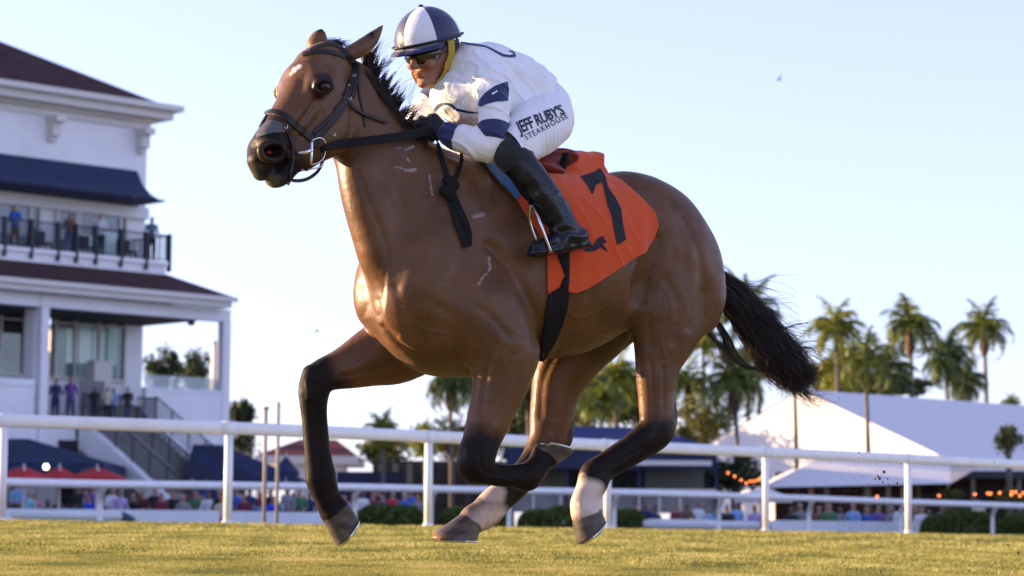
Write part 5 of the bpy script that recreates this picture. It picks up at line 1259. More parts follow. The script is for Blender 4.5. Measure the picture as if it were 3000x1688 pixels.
def PB(px, py, sb=0.0):
    p = on_plane(px, py, BO + BB_ * sb, BB_); d = p - BO; return np.dot(d, BA), p[2]
def BW(u, sb, z): return BO + BA * u + BB_ * sb + np.array([0, 0, z - BO[2]])
def bbox(mb, u0, u1, s0, s1, z0, z1): mb.box(BW((u0 + u1) / 2, (s0 + s1) / 2, (z0 + z1) / 2), (abs(u1 - u0), abs(s1 - s0), abs(z1 - z0)), (BA, BB_, HZ)); return mb
GZ0 = .46
stand = empty('grandstand', BW(-8, 4, GZ0), 'white grandstand building with brown roofs, navy awning, balcony and open porch at left', 'building')
UL = -64.0
u_in = PB(418, 1000, 4.0)[0]          # right end of the inner block
zdeck = PB(300, 1238, 0)[1]; z_lbeam0 = PB(664, 943, 0)[1]; z_lbeam1 = PB(664, 893, 0)[1]; z_leave = PB(683, 880, -.7)[1]
z_bal = PB(484, 806, 1.5)[1]; z_balt = PB(484, 770, 1.5)[1]; u_bal = PB(484, 790, 1.5)[0]
u_eave = PB(686, 880, -.7)[0]; z_utop = PB(425, 356, 4)[1]
def bb(name, m, boxes, parent=stand, label=None):
    mb = MB()
    for b in boxes: bbox(mb, *b)
    o = mb.build(name, m, parent)
    if label: o['label'] = label
    return o
# upper block and its roof
bb('upper_wall', M_wall, [(UL, u_in, 4.0, 18, z_bal, z_utop)])
def hiploop(u0, u1, s0, s1, z): return [BW(u0, s0, z), BW(u1, s0, z), BW(u1, s1, z), BW(u0, s1, z)]
mb = MB()
cz = z_utop; steps = [(.10, 0, .28), (.30, .28, .42), (.75, .42, .75), (1.05, .75, .98)]
for (o_, a, b) in steps: bbox(mb, UL - .5, u_in + o_, 4 - o_, 18 + o_, cz + a - .35, cz + b - .35)
corn = mb.build('cornice', M_trim, stand)
# tip of the gutter and hip roof
zr = cz + .64; pit = (PB(0, 113, 8)[1] - PB(422, 283, 4)[1]) 
A_ = hiploop(UL, u_in + .55, 3.45, 18.5, zr); rid = [BW(UL, 11, zr + 4.6), BW(u_in - 9.5, 11, zr + 4.6)]
mb = MB(); b = len(mb.v); mb.v += A_ + rid; mb.f += [[0, 1, 5, 4], [1, 2, 5], [2, 3, 4, 5], [0, 4, 3], [3, 2, 1, 0]]; mb.build('upper_roof', M_roof, stand)
for px in (148, 410):
    u = PB(px, 390, 4)[0]; bb('bracket', M_trim, [(u - .22, u + .22, 3.25, 3.99, cz - .62, cz - .36), (u - .18, u + .18, 3.55, 3.99, cz - 1.15, cz - .62), (u - .14, u + .14, 3.75, 3.99, cz - 1.35, cz - 1.15)])
# navy awning of the upper floor
za = PB(401, 501, 4)[1]; zb_ = PB(482, 588, 2.0)[1]; ua = PB(401, 501, 4)[0]; ub = PB(484, 588, 2.0)[0]
mb = MB(); prof_ = [(3.98, za, ua), (3.55, za - (za - zb_) * .45, ua + (ub - ua) * .22), (3.0, za - (za - zb_) * .75, ua + (ub - ua) * .45), (2.45, zb_ + .10, ua + (ub - ua) * .7), (1.9, zb_, ub)]
for (s_, z, u) in prof_: mb.v += [BW(UL, s_, z), BW(u, s_, z)]
for i in range(4): mb.f.append([2 * i, 2 * i + 1, 2 * i + 3, 2 * i + 2])
n0 = len(mb.v); mb.v += [BW(u, 3.98, z) for (s_, z, u) in prof_]
for i in range(4): mb.f.append([2 * i + 1, n0 + i, n0 + i + 1, 2 * i + 3])
bbox(mb, UL, ub - .05, 1.95, 3.95, zb_ - .06, zb_ - .02); mb.build('awning', M_navyc, stand)
bb('soffit_beam', M_wall, [(UL, u_in - .03, 3.7, 3.97, zb_ - .55, zb_ - .09)])
# upper windows
for (x0, x1, ml) in ((-190, 108, (-95, -30, 38, 88)), (166, 362, (222, 232, 296, 352))):
    u0 = PB(x0, 650, 3.98)[0]; u1 = PB(x1, 650, 3.98)[0]; z0 = z_balt + .05; z1 = PB(240, 566, 3.98)[1] if x0 > 0 else PB(90, 566, 3.98)[1]; z1 = zb_ - .58
    w = bb('window', M_gl3, [(u0, u1, 3.9, 3.985, z0, z1)]); fr = []
    for x in ml: u = PB(x, 650, 3.9)[0]; fr.append((u - .06, u + .06, 3.82, 3.89, z0, z1))
    bb('window_frame', M_trim, fr + [(u0 - .1, u0, 3.8, 3.985, z0, z1), (u1, u1 + .1, 3.8, 3.985, z0, z1), (u0 - .1, u1 + .1, 3.8, 3.89, z1 + .003, z1 + .1)], w)
u0 = PB(236, 650, 3.88)[0]; u1 = PB(275, 650, 3.88)[0]; bb('window_pane', M_gl2, [(u0, u1, 3.87, 3.895, z_balt + .3, zb_ - 1.4)])
u0 = PB(305, 650, 3.88)[0]; u1 = PB(345, 650, 3.88)[0]; bb('window_pane', M_gl2, [(u0, u1, 3.87, 3.895, z_balt + .3, zb_ - 1.2)])
# balcony
bb('balcony_floor', M_wall, [(UL, u_bal, 1.5, 4.0, z_bal - .05, z_balt), (UL, u_bal + .15, 1.4, 1.5, z_balt - .12, z_balt + .04)])
zrt = PB(490, 689, 1.6)[1]
pst = [-80, 6, 85, 163, 217, 274, 348, 422, 490]; pu = [PB(x, 720, 1.6)[0] for x in pst]
mb = MB(); bbox(mb, UL, pu[-1], 1.57, 1.63, zrt - .05, zrt); bbox(mb, UL, pu[-1], 1.58, 1.62, z_balt + .12, z_balt + .16)
u = pu[0]
while u < pu[-1]: bbox(mb, u - .011, u + .011, 1.59, 1.61, z_balt + .16, zrt - .05); u += .125
s_ = 1.6
while s_ < 4: bbox(mb, pu[-1] - .01, pu[-1] + .01, s_ - .011, s_ + .011, z_balt + .12, zrt - .05); s_ += .125
bbox(mb, pu[-1] - .03, pu[-1] + .03, 1.6, 4.0, zrt - .05, zrt)
rl = mb.build('balcony_railing', M_iron, stand)
for u in pu: bb('railing_post', M_iron, [(u - .06, u + .06, 1.38, 1.57, z_balt - .35, zrt + .02)], rl)
# lower roof
mb = MB(); zt_ = z_bal + .05; zl = z_leave + .12
mb.v += [BW(UL, -.7, zl), BW(u_eave, -.7, zl), BW(u_bal + .1, 1.6, zt_), BW(UL, 1.6, zt_), BW(u_eave, 9, zl), BW(u_bal + .1, 7, zt_), BW(UL, -.7, zl - .05), BW(u_eave, -.7, zl - .05), BW(u_eave, 9, zl - .05), BW(UL, 9, zl - .05), BW(UL, 7, zt_)]
mb.f += [[0, 1, 2, 3], [1, 4, 5, 2], [3, 2, 5, 10], [0, 6, 7, 1], [1, 7, 8, 4], [6, 9, 8, 7]]; mb.build('lower_roof', M_roof, stand)
bb('gutter', M_trim, [(UL, u_eave + .08, -.85, -.72, zl - .20, zl - .01), (UL, u_eave - .1, -.70, -.05, zl - .42, zl - .10)])
bb('beam', M_wall, [(UL, PB(674, 920)[0], -.04, .42, z_lbeam0, zl - .43)])
# columns
def col(px0, px1, sb, name='column', z1=None, m=M_wall):
    a = PB(px0, 1100, sb)[0]; b = PB(px1, 1100, sb)[0]; return bb(name, m, [(a, b, sb, sb + abs(b - a), GZ0, (z_lbeam0 if z1 is None else z1))])
col(653, 674, .0); c_ = col(119, 141, -.08); 
a0 = PB(119, 1100)[0]; bb('column', M_wall, [(a0 - .1, a0 + .45, -.10, .32, z_lbeam0 + .01, zl - .45)])
bb('pier', M_wall, [(PB(98, 1000, .5)[0], PB(119, 1000, .5)[0], .5, 1.1, GZ0, z_lbeam0)])
col(-190, -165, 0)
# inner wall with the big green windows
zs = PB(200, 1112, 4)[1]
bb('inner_wall', M_wall, [(PB(366, 1000, 4)[0], u_in, 4.0, 17, GZ0, z_lbeam0 + .3), (UL, PB(140, 1000, 4)[0] - .02, 4.06, 17, GZ0, z_lbeam0 + .3), (PB(140, 1000, 4)[0], PB(366, 1000, 4)[0] - .01, 4.06, 17, GZ0, zs)])
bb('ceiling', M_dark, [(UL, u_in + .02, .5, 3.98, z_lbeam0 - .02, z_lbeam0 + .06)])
for (x0, x1, ml, pale) in ((150, 366, (165, 222, 292, 368), ((192, 220, 962, 1065), (231, 268, 945, 1110), (272, 288, 960, 1060), (297, 306, 960, 1060), (316, 343, 935, 1070))), (-190, 97, (-120, -60, 3, 73), ())):
    sb = 4.0; u0 = PB(x0, 1000, sb)[0]; u1 = PB(x1, 1000, sb)[0] if x1 > 300 else PB(x1 + 20, 1000, sb)[0]; z1 = z_lbeam0 + .1
    w = bb('window', M_glass, [(u0, u1, 4.0, 4.05, zs, z1)]); fr = []
    for x in ml: u = PB(x, 1000, 3.9)[0]; fr.append((u - .05, u + .05, 3.88, 3.99, zs, z1))
    fr.append((u0, u1, 3.9, 3.985, zs, zs + .1)); fr.append((u0, u1, 3.9, 3.985, PB(200, 950, 3.9)[1], PB(200, 950, 3.9)[1] + .07)); bb('window_frame', M_trim, fr, w)
    for (a, b, c, d) in pale: bb('pane', M_gl2, [(PB(a, 1000, 3.98)[0], PB(b, 1000, 3.98)[0], 3.975, 3.995, PB(a, d, 3.98)[1], PB(a, c, 3.98)[1])], w)
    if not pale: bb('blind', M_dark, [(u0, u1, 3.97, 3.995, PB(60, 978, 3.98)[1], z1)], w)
# porch floor, parapets, glass screens, rear columns
bb('porch_floor', M_conc, [(UL, PB(674, 1200)[0] - .02, .02, 9, zdeck - .25, zdeck)])
zp = PB(540, 1150, .1)[1]; uw0 = PB(425, 1200, .1)[0]; uw1 = PB(652, 1200, .1)[0]
bb('parapet', M_wall, [(uw0, uw1, .05, .35, GZ0, zp), (uw0, uw1, .02, .38, zp, zp + .12)])
zp2 = PB(50, 1130, .1)[1]; bb('parapet', M_wall, [(UL, PB(98, 1200, .1)[0], .05, .35, GZ0, zp2), (UL, PB(98, 1200, .1)[0], .0, .40, zp2, zp2 + .25)])
M_clear = mat('clear_glass_screen', (.45, .55, .55), .1, spec=.6, alpha=.45)
bb('glass_screen', M_clear, [(uw0, uw1, .18, .21, zp + .13, PB(540, 1104, .2)[1])])
for x in (628, 645): u = PB(x, 1000, 8)[0]; bb('rear_column', M_trim, [(u - .1, u + .1, 7.9, 8.1, zdeck, z_lbeam0)])
bb('rear_wall', M_wall, [(u_in, PB(674, 1200)[0], 8.7, 9, GZ0, zdeck + .3)])
u = PB(560, 945, 3)[0]; zz_ = PB(560, 945, 3)[1]; mb = MB(); mb.tube([BW(u, 3, z_lbeam0 + .3), BW(u, 3, zz_ + .15)], .02, 6); mb.tube([BW(u, 3, zz_ + .2), BW(u, 3, zz_ + .05), BW(u, 3, zz_ - .12)], [.04, .17, .12], 10); lo_ = mb.build('porch_pendant_lamp', M_iron, None); tag(lo_, 'dark pendant lamp hanging in the open porch opening against the sky', 'lamp')
# lower facade, stairs
bb('base_wall', M_wall, [(UL, PB(222, 1300)[0], .03, .33, GZ0, zdeck - .26), (PB(450, 1300)[0], PB(674, 1300)[0] - .03, .03, .04, GZ0, zdeck - .26)])
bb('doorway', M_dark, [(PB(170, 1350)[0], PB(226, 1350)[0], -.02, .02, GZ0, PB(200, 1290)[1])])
us0 = PB(240, 1262)[0]; us1 = PB(452, 1262)[0]; n_st = 24; run = 7.4; drop = (zdeck - GZ0) / n_st
stair = empty('staircase', BW((us0 + us1) / 2, -3.7, GZ0), 'wide outdoor staircase with dark iron railings leading down from the grandstand porch', 'stairs')
bb('steps', M_conc, [(us0, us1, -run * (i + 1) / n_st, -run * i / n_st, GZ0, zdeck - drop * (i + 1)) for i in range(n_st)], stair)
for u in (us0, us1):
    mb = MB(); mb.prism([BW(u - .15, 0, zdeck + .12), BW(u - .15, -run, GZ0 + .35), BW(u - .15, -run, GZ0), BW(u - .15, 0, zdeck - 1.0)], BA * .30); mb.build('stringer', M_wall, stair)
for u in (us0, (us0 + us1) / 2, us1):
    mb = MB()
    for i in range(0, 64):
        t = i / 63; z = zdeck + .12 - (zdeck - GZ0 - .3) * t; s_ = -.05 - run * t; mb.tube([BW(u, s_, z), BW(u, s_, z + .95)], .012 if i % 9 else .035, 5)
    mb.tube([BW(u, -.05, zdeck + 1.08), BW(u, -run, GZ0 + 1.35)], .03, 6); mb.build('handrail', M_iron, stair)
mb = MB()
for i in range(18):
    u = us1 - .1 + i * .0; 
u1r = PB(470, 1250, .1)[0]
mb = MB(); ul_ = PB(402, 1200, -.1)[0]
for i in range(14): u = ul_ + (us1 - ul_) * i / 13; mb.tube([BW(u, -.1, zdeck), BW(u, -.1, zdeck + 1.0)], .012, 5)
mb.tube([BW(ul_, -.1, zdeck + 1.0), BW(us1, -.1, zdeck + 1.0)], .03, 6); mb.build('landing_rail', M_iron, stair)
# porch furniture read as dark and grey shapes
M_menu = mat('grey_board', (.20, .19, .20), .7); M_cloth2 = mat('cream_tablecloth', (.55, .5, .38), .8)
def thing_box(name, label, cat, boxes, m, group=None):
    mb = MB()
    for b in boxes: bbox(mb, *b)
    o = mb.build(name, m, None); return tag(o, label, cat, group)
u = PB(270, 1180, 1.5)[0]; thing_box('notice_board', 'grey leaning notice board standing on the grandstand porch', 'board', [(u - .55, u + .55, 1.5, 1.56, zdeck + .5, PB(270, 1115, 1.5)[1]), (u - .5, u - .44, 1.5, 1.56, zdeck, zdeck + .5), (u + .44, u + .5, 1.5, 1.56, zdeck, zdeck + .5)], M_menu)
u0 = PB(300, 1180, 1.2)[0]; u1 = PB(420, 1180, 1.2)[0]; thing_box('buffet_table', 'long cream draped table on the grandstand porch beside the stairs', 'table', [(u0, u1, 1.2, 2.0, zdeck + .72, zdeck + .78), (u0 + .05, u1 - .05, 1.24, 1.96, zdeck + .05, zdeck + .72)], M_cloth2)
u = PB(295, 1090, 3.2)[0]; thing_box('cabinet', 'tall grey cabinet in front of the green porch windows', 'cabinet', [(u - .42, u + .42, 3.0, 3.5, zdeck, PB(295, 1062, 3.2)[1]), (u - .45, u + .45, 2.97, 3.53, PB(295, 1062, 3.2)[1], PB(295, 1062, 3.2)[1] + .05)], M_trim)
for x, lab in ((130, 'dark patio chair nearest the white pier on the balcony'), (258, 'dark patio chair behind the balcony railing beside the person in white'), (380, 'dark patio chair at the right end of the balcony')):
    u = PB(x, 740, 2.6)[0]; thing_box('patio_chair', lab, 'chair', [(u - .3, u + .3, 2.5, 3.0, z_balt + .4, z_balt + .48), (u - .3, u + .3, 3.0, 3.08, z_balt + .4, z_balt + .95)] + [(u + a * .27 - .02, u + a * .27 + .02, 2.52 + b, 2.56 + b, z_balt, z_balt + .4) for a in (-1, 1) for b in (0, .42)], M_iron, 'patio chairs on the balcony')
# ---- canopies, umbrellas and lamp in front of the stand
def hip_canopy(name, label, cat, px0, px1, yt, ye, D, dep, m, rx0, rx1, posts=True, val=.25, group=None):
    """rectangular hip roof on posts; px at its eave, ridge px range"""
    a = at_depth(px0, ye, D); b = at_depth(px1, ye, D); z = a[2]; zt2 = at_depth((rx0 + rx1) / 2, yt, D + dep / 2)[2]
    r0 = at_depth(rx0, yt, D + dep / 2); r1 = at_depth(rx1, yt, D + dep / 2)
    o = empty(name, ((a[0] + b[0]) / 2, D + dep / 2, GZ0), label, cat, group)
    V = [(a[0], D, z), (b[0], D, z), (b[0], D + dep, z), (a[0], D + dep, z), (r0[0], D + dep / 2, zt2), (r1[0], D + dep / 2, zt2)]
    V += [(x, y, z_ - val) for (x, y, z_) in V[:4]]
    mesh_obj('canopy', V, [[0, 1, 5, 4], [1, 2, 5], [2, 3, 4, 5], [3, 0, 4], [0, 6, 7, 1], [1, 7, 8, 2], [2, 8, 9, 3], [3, 9, 6, 0]], m, o, smooth=False)
    if posts:
        for (x, y) in ((a[0] + .1, D + .1), (b[0] - .1, D + .1), (b[0] - .1, D + dep - .1), (a[0] + .1, D + dep - .1)):
            mb = MB(); mb.tube([(x, y, GZ0), (x, y, z)], .05, 8); mb.build('pole', M_trim, o, smooth=True)
    return o
hip_canopy('canopy_tent', 'navy canopy tent over the red umbrellas in front of the grandstand stairs', 'canopy', -260, 305, 1285, 1352, 88, 5, M_navyc, -120, 85, val=.35)
hip_canopy('canopy_tent', 'navy canopy tent to the right of the grandstand staircase', 'canopy', 540, 880, 1303, 1400, 93.5, 4, M_navyc, 565, 650, val=.2)
M_redu = mat('red_umbrella_cloth', (.42, .012, .02), .7); M_whu = mat('white_umbrella_cloth', (.7, .68, .68), .8)
def umbrella(name, label, px, py_top, py_rim, rpx, D, m, group=None, m2=None):
    t = at_depth(px, py_top, D); rim = at_depth(px, py_rim, D)[2]; r = rpx * D / FPX
    o = empty(name, (t[0], D, GZ0), label, 'umbrella', group); n = 8; mb = MB(); ring = [(t[0] + r * math.cos(R(45 * k + 10)), D + r * math.sin(R(45 * k + 10)), rim) for k in range(n)]
    for k in range(n): mb.poly([ring[k], ring[(k + 1) % n], (t[0], D, t[2])]); a, b = np.array(ring[k]), np.array(ring[(k + 1) % n]); mb.poly([a, a - [0, 0, .16], b - [0, 0, .16], b])
    mb.build('umbrella_canopy', m, o)
    mb = MB(); mb.tube([(t[0], D, GZ0), (t[0], D, t[2] + .08)], .03, 6); mb.build('umbrella_pole', M_trim, o)
    if m2:
        for k in (4, 6): mb = MB(); c = np.array((t[0], D, t[2] + .03)); a = np.array(ring[k]); b = np.array(ring[k + 1]); mb.poly([c, c * .45 + a * .55 + [0, -.02, .03], c * .45 + (a * .8 + b * .2) * .55 + [0, -.02, .03]]); mb.build('white_panel', m2, o)
    return o
for (px, lab) in ((70, 'red and white umbrella under the navy canopy, leftmost of the three'), (175, 'red and white umbrella under the navy canopy, middle of the three'), (285, 'red and white umbrella nearest the staircase, rightmost of the three')):
    umbrella('patio_umbrella', lab, px, 1366 + (px - 70) * .01, 1398, 82 if px != 175 else 60, 80 + (px == 175) * 2, M_redu, 'red patio umbrellas in front of the grandstand', M_whu)
umbrella('patio_umbrella', 'dark closed-in patio umbrella beside the red-roofed pavilion', 838, 1335, 1382, 40, 86, M_navyc)
umbrella('patio_umbrella', 'white patio umbrella left of the white canopy with dark underside', 2236, 1426, 1458, 88, 88, M_whu)
M_bulb = mat('lamp_glow', (1, .95, .8), .5, emit=(1, .93, .75), estr=3)
c = at_depth(135, 1368, 79); mb = MB()
for i in range(1): mb.tube([c + [0, 0, .085 * math.cos(R(a))] for a in (5, 30, 60, 90, 120, 150, 175)], [.085 * math.sin(R(a)) for a in (5, 30, 60, 90, 120, 150, 175)], 12)
tag(mb.build('hanging_lamp', M_bulb, None, smooth=True), 'glowing round lamp hanging over the red umbrellas', 'lamp'); mb = MB(); mb.tube([c + [0, 0, .09], (c[0], c[1], at_depth(135, 1345, 79)[2])], .008, 6); mb.build('cord', M_iron, bpy.data.objects['hanging_lamp'])
# ---- pavilion with a red roof, banner fence, navy bar, white tents
M_redroof = tex_mat('red_roof', [(.3, (.11, .028, .030)), (.7, (.17, .045, .045))], 1.5, .85, .3, 8)
pv = hip_canopy('pavilion', 'small white pavilion with a dull red hip roof behind the reaching foreleg', 'pavilion', 752, 1042, 1288, 1333, 120, 6, M_redroof, 880, 985, posts=False, val=.0)
a = at_depth(752, 1333, 120); b = at_depth(1042, 1333, 120); zb2 = at_depth(900, 1358, 120)[2]
mb = MB(); mb.box(((a[0] + b[0]) / 2, 123, (a[2] + zb2) / 2 - .02), (b[0] - a[0] + .2, 6.2, a[2] - zb2)); mb.build('fascia', M_trim, pv)
mb = MB(); mb.box(((a[0] + b[0]) / 2 + .5, 123, (zb2 + GZ0) / 2 - .03), (b[0] - a[0] - 2.4, 4.6, zb2 - GZ0)); mb.build('wall', M_wall, pv)
def boxthing(name, label, cat, px0, px1, y0, y1, D, dep, m, group=None, floor=False):
    a = at_depth(px0, y1, D); b = at_depth(px1, y0, D); z0 = GZ0 if floor else a[2]
    mb = MB(); mb.box(((a[0] + b[0]) / 2, D + dep / 2, (z0 + b[2]) / 2), (b[0] - a[0], dep, b[2] - z0)); o = mb.build(name, m, None); return tag(o, label, cat, group) if label else o
M_bann = mat('navy_banner', (.010, .016, .060), .7, var=.2, vscale=1)
boxthing('banner', 'navy banner hung in front of the pavilion above the far rail', 'banner', 985, 1180, 1383, 1455, 108, .12, M_bann, floor=True)
M_brown = mat('dark_fence_boards', (.045, .040, .036), .8, var=.4, vscale=1.5); M_tan = mat('tan_boards', (.17, .15, .12), .8)
fz = boxthing('wooden_fence', 'dark board fence with pale posts in the middle distance', 'fence', 1090, 1500, 1352, 1480, 116, .12, M_brown, floor=True)
for x in (1118, 1158, 1200, 1262, 1320, 1372, 1430): 
    a = at_depth(x, 1358, 115.7); mb = MB(); mb.box((a[0], 115.75, (a[2] + GZ0) / 2), (.26, .1, a[2] - GZ0)); mb.build('fence_post', M_tan if x < 1210 else M_brown, fz)
bar = empty('outdoor_bar', at_depth(1800, 1470, 98) * [1, 1, 0] + [0, 0, GZ0], 'long open-fronted bar building with a navy roof behind the hind legs', 'bar')
def bpart(name, m, px0, px1, y0, y1, D, dep):
    a = at_depth(px0, y1, D); b = at_depth(px1, y0, D); mb = MB(); mb.box(((a[0] + b[0]) / 2, D + dep / 2, (a[2] + b[2]) / 2), (b[0] - a[0], dep, b[2] - a[2])); return mb.build(name, m, bar)
M_blueroof = mat('blue_canvas_roof', (.014, .030, .13), .75, var=.1, vscale=1)
V = [at_depth(1470, 1330, 97), at_depth(2092, 1312, 97), at_depth(1905, 1252, 100), at_depth(1600, 1249, 100)]; V2 = [v + np.array([0, 7, 0]) for v in V[:2]]
mb = MB(); mb.v = [np.array(v) for v in V + V2]; mb.f = [[0, 1, 2, 3], [1, 5, 2], [4, 0, 3], [5, 4, 3, 2]]; mb.build('roof', M_blueroof, bar)
bpart('valance', M_bann, 1482, 2102, 1318, 1372, 97, .15); bpart('dark_backing', M_brown, 1482, 2100, 1372, 1480, 103, .2)
bpart('shade_panel', mat('olive_panel', (.12, .12, .10), .8), 1890, 2062, 1366, 1438, 98.6, .1); bpart('shade_panel', mat('olive_panel_b', (.10, .10, .06), .8), 1540, 1660, 1374, 1440, 98.6, .1)
bpart('rolled_blind', M_trim, 1862, 2085, 1350, 1363, 96.6, .2)
for x in (1486, 1655, 1868, 2094): bpart('post', M_bann, x, x + 10, 1372, 1500, 97.2, .12)
bpart('counter', M_conc, 1500, 2095, 1452, 1500, 97.4, .5)
for x in (1560, 1640, 1718, 1758, 1800, 1870, 1930, 1990): bpart('rail_post', M_trim, x, x + 5, 1436, 1500, 95.8, .06)
bpart('rail', M_trim, 1540, 2100, 1434, 1438, 95.9, .06)
# big white tent
M_tent = mat('white_tent_fabric', (.70, .68, .68), .75, bump=.25, bscale=1.2)
tent = empty('marquee_tent', at_depth(2600, 1500, 125) * [1, 1, 0] + [0, 0, GZ0], 'huge white marquee tent with a sunlit gable behind the palms at right', 'tent')
TD = 115.0; p_r = at_depth(2765, 1340, TD)                       # near eave corner
def TW(a_, b_, z): q = p_r + BA * a_ + BB_ * b_; return np.array([q[0], q[1], z])
def solve_b(px, py):      # point of the gable plane seen at a pixel
    q = on_plane(px, py, p_r, BA); return np.dot(q - p_r, BB_), q[2]
bw, zap = solve_b(2350, 1141); ze = p_r[2]; W2 = bw * 2
mb = MB(); L_ = 75
mb.v = [TW(0, 0, ze), TW(0, bw, zap), TW(L_, bw, zap), TW(L_, 0, ze), TW(0, W2, ze), TW(L_, W2, ze)]; mb.f = [[0, 3, 2, 1], [1, 2, 5, 4]]; mb.build('roof', M_tent, tent)
zf = GZ0; mb = MB(); mb.v = [TW(.05, 0, ze), TW(.05, bw, zap - .05), TW(.05, W2, ze), TW(.05, W2, zf), TW(.05, 0, zf)]; mb.f = [[0, 1, 2, 3, 4]]; mb.build('gable_wall', M_tent, tent)
mb = MB(); mb.v = [TW(0.05, .1, ze), TW(L_, .1, ze), TW(L_, .1, zf), TW(.05, .1, zf)]; mb.f = [[0, 1, 2, 3]]; mb.build('side_wall', M_tent, tent)
for q in (.33, .66): b_ = W2 * (1 - q); mb = MB(); mb.box(TW(-.05, b_, (ze + zf) / 2), (.08, .12, ze - zf), (BA, BB_, HZ)); mb.build('tent_pole', M_trim, tent)
# front white canopy over the dark bar area
cp_ = empty('canopy_tent', at_depth(2560, 1500, 100) * [1, 1, 0] + [0, 0, GZ0], 'broad white canopy roof on timber posts in front of the marquee tent', 'canopy')
V = [at_depth(2256, 1428, 98), at_depth(2786, 1417, 98), at_depth(2876, 1364, 104), at_depth(2384, 1348, 104), at_depth(2540, 1330, 108), at_depth(2780, 1335, 108)]
mb = MB(); mb.v = [np.array(v) for v in V] + [np.array(V[0]) + [0, 16, 0], np.array(V[1]) + [2.5, 16, 0]]; mb.f = [[0, 1, 2, 5, 4, 3], [0, 3, 4, 6], [1, 7, 5, 2], [4, 5, 7, 6]]; mb.build('canopy', M_tent, cp_)
M_wood = mat('orange_timber', (.34, .17, .09), .7, var=.25, vscale=3)
for x, m in ((2376, M_wood), (2422, M_tan), (2602, M_tan), (2645, M_wood), (2540, M_tan)): a = at_depth(x, 1424, 98.6); mb = MB(); mb.box((a[0], 98.6, (a[2] + GZ0) / 2), (.17, .17, a[2] - GZ0)); mb.build('timber_post', m, cp_)
sh = empty('open_shed', at_depth(2850, 1500, 106) * [1, 1, 0] + [0, 0, GZ0], 'dark open-sided shed roof beside the white canopy at the right edge', 'shed')
a = at_depth(2640, 1378, 108); b = at_depth(3150, 1385, 108); z2 = at_depth(2900, 1420, 108)[2]
mb = MB(); mb.box(((a[0] + b[0]) / 2, 111, a[2] - .15), (b[0] - a[0], 6, .3)); mb.build('roof', M_iron, sh)
a0 = at_depth(2270, 1432, 112); b0 = at_depth(3150, 1545, 112); mb = MB(); mb.box(((a0[0] + b0[0]) / 2, 112, (a[2] + GZ0) / 2), (b0[0] - a0[0], .2, a[2] - GZ0)); mb.build('dark_backing', mat('dark_void_sheet', (.035, .026, .022), .8, var=.4, vscale=1), sh)  # dark sheet standing in for the shade under canopy and shed
for x in (2690, 2850, 2985): q = at_depth(x, 1380, 108.3); mb = MB(); mb.box((q[0], 108.3, (q[2] + GZ0) / 2), (.16, .16, q[2] - GZ0)); mb.build('post', M_tan, sh)
# string lights
M_bul = mat('warm_bulb', (1, .4, .1), .5, emit=(1, .22, .05), estr=2.2)
sl = empty('string_lights', at_depth(2800, 1455, 96), 'string of small orange bulbs glowing under the shed at right', 'string lights'); sl2 = empty('string_lights', at_depth(2190, 1410, 94), 'string of small orange bulbs in front of the dark shrub beside the bar', 'string lights')
c6 = lambda x, y: (2000 + x / 2.576, 1150 + y / 2.576)
def sph(c, r, n=8):
    mb = MB(); c = np.array(c); mb.tube([c + [0, 0, r * .92 * math.cos(R(a))] for a in (10, 40, 90, 140, 170)], [r * math.sin(R(a)) for a in (10, 40, 90, 140, 170)], n); return mb
for (x, y) in ((1467, 787), (1935, 780), (2205, 768), (2303, 762), (2325, 763), (2393, 757), (2483, 752), (2512, 752), (2480, 772), (2545, 779), (2573, 757)):
    sph(at_depth(*c6(x, y), 96), .04).build('bulb', M_bul, sl, smooth=True)
for (x, y) in ((343, 607), (392, 633), (441, 661), (480, 684), (512, 671), (541, 668), (568, 660), (585, 650), (600, 642)):
    sph(at_depth(*c6(x, y), 94), .036).build('bulb', M_bul, sl2, smooth=True)
for (o_, L, D) in ((sl, [(1400, 770), (1700, 790), (1935, 770), (2205, 758), (2393, 747), (2576, 742)], 96), (sl2, [(300, 585), (392, 625), (480, 676), (541, 660), (610, 632)], 94)):
    mb = MB(); mb.tube(catmull([at_depth(*c6(*p), D) for p in L], 4), .008, 4); mb.build('wire', M_iron, o_)
# ============================================================ PALMS, TREES, HEDGES
rp_ = np.random.RandomState(8)
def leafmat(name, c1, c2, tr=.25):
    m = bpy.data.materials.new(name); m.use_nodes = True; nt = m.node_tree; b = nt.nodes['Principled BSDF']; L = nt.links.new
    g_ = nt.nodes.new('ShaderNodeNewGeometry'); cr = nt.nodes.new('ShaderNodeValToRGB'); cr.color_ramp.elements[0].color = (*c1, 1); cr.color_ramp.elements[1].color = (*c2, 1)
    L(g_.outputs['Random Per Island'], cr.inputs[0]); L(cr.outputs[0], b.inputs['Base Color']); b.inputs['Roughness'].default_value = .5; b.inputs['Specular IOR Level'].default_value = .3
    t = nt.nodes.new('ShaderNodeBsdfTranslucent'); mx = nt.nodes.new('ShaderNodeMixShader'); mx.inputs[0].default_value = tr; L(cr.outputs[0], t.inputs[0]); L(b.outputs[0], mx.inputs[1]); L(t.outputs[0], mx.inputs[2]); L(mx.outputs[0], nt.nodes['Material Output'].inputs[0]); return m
M_pdk = leafmat('palm_leaf_dark', (.035, .06, .022), (.12, .16, .045)); M_pyl = leafmat('palm_leaf_yellow', (.08, .12, .02), (.32, .33, .04), .4); M_pmid = leafmat('palm_leaf_mid', (.05, .085, .02), (.22, .25, .05), .35)  # yellow leaf colour also carries the sunlight on the lit palm
M_ptr = mat('palm_trunk', (.12, .095, .08), .85, var=.3, vscale=2); M_pod = mat('palm_crownshaft', (.12, .07, .05), .8)
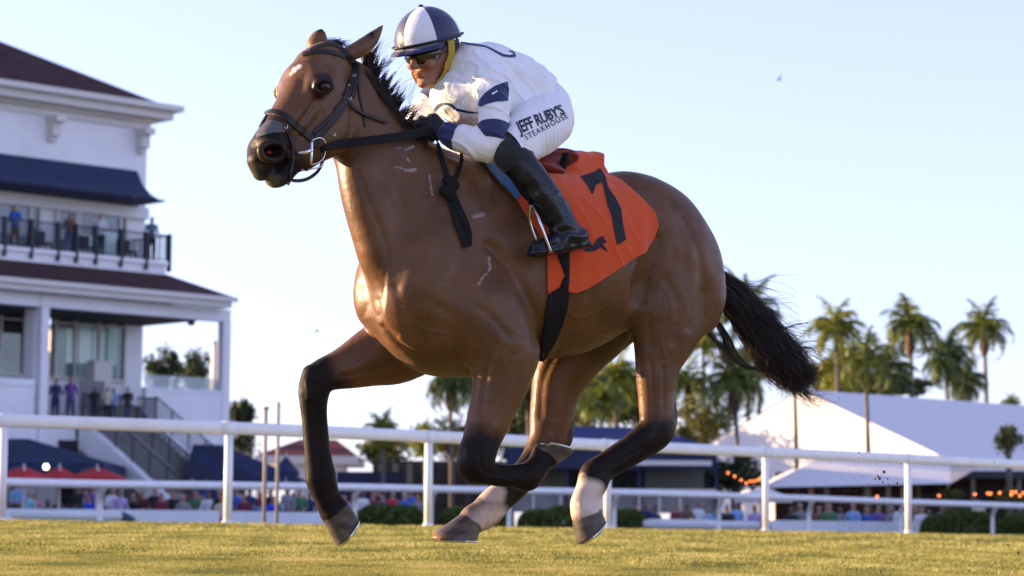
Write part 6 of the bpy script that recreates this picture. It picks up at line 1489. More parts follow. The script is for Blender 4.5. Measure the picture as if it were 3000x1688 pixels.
def palm_crown(seed, nf=20, Lf=2.4, up=1.0, droop=1.0):
    rs = np.random.RandomState(seed); V, F = [], []
    for k in range(nf):
        az = k * 2.399 + rs.normal(0, .15); el = R(82) - (k / nf) ** .8 * R(108) * up + rs.normal(0, .08); L_ = Lf * rs.uniform(.85, 1.1); n = 9; P_ = [np.zeros(3)]; e = el + R(6); h = np.array([math.cos(az), math.sin(az), 0])
        for j in range(n):
            P_.append(P_[-1] + (h * math.cos(e) + HZ * math.sin(e)) * L_ / n); e -= R(7.5 + 2.6 * j) * droop * (1.05 - .55 * (el > R(65)))
        P_ = np.array(P_); side = np.cross(h, HZ); m = 30
        for q in range(m):
            t = .10 + .88 * q / (m - 1); i = min(int(t * n), n - 1); c = P_[i] + (P_[i + 1] - P_[i]) * (t * n - i); d = P_[i + 1] - P_[i]; d /= np.linalg.norm(d); upv = np.cross(side, d)
            ll = Lf * .34 * math.sin(min(1, t * 1.1 + .12) * math.pi * .9 + .15) * rs.uniform(.8, 1.15); ll = max(ll, Lf * .05)
            for sg in (1, -1):
                o = side * sg * math.cos(R(25)) + d * .75 - HZ * rs.uniform(.2, 1.2); o /= np.linalg.norm(o); w = d * Lf * .021; b = len(V)
                V += [c - w, c + w, c + o * ll + w * .3, c + o * ll - w * .3]; F.append([b, b + 1, b + 2, b + 3])
        b = len(V); 
        for i in range(len(P_)): V += [P_[i] + side * .02, P_[i] - side * .02]
        for i in range(len(P_) - 1): F.append([b + 2 * i, b + 2 * i + 1, b + 2 * i + 3, b + 2 * i + 2])
    return np.array(V), F
CR = [palm_crown(s, nf, 1.0, up, dr) for s, nf, up, dr in ((1, 19, 1.0, .95), (2, 22, 1.05, 1.1), (3, 17, .9, .9), (4, 30, 1.12, 1.0))]
def palm(px, py, Rpx, D, kind, m, label, rot=0.0, trunk=True, shaft=False):
    c = at_depth(px, py, D); r = Rpx * (1.3 if px < 2300 else 1.12) * D / FPX; base = (c[0], D, GZ0)
    o = empty('palm_tree', base, label, 'palm tree', 'palm trees behind the rail')
    V, F = CR[kind]; ca, sa = math.cos(rot), math.sin(rot); Rm = np.array([[ca, -sa, 0], [sa, ca, 0], [0, 0, 1]])
    mesh_obj('crown', (V @ Rm.T) * r + c, F, m, o, smooth=False)
    mb = MB(); bend = r * .08; mb.tube([(c[0] + bend, D, GZ0), (c[0] + bend * .7, D, GZ0 * .5 + c[2] * .5), (c[0], D, c[2])], [.0011 * D, .0009 * D, .0007 * D], 8); mb.build('trunk', M_ptr, o, smooth=True)
    if shaft: mb = MB(); mb.tube([c - [0, 0, r * .62], c - [0, 0, r * .45], c - [0, 0, r * .2], c], [.0008 * D, .0021 * D, .0018 * D, .0009 * D], 8); mb.build('crownshaft', M_pod, o, smooth=True)
    return o
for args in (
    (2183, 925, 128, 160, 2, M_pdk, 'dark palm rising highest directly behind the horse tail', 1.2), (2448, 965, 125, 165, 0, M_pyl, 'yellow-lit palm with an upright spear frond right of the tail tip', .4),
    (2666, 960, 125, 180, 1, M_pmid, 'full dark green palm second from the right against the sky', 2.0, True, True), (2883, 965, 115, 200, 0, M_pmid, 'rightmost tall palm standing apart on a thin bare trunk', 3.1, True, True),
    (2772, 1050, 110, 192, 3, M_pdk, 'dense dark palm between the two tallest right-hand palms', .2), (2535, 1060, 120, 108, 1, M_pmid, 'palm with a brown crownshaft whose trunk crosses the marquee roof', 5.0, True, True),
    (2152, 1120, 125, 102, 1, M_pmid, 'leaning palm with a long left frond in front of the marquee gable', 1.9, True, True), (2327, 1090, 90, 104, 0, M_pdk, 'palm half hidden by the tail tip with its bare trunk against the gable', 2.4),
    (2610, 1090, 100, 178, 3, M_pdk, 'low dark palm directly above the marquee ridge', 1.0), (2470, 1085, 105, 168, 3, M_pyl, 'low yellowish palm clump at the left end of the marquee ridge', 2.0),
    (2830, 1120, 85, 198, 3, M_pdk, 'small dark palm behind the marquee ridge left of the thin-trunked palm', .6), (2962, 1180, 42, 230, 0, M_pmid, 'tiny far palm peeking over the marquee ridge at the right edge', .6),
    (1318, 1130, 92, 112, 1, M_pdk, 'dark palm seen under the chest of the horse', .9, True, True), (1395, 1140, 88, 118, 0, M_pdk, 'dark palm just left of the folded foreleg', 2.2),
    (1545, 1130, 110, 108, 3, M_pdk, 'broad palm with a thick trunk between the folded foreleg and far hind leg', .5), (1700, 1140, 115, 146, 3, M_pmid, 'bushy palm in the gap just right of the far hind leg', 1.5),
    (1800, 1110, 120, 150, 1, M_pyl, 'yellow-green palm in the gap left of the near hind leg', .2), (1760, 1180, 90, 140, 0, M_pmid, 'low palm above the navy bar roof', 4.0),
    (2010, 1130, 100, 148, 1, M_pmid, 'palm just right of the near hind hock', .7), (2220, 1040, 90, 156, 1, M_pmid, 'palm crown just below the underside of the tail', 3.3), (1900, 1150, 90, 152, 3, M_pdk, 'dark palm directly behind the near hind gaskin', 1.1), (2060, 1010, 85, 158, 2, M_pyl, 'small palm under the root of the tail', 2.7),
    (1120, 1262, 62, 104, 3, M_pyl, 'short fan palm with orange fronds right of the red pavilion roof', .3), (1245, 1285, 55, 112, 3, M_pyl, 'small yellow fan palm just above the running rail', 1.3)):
    palm(*args)
def leafcloud(c, rad, n, leaf, seed, clumps=22, flat=1.0):
    rs = np.random.RandomState(seed); C_ = rs.normal(size=(clumps, 3)); C_ /= np.linalg.norm(C_, axis=1)[:, None]; C_ *= (rs.rand(clumps, 1) ** .5) * .95; k = rs.randint(0, clumps, n); s_ = rs.uniform(.18, .5, clumps)
    P_ = C_[k] + rs.normal(size=(n, 3)) * s_[k][:, None] * .55; P_[:, 2] *= flat; P_ = P_ * np.array(rad) + np.array(c); a = rs.normal(size=(n, 3)); a /= np.linalg.norm(a, axis=1)[:, None]; b = np.cross(a, rs.normal(size=(n, 3))); b /= np.linalg.norm(b, axis=1)[:, None]
    w = leaf * rs.uniform(.6, 1.3, (n, 1)); V = np.stack([P_ - a * w - b * w * .5, P_ + a * w - b * w * .5, P_ + a * w + b * w * .5, P_ - a * w + b * w * .5], 1).reshape(-1, 3); i = np.arange(n) * 4
    return V, np.stack([i, i + 1, i + 2, i + 3], 1)
def tree(px, py, rx, ry, D, m, label, n=1400, leaf=.09, seed=1, name='tree'):
    c = at_depth(px, py, D); s_ = D / FPX; o = empty(name, (c[0], D, GZ0), label, 'tree', None); V, F = leafcloud(c, (rx * s_, rx * s_, ry * s_), int(n * 2.2), leaf * .8 * max(1, D / 125), seed); mesh_obj('crown', V, F, m, o, smooth=False)
    mb = MB(); mb.tube([(c[0], D, GZ0), c - [0, 0, ry * s_ * .5], c], [.16, .11, .05], 8)
    rs = np.random.RandomState(seed)
    for _ in range(6): d = rs.normal(size=3); d[2] = abs(d[2]); d /= np.linalg.norm(d); mb.tube([c - [0, 0, ry * s_ * .5], c + d * np.array([rx, rx, ry]) * s_ * .7], [.06, .02], 5)
    mb.build('trunk', M_ptr, o); return o
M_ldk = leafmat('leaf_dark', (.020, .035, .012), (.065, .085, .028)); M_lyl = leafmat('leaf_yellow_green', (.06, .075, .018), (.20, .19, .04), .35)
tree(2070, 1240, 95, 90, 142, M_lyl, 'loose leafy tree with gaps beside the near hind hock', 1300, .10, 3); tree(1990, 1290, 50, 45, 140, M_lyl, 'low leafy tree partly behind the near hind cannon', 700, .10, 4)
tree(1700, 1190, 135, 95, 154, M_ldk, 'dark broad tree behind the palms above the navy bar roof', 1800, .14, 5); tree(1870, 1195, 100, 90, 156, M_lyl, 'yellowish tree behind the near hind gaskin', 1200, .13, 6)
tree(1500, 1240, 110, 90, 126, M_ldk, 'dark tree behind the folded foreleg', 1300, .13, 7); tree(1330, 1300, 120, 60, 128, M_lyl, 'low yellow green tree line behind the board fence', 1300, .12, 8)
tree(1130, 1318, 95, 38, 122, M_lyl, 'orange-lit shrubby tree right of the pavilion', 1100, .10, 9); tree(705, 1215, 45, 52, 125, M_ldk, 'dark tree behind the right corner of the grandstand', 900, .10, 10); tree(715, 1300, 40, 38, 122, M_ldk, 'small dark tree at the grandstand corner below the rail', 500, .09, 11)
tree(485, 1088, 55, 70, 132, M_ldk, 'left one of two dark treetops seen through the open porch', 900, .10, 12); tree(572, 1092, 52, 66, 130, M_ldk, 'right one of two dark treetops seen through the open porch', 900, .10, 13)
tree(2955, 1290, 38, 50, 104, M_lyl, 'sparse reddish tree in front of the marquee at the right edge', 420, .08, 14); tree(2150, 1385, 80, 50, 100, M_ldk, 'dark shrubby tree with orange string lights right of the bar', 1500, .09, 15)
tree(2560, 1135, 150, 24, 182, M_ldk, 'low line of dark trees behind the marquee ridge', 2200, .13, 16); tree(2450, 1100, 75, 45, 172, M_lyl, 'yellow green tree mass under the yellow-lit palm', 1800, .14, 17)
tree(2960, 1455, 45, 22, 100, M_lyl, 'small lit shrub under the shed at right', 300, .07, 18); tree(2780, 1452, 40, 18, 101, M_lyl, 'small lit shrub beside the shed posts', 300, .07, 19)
# hedges
M_hedge = leafmat('hedge_leaf', (.035, .06, .012), (.13, .17, .035), .2)
def hedge(px0, px1, yt, yb, D0, D1, label, seed):
    a = at_depth(px0, yb, D0); b = at_depth(px1, yb, D1); top = at_depth((px0 + px1) / 2, yt, (D0 + D1) / 2)[2]; z0 = .466; rs = np.random.RandomState(seed); L_ = np.linalg.norm(b[:2] - a[:2]); n = int(L_ * 1500); d = (b - a); d[2] = 0; dn = d / np.linalg.norm(d); pn = np.array([dn[1], -dn[0], 0])
    t = rs.rand(n); th = rs.rand(n) * math.pi; hw = .55; h = (top - z0); endf = np.clip(np.minimum(t, 1 - t) * L_ / .7, 0, 1) ** .5; lump = 1 + .07 * np.sin(t * L_ * 2.1 + seed) + .05 * np.sin(t * L_ * 5.3); rr = 1 - .22 * rs.rand(n) ** 2
    x = np.copysign(np.abs(np.cos(th)) ** .6, np.cos(th)) * hw * endf * rr; z = np.abs(np.sin(th)) ** .55 * h * lump * rr * (.4 + .6 * endf)
    P_ = np.array([a[0], a[1], z0]) + t[:, None] * d * [1, 1, 0] + x[:, None] * pn + np.stack([0 * z, 0 * z, z], 1); A = rs.normal(size=(n, 3)); A /= np.linalg.norm(A, axis=1)[:, None]; B = np.cross(A, rs.normal(size=(n, 3))); B /= np.linalg.norm(B, axis=1)[:, None]; w = .035
    V = np.stack([P_ - A * w - B * w, P_ + A * w - B * w, P_ + A * w + B * w, P_ - A * w + B * w], 1).reshape(-1, 3); i = np.arange(n) * 4
    o = mesh_obj('hedge', V, np.stack([i, i + 1, i + 2, i + 3], 1), M_hedge, None, smooth=False); return tag(o, label, 'hedge', None)
hedge(1045, 1262, 1480, 1546, 66, 67.5, 'clipped green hedge between the reaching foreleg and the fourth rail post', 1); hedge(1288, 1500, 1482, 1549, 67.8, 69.2, 'clipped green hedge behind the far hind pastern', 2)
hedge(1520, 1902, 1486, 1551, 69.5, 72, 'clipped green hedge with a rounded end behind the near hind hoof', 3); hedge(2705, 2910, 1500, 1561, 76, 78, 'dark green hedge behind the right end of the far rail', 4); hedge(2925, 3200, 1508, 1564, 78.5, 81, 'green hedge at the right edge beside the last gooseneck post', 5)
# ============================================================ BARRIERS, SPECTATORS, BIRDS, DIRT
M_barr = mat('white_barrier', (.62, .65, .68), .6, var=.08, vscale=1.5); M_bblue = mat('dark_blue_padding', (.03, .05, .10), .5)
def barrier(px0, px1, yt0, yt1, D0, D1, label, h=None, thick=.35):
    a = at_depth(px0, yt0, D0); b = at_depth(px1, yt1, D1); d = b - a; L_ = np.linalg.norm(d[:2]); dn = np.array([d[0], d[1], 0]) / L_; pn = np.array([dn[1], -dn[0], 0]); z0 = .468
    prof = [(-thick / 2, 0), (-thick * .3, (a[2] - z0) * .5), (-thick * .22, a[2] - z0), (thick * .22, a[2] - z0), (thick * .3, (a[2] - z0) * .5), (thick / 2, 0)]
    mb = MB()
    for (q, zz) in ((a, a[2]), (b, b[2])):
        for (x, z) in prof: mb.v.append(np.array([q[0], q[1], z0]) + pn * x + np.array([0, 0, z * (zz - z0) / (a[2] - z0)]))
    for k in range(6): k2 = (k + 1) % 6; mb.f.append([k, k2, 6 + k2, 6 + k])
    mb.f += [[5, 4, 3, 2, 1, 0], [6, 7, 8, 9, 10, 11]]
    return tag(mb.build('barrier', M_barr, None), label, 'barrier', None)
barrier(-100, 640, 1489, 1496, 72, 75, 'long low white barrier below the grandstand crowd at left'); barrier(660, 1010, 1497, 1503, 75.3, 77, 'low white barrier behind the two thin poles'); barrier(2250, 2700, 1524, 1530, 77, 79, 'low white barrier below the white canopy at right'); barrier(1885, 2090, 1520, 1523, 74, 75, 'low white barrier right of the rounded hedge end')
def pad(px0, px1, yt, yb, D, label):
    a = at_depth(px0, yt, D); b = at_depth(px1, yt, D + 2.0); z1 = a[2]; z0 = at_depth(px0, yb, D)[2]; P_ = [np.array([a[0], a[1], (z0 + z1) / 2]), np.array([b[0], b[1], (z0 + z1) / 2])]; r = (z1 - z0) / 2
    mb = MB(); mb.tube([P_[0], P_[1]], r, 12); o = mb.build('padded_rail', M_barr, None, smooth=True); tag(o, label, 'padded rail', 'white padded rails lying along the far side of the track')
    mb = MB(); e = (P_[1] - P_[0]); e /= np.linalg.norm(e); mb.tube([P_[1] + e * .02, P_[1] + e * .15 - [0, 0, .02], P_[1] + e * .35 - [0, 0, .08], P_[1] + e * .5 - [0, 0, .2]], [r * 1.05, r * 1.02, r * .8, r * .3], 12); mb.build('end_cap', M_bblue, o, smooth=True)
    for t in (.1, .5, .92): q = P_[0] * (1 - t) + P_[1] * t; mb = MB(); mb.tube([(q[0], q[1], .46), (q[0], q[1], q[2])], .05, 8); mb.build('leg', M_barr, o)
pad(40, 352, 1494, 1522, 60, 'white padded rail with a dark blue end cap at far left'); pad(1890, 2222, 1523, 1549, 70, 'white padded rail with a dark blue end cap right of the hind hooves')
# figures: one continuous body; materials per region
def figure(pose, seed=0):
    f = Field((-.5, -.65, -.05), (.5, .5, 1.85), .03); c = lambda a, b, r1, r2, k=.03: f.cone(a, b, r1, r2, k)
    if pose == 'stand':
        for s in (1, -1):
            c((.10 * s, 0, .08), (.10 * s, 0, .48), .05, .065); c((.10 * s, 0, .48), (.09 * s, 0, .90), .07, .095); c((.10 * s, .02, .05), (.11 * s, -.14, .04), .05, .04)
            c((.19 * s, 0, 1.42), (.25 * s, .02, 1.14), .055, .045); c((.25 * s, .02, 1.14), (.16 * s, -.18, 1.06), .043, .036)
        c((0, 0, .95), (0, 0, 1.15), .145, .135); c((0, 0, 1.15), (0, 0, 1.36), .145, .16); c((-.13, 0, 1.40), (.13, 0, 1.40), .075, .075); z = 0
    else:
        for s in (1, -1):
            c((.11 * s, 0, .50), (.13 * s, -.42, .50), .10, .075); c((.13 * s, -.42, .50), (.13 * s, -.44, .08), .065, .05); c((.13 * s, -.44, .05), (.13 * s, -.58, .04), .045, .04)
            c((.19 * s, 0, .97), (.25 * s, -.05, .70), .055, .045); c((.25 * s, -.05, .70), (.14 * s, -.28, .62), .043, .036)
        c((0, .02, .52), (0, .02, .72), .15, .14); c((0, .02, .72), (0, 0, .92), .145, .16); c((-.13, 0, .95), (.13, 0, .95), .075, .075); z = -.45
    c((0, 0, 1.45 + z), (0, -.02, 1.56 + z), .055, .052); f.ell((0, -.03, 1.645 + z), (.078, .095, .115), None, .02); c((0, -.12, 1.64 + z), (0, -.13, 1.62 + z), .014, .016, .01)
    V, Q = f.mesh(1); me = bpy.data.meshes.new('person'); me.from_pydata([tuple(v) for v in V], [], Q.tolist()); me.update(); me.polygons.foreach_set('use_smooth', [True] * len(me.polygons)); C_ = V[Q].mean(1); mi = np.zeros(len(Q), int); x, y, zz = C_.T; zz = zz - z
    hair = (zz > 1.66) & (y > -.085 - (zz - 1.72) * .6) | ((zz > 1.58) & (y > .0)); shirt = (zz < 1.485) & (zz > .93) & ~((np.abs(x) > .13) & (y < -.06) & (zz < 1.12)); 
    if pose == 'stand': tr = (zz <= .93) & (zz > .09); sh_ = zz <= .09
    else: tr = ((zz <= .98 + .05) & (y < -.10)) & ~((zz > 1.04)) | (zz <= .93); tr &= ~((np.abs(x) > .10) & (y < -.14) & (zz > 1.02)); sh_ = zz <= .53; shirt &= ~tr
    mi[shirt] = 1; mi[tr & ~shirt] = 2; mi[sh_] = 4; mi[hair] = 3
    for k in range(5): me.materials.append(None)
    me.polygons.foreach_set('material_index', mi.tolist()); return me
FIG = {'stand': figure('stand'), 'sit': figure('sit')}
pcol = {'navy': (.015, .025, .10), 'black': (.012, .012, .015), 'white': (.62, .64, .70), 'light blue': (.22, .38, .66), 'blue': (.03, .10, .40), 'bright blue': (.02, .06, .62), 'purple': (.14, .06, .30), 'lavender': (.38, .32, .58), 'red': (.38, .02, .03), 'teal': (.25, .58, .62), 'grey': (.20, .21, .24), 'brown': (.13, .07, .05), 'blue-grey': (.08, .13, .20), 'green': (.06, .16, .08), 'pink': (.55, .18, .28), 'denim': (.06, .09, .18), 'maroon': (.16, .02, .04), 'cream': (.55, .48, .36)}
PM = {k: mat('cloth_' + k.replace(' ', '_'), v, .8) for k, v in pcol.items()}
SK = [mat('spectator_skin', (.36, .19, .13), .6), mat('spectator_skin_dark', (.14, .07, .045), .6), mat('spectator_skin_tan', (.26, .14, .09), .6)]; HR_ = {'dark': mat('dark_hair', (.015, .012, .01), .6), 'brown': mat('brown_hair', (.09, .05, .03), .6), 'blond': mat('blond_hair', (.35, .25, .12), .6), 'cap': PM['white'], 'grey': mat('grey_hair', (.35, .34, .33), .6), 'redcap': PM['red']}
rpn = np.random.RandomState(5)
def person(px, pyh, D, pose, shirt, trousers, hair, label, skin=0, rz=None, fz=None, group='spectators watching from behind the rail'):
    me = FIG[pose]; o = bpy.data.objects.new('person', me); COL.objects.link(o); top = at_depth(px, pyh, D); hgt = 1.76 if pose == 'stand' else 1.31
    s_ = 1.0
    if fz is None: z = top[2] - hgt
    else: z = fz; s_ = np.clip((top[2] - fz) / hgt, .8, 1.08)
    o.location = (top[0], D, z); o.scale = (s_,) * 3; o.rotation_euler = (0, 0, rpn.uniform(-.7, .7) if rz is None else rz)
    for i, m in enumerate((SK[skin], PM[shirt], PM[trousers], HR_[hair], PM['black'])): o.material_slots[i].link = 'OBJECT'; o.material_slots[i].material = m
    return tag(o, label, 'person', group)
def bal(px, pyh, sb, shirt, tr, hair, label, fz, skin=0, rz=None):
    q = on_plane(px, pyh, BO + BB_ * sb, BB_); return person(px, pyh, q[1], 'stand', shirt, tr, hair, label, skin, rz, fz, 'people on the grandstand balcony and porch')
zb3 = z_balt + .0
bal(45, 598, 2.3, 'blue', 'brown', 'brown', 'person in a blue shirt leaning at the left end of the balcony', zb3); bal(205, 622, 2.6, 'brown', 'denim', 'dark', 'person in a dark brown top in the middle of the balcony', zb3, 2)
bal(296, 625, 2.4, 'white', 'black', 'dark', 'person in a white shirt and dark trousers on the balcony', zb3); bal(445, 635, 1.95, 'blue-grey', 'black', 'dark', 'person in a blue-grey shirt standing at the right corner of the balcony', zb3, 1, .4)
zd = zdeck
for a in ((164, 1108, .9, 'navy', 'navy', 'brown', 'person in a navy outfit standing beside the big porch column', 0), (208, 1104, 1.0, 'purple', 'denim', 'brown', 'person in purple with raised head on the porch', 0), (277, 1160, .7, 'black', 'black', 'dark', 'person in black in front of the porch notice board', 1),
          (314, 1155, .6, 'cream', 'black', 'grey', 'person in a cream top at the head of the stairs', 0), (334, 1138, .9, 'light blue', 'denim', 'dark', 'person in a light blue shirt beside the cream top at the stairs', 2), (375, 1133, .5, 'black', 'denim', 'brown', 'person with long brown hair, black top and jeans on the porch', 0)):
    bal(a[0], a[1], a[2], a[3], a[4], a[5], a[6], zd - .02, a[7])
for (px, py, c, l, h) in ((455, 1078, 'bright blue', 'person in bright blue seated behind the porch glass screen at left', 'brown'), (518, 1080, 'navy', 'person in navy seated behind the middle of the porch glass screen', 'dark'), (632, 1088, 'white', 'person in a white top with dark hair behind the porch glass near the corner column', 'dark')):
    q = on_plane(px, py, BO + BB_ * 1.4, BB_); person(px, py, q[1], 'stand', c, 'black', h, l, 0, None, zdeck, 'people on the grandstand balcony and porch')
cr = [(38, 1418, 'grey', 'sit', 'dark', 1, 'grey top seated left of the pale pillar, nearest the first rail post'), (57, 1408, 'light blue', 'sit', 'brown', 0, 'light blue top seated under the leftmost red umbrella'), (82, 1437, 'teal', 'sit', 'blond', 0, 'teal top seated under the leftmost red umbrella'), (102, 1445, 'pink', 'sit', 'dark', 0, 'pink top beside the person in teal'),
      (140, 1462, 'black', 'sit', 'dark', 1, 'black top seated low in front of the pale pillar'), (172, 1452, 'brown', 'sit', 'brown', 0, 'brown top seated under the middle red umbrella'), (226, 1422, 'black', 'sit', 'dark', 1, 'black top under the right red umbrella'), (252, 1438, 'white', 'sit', 'blond', 0, 'white top left of the first gooseneck post'),
      (273, 1422, 'purple', 'sit', 'brown', 0, 'purple top right behind the first gooseneck post'), (262, 1450, 'bright blue', 'sit', 'dark', 0, 'bright blue top in front of the purple one'), (330, 1428, 'white', 'sit', 'brown', 0, 'white top behind the lavender shirt'), (351, 1433, 'lavender', 'sit', 'brown', 2, 'lavender shirt seated right of the first gooseneck post'),
      (390, 1445, 'black', 'sit', 'blond', 0, 'black top with fair hair below the staircase'), (448, 1458, 'black', 'sit', 'dark', 1, 'black top bending low below the staircase'), (474, 1443, 'maroon', 'sit', 'dark', 0, 'maroon top below the foot of the staircase'), (505, 1438, 'black', 'sit', 'brown', 0, 'black top with brown hair below the right handrail'),
      (538, 1448, 'grey', 'sit', 'grey', 0, 'grey top with grey hair right of the staircase'), (560, 1400, 'brown', 'stand', 'brown', 0, 'brown top standing at the foot of the staircase'), (600, 1402, 'blue', 'stand', 'dark', 0, 'blue top standing under the right navy canopy'), (632, 1412, 'navy', 'stand', 'dark', 1, 'navy top standing left of the second rail post'),
      (700, 1398, 'denim', 'stand', 'dark', 1, 'denim top standing right of the second rail post'), (590, 1448, 'red', 'sit', 'dark', 0, 'red top seated under the right navy canopy'), (652, 1450, 'cream', 'sit', 'brown', 0, 'cream top just left of the second rail post'), (716, 1446, 'maroon', 'sit', 'brown', 0, 'maroon top right of the second rail post'), (745, 1458, 'light blue', 'sit', 'grey', 0, 'light blue top left of the two thin poles'),
      (800, 1453, 'bright blue', 'sit', 'brown', 0, 'bright blue top between the two thin poles'), (828, 1448, 'white', 'sit', 'cap', 0, 'white top and white cap right of the thin poles'), (862, 1440, 'white', 'sit', 'cap', 1, 'white top and cap left of the reaching foreleg'), (890, 1452, 'pink', 'sit', 'brown', 0, 'pink top behind the reaching foreleg'), (908, 1440, 'navy', 'sit', 'dark', 1, 'navy top behind the reaching foreleg'),
      (770, 1440, 'grey', 'sit', 'cap', 0, 'grey top and white cap behind the thin poles'), (1010, 1448, 'light blue', 'sit', 'brown', 0, 'light blue top just right of the reaching hoof'), (1035, 1443, 'red', 'sit', 'grey', 0, 'red top right of the reaching hoof'), (1092, 1440, 'maroon', 'sit', 'brown', 0, 'maroon top above the first hedge'), (1122, 1446, 'navy', 'sit', 'dark', 0, 'navy top above the first hedge'),
      (1150, 1438, 'red', 'sit', 'redcap', 0, 'red top and red cap above the first hedge'), (1185, 1442, 'blue', 'sit', 'cap', 0, 'blue top with a white cap above the first hedge'), (1225, 1447, 'grey', 'sit', 'brown', 0, 'grey top left of the third rail post'),
      (1862, 1476, 'blue', 'sit', 'dark', 0, 'blue top seated behind the rounded hedge end'), (1918, 1480, 'navy', 'sit', 'dark', 1, 'navy top right of the rounded hedge end'), (2012, 1472, 'brown', 'sit', 'dark', 1, 'brown top seated in front of the bar'), (2046, 1468, 'white', 'sit', 'brown', 2, 'white top seated in front of the bar'), (2072, 1482, 'light blue', 'sit', 'dark', 0, 'light blue top leaning in front of the bar'), (2103, 1474, 'grey', 'sit', 'brown', 0, 'grey top left of the gooseneck post beside the bar'),
      (2157, 1470, 'light blue', 'sit', 'dark', 2, 'light blue shirt large and alone left of the fifth rail post'), (2212, 1478, 'lavender', 'sit', 'dark', 1, 'lavender top just left of the fifth rail post'), (2318, 1482, 'black', 'sit', 'dark', 1, 'black top right of the fifth rail post'), (2400, 1480, 'brown', 'sit', 'brown', 0, 'brown top between the timber posts'), (2462, 1482, 'grey', 'sit', 'dark', 1, 'grey top under the white canopy'),
      (2500, 1474, 'light blue', 'sit', 'blond', 0, 'light blue top with fair hair under the white canopy'), (2538, 1484, 'blue', 'sit', 'dark', 0, 'blue top bending under the white canopy'), (2572, 1478, 'purple', 'sit', 'dark', 0, 'purple top left of the right timber posts'), (2612, 1482, 'grey', 'sit', 'grey', 2, 'grey top and grey hair between the right timber posts'), (2700, 1482, 'white', 'sit', 'brown', 0, 'white top right of the sixth rail post'), (2722, 1490, 'brown', 'sit', 'dark', 1, 'brown top in front of the right hedge end'), (2866, 1462, 'cream', 'stand', 'brown', 2, 'cream top standing above the right hedge')]
extra = [('navy', 'dark', 1), ('maroon', 'brown', 0), ('black', 'dark', 0), ('grey', 'grey', 2), ('green', 'brown', 0), ('white', 'dark', 1), ('black', 'blond', 0), ('blue', 'brown', 2)]
spots = [(318, 1446, 'low beside the lavender shirt'), (420, 1436, 'in the back row just left of the stair foot'), (455, 1428, 'in the back row under the stair foot'), (520, 1424, 'in the back row under the right handrail'), (575, 1436, 'crouching right of the stair'), (612, 1440, 'in front of the blue standing person'), (645, 1432, 'in the back row left of the second rail post'), (690, 1430, 'in the back row right of the second rail post'),
         (730, 1428, 'in the back row under the navy canopy edge'), (760, 1436, 'in the back row left of the thin poles'), (795, 1430, 'in the back row seen between the thin poles'), (845, 1428, 'in the back row under the closed umbrella'), (878, 1432, 'in the back row touching the reaching foreleg'), (1062, 1436, 'between the two red tops above the first hedge'), (1108, 1428, 'in the back row above the first hedge'), (1205, 1432, 'in the back row near the third rail post'),
         (1890, 1470, 'in the back row at the bar end'), (1985, 1476, 'low beside the bar counter'), (2130, 1480, 'next to the large light blue shirt'), (2345, 1474, 'in the back row right of the fifth rail post'), (2430, 1474, 'in the back row near the second timber post'), (2640, 1474, 'behind the last timber post'), (2680, 1478, 'left of the white top at the sixth rail post'), (2760, 1476, 'in the back row above the right hedge end')]
for k_, (x_, y_, w_) in enumerate(spots):
    c_, h_, s_ = extra[k_ % 8]; cr.append((x_, y_, c_, 'sit', h_, s_, c_ + ' top ' + w_))
for (px, py, c, pose, h, sk, lab) in cr:
    D = {'sit': 84, 'stand': 92}[pose] + rpn.uniform(-2.5, 3.5) if px < 1500 else {'sit': 82, 'stand': 92}[pose] + rpn.uniform(-2, 4)
    person(px, py, D, pose, c, ['black', 'denim', 'brown', 'navy'][rpn.randint(4)], h, 'person with ' + lab, sk)
# benches under the seated spectators
M_bench = mat('dark_bench', (.06, .06, .07), .7)
for (x0, x1, y, lab) in ((0, 760, 1505, 'long dark bench under the crowd in front of the grandstand'), (770, 1260, 1505, 'long dark bench under the crowd behind the first hedge'), (1840, 2760, 1520, 'long dark bench under the crowd at right')):
    a = at_depth(x0, y, 84.5); b = at_depth(x1, y, 84.5); o = empty('bench', ((a[0] + b[0]) / 2, 84.5, GZ0), lab, 'bench'); mb = MB(); mb.box(((a[0] + b[0]) / 2, 84.5, .72), (b[0] - a[0], 4.5, .06)); mb.build('seat', M_bench, o)
    for t in (0.02, .5, .98): mb = MB(); mb.box((a[0] * (1 - t) + b[0] * t, 84.5, .57), (.08, 4.2, .23)); mb.build('leg', M_bench, o)
# birds
M_bird = mat('bird_feathers', (.10, .10, .11), .8); M_bug = mat('dark_bird_feathers', (.01, .01, .01), .6)
def bird(px, py, D, s_, m, label, roll=0.3):
    c = at_depth(px, py, D); f = Field(c - s_, c + s_, s_ / 16); f.ell(c, (s_ * .42, s_ * .14, s_ * .13), None, 0); f.ell(c + [-s_ * .42, 0, s_ * .05], (s_ * .13, s_ * .09, s_ * .09), None, s_ * .05); V, Q = f.mesh(1); o = mesh_obj('bird', V, Q, m); tag(o, label, 'bird')
    for sg in (1, -1): mb = MB(); mb.poly([c + [-s_ * .15, 0, .05 * s_], c + [s_ * .15, 0, .05 * s_], c + [s_ * .3, sg * s_ * .5, s_ * .35], c + [s_ * .35, sg * s_ * .9, s_ * roll], c + [s_ * .05, sg * s_ * .5, s_ * .38]]); mb.build('wing', m, o)
bird(2282, 234, 60, .13, M_bird, 'small grey bird flying high in the sky at right', .9); bird(928, 971, 25, .045, M_bug, 'tiny black bird flying left of the horse chest', .3)
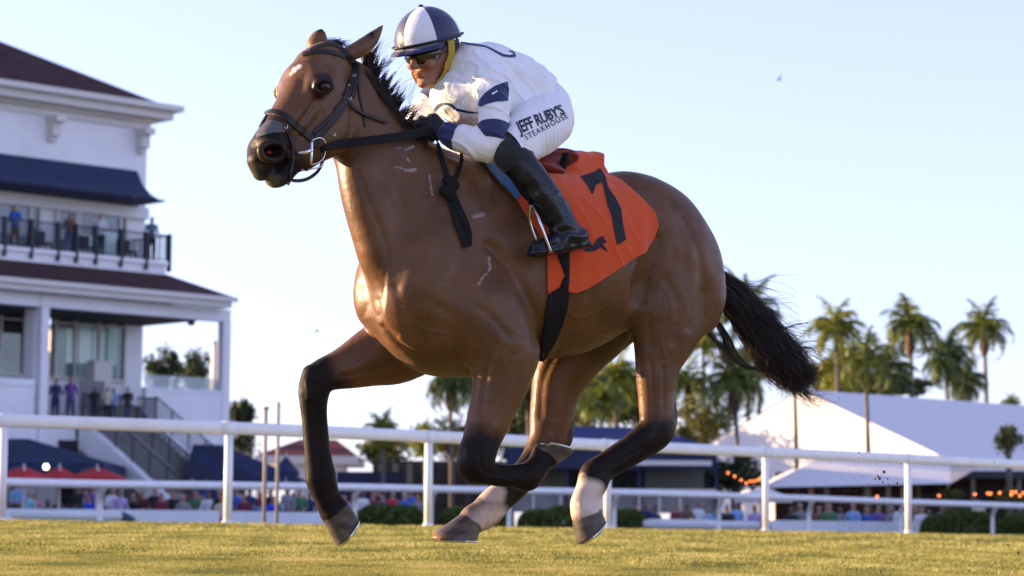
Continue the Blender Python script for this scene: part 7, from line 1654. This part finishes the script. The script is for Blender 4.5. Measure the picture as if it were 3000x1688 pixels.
# flying turf and dirt kicked up behind the horse
rd_ = np.random.RandomState(3); V, F = [], []
def clod(c, r, sq=1):
    b = len(V); n = 7
    P_ = rd_.normal(size=(8, 3)); P_ /= np.linalg.norm(P_, axis=1)[:, None]; P_ *= r * rd_.uniform(.6, 1.2, (8, 1)) * [1, 1, sq]; base = np.array([(-1, -1, -1), (1, -1, -1), (1, 1, -1), (-1, 1, -1), (-1, -1, 1), (1, -1, 1), (1, 1, 1), (-1, 1, 1)]) * r * .5 * rd_.uniform(.5, 1.3, (8, 3))
    for p in base: V.append(np.array(c) + p)
    for f in ((3, 2, 1, 0), (4, 5, 6, 7), (0, 1, 5, 4), (1, 2, 6, 5), (2, 3, 7, 6), (3, 0, 4, 7)): F.append([b + k for k in f])
for (x, y, r) in ((2590, 1383, .013), (2572, 1395, .009), (2577, 1402, .012), (2565, 1404, .008), (2601, 1403, .006), (2628, 1416, .009), (2586, 1413, .006), (2616, 1317, .006), (2640, 1359, .005), (2516, 1325, .005), (2330, 897, .004), (2459, 1167, .005), (2555, 1286, .004), (2913, 1354, .004), (2430, 1353, .004), (2953, 1598, .008), (2983, 1620, .009), (2577, 1562, .005), (2580, 1675, .008), (2590, 1522, .008), (2588, 1525, .007)): clod(at_depth(x, y, 10.8), r)
for i in range(420):
    x = 2540 + rd_.normal(0, 75); y = 1500 + rd_.normal(0, 75) + (30 if i % 3 else -60); clod(at_depth(x, min(y, 1665), rd_.uniform(10.2, 11.6)), rd_.uniform(.0012, .0034))
for (x, y) in ((1637, 1087), (1310, 1150), (1640, 1190), (1601, 1264), (1648, 1382), (1690, 1343), (1458, 1356), (1566, 1302), (1300, 1085), (2330, 1300), (1700, 1432), (1750, 1275)): clod(at_depth(x, y, 9.0), .0022)
o = mesh_obj('kicked_up_turf', np.array(V), F, mat('dirt_specks', (.10, .075, .045), .9), smooth=False); tag(o, 'specks of dirt and turf thrown up behind the horse', 'flying turf', kind='stuff')
for (x, y, r, lab) in ((2218, 1666, .028, 'dark divot of turf lying on the grass at lower right'), (2095, 1662, .012, 'small divot left of the larger dark one')):
    q = at_depth(x, y, 9.4); V, F = [], []; 
    for k in range(7): clod(q * [1, 1, 0] + [rd_.normal(0, r * .5), rd_.normal(0, r * .5), gz(q[0], q[1]) + .02], r * .7, .5)
    tag(mesh_obj('turf_divot', np.array(V), F, mat('dark_soil', (.03, .022, .015), .95), smooth=False), lab, 'divot')
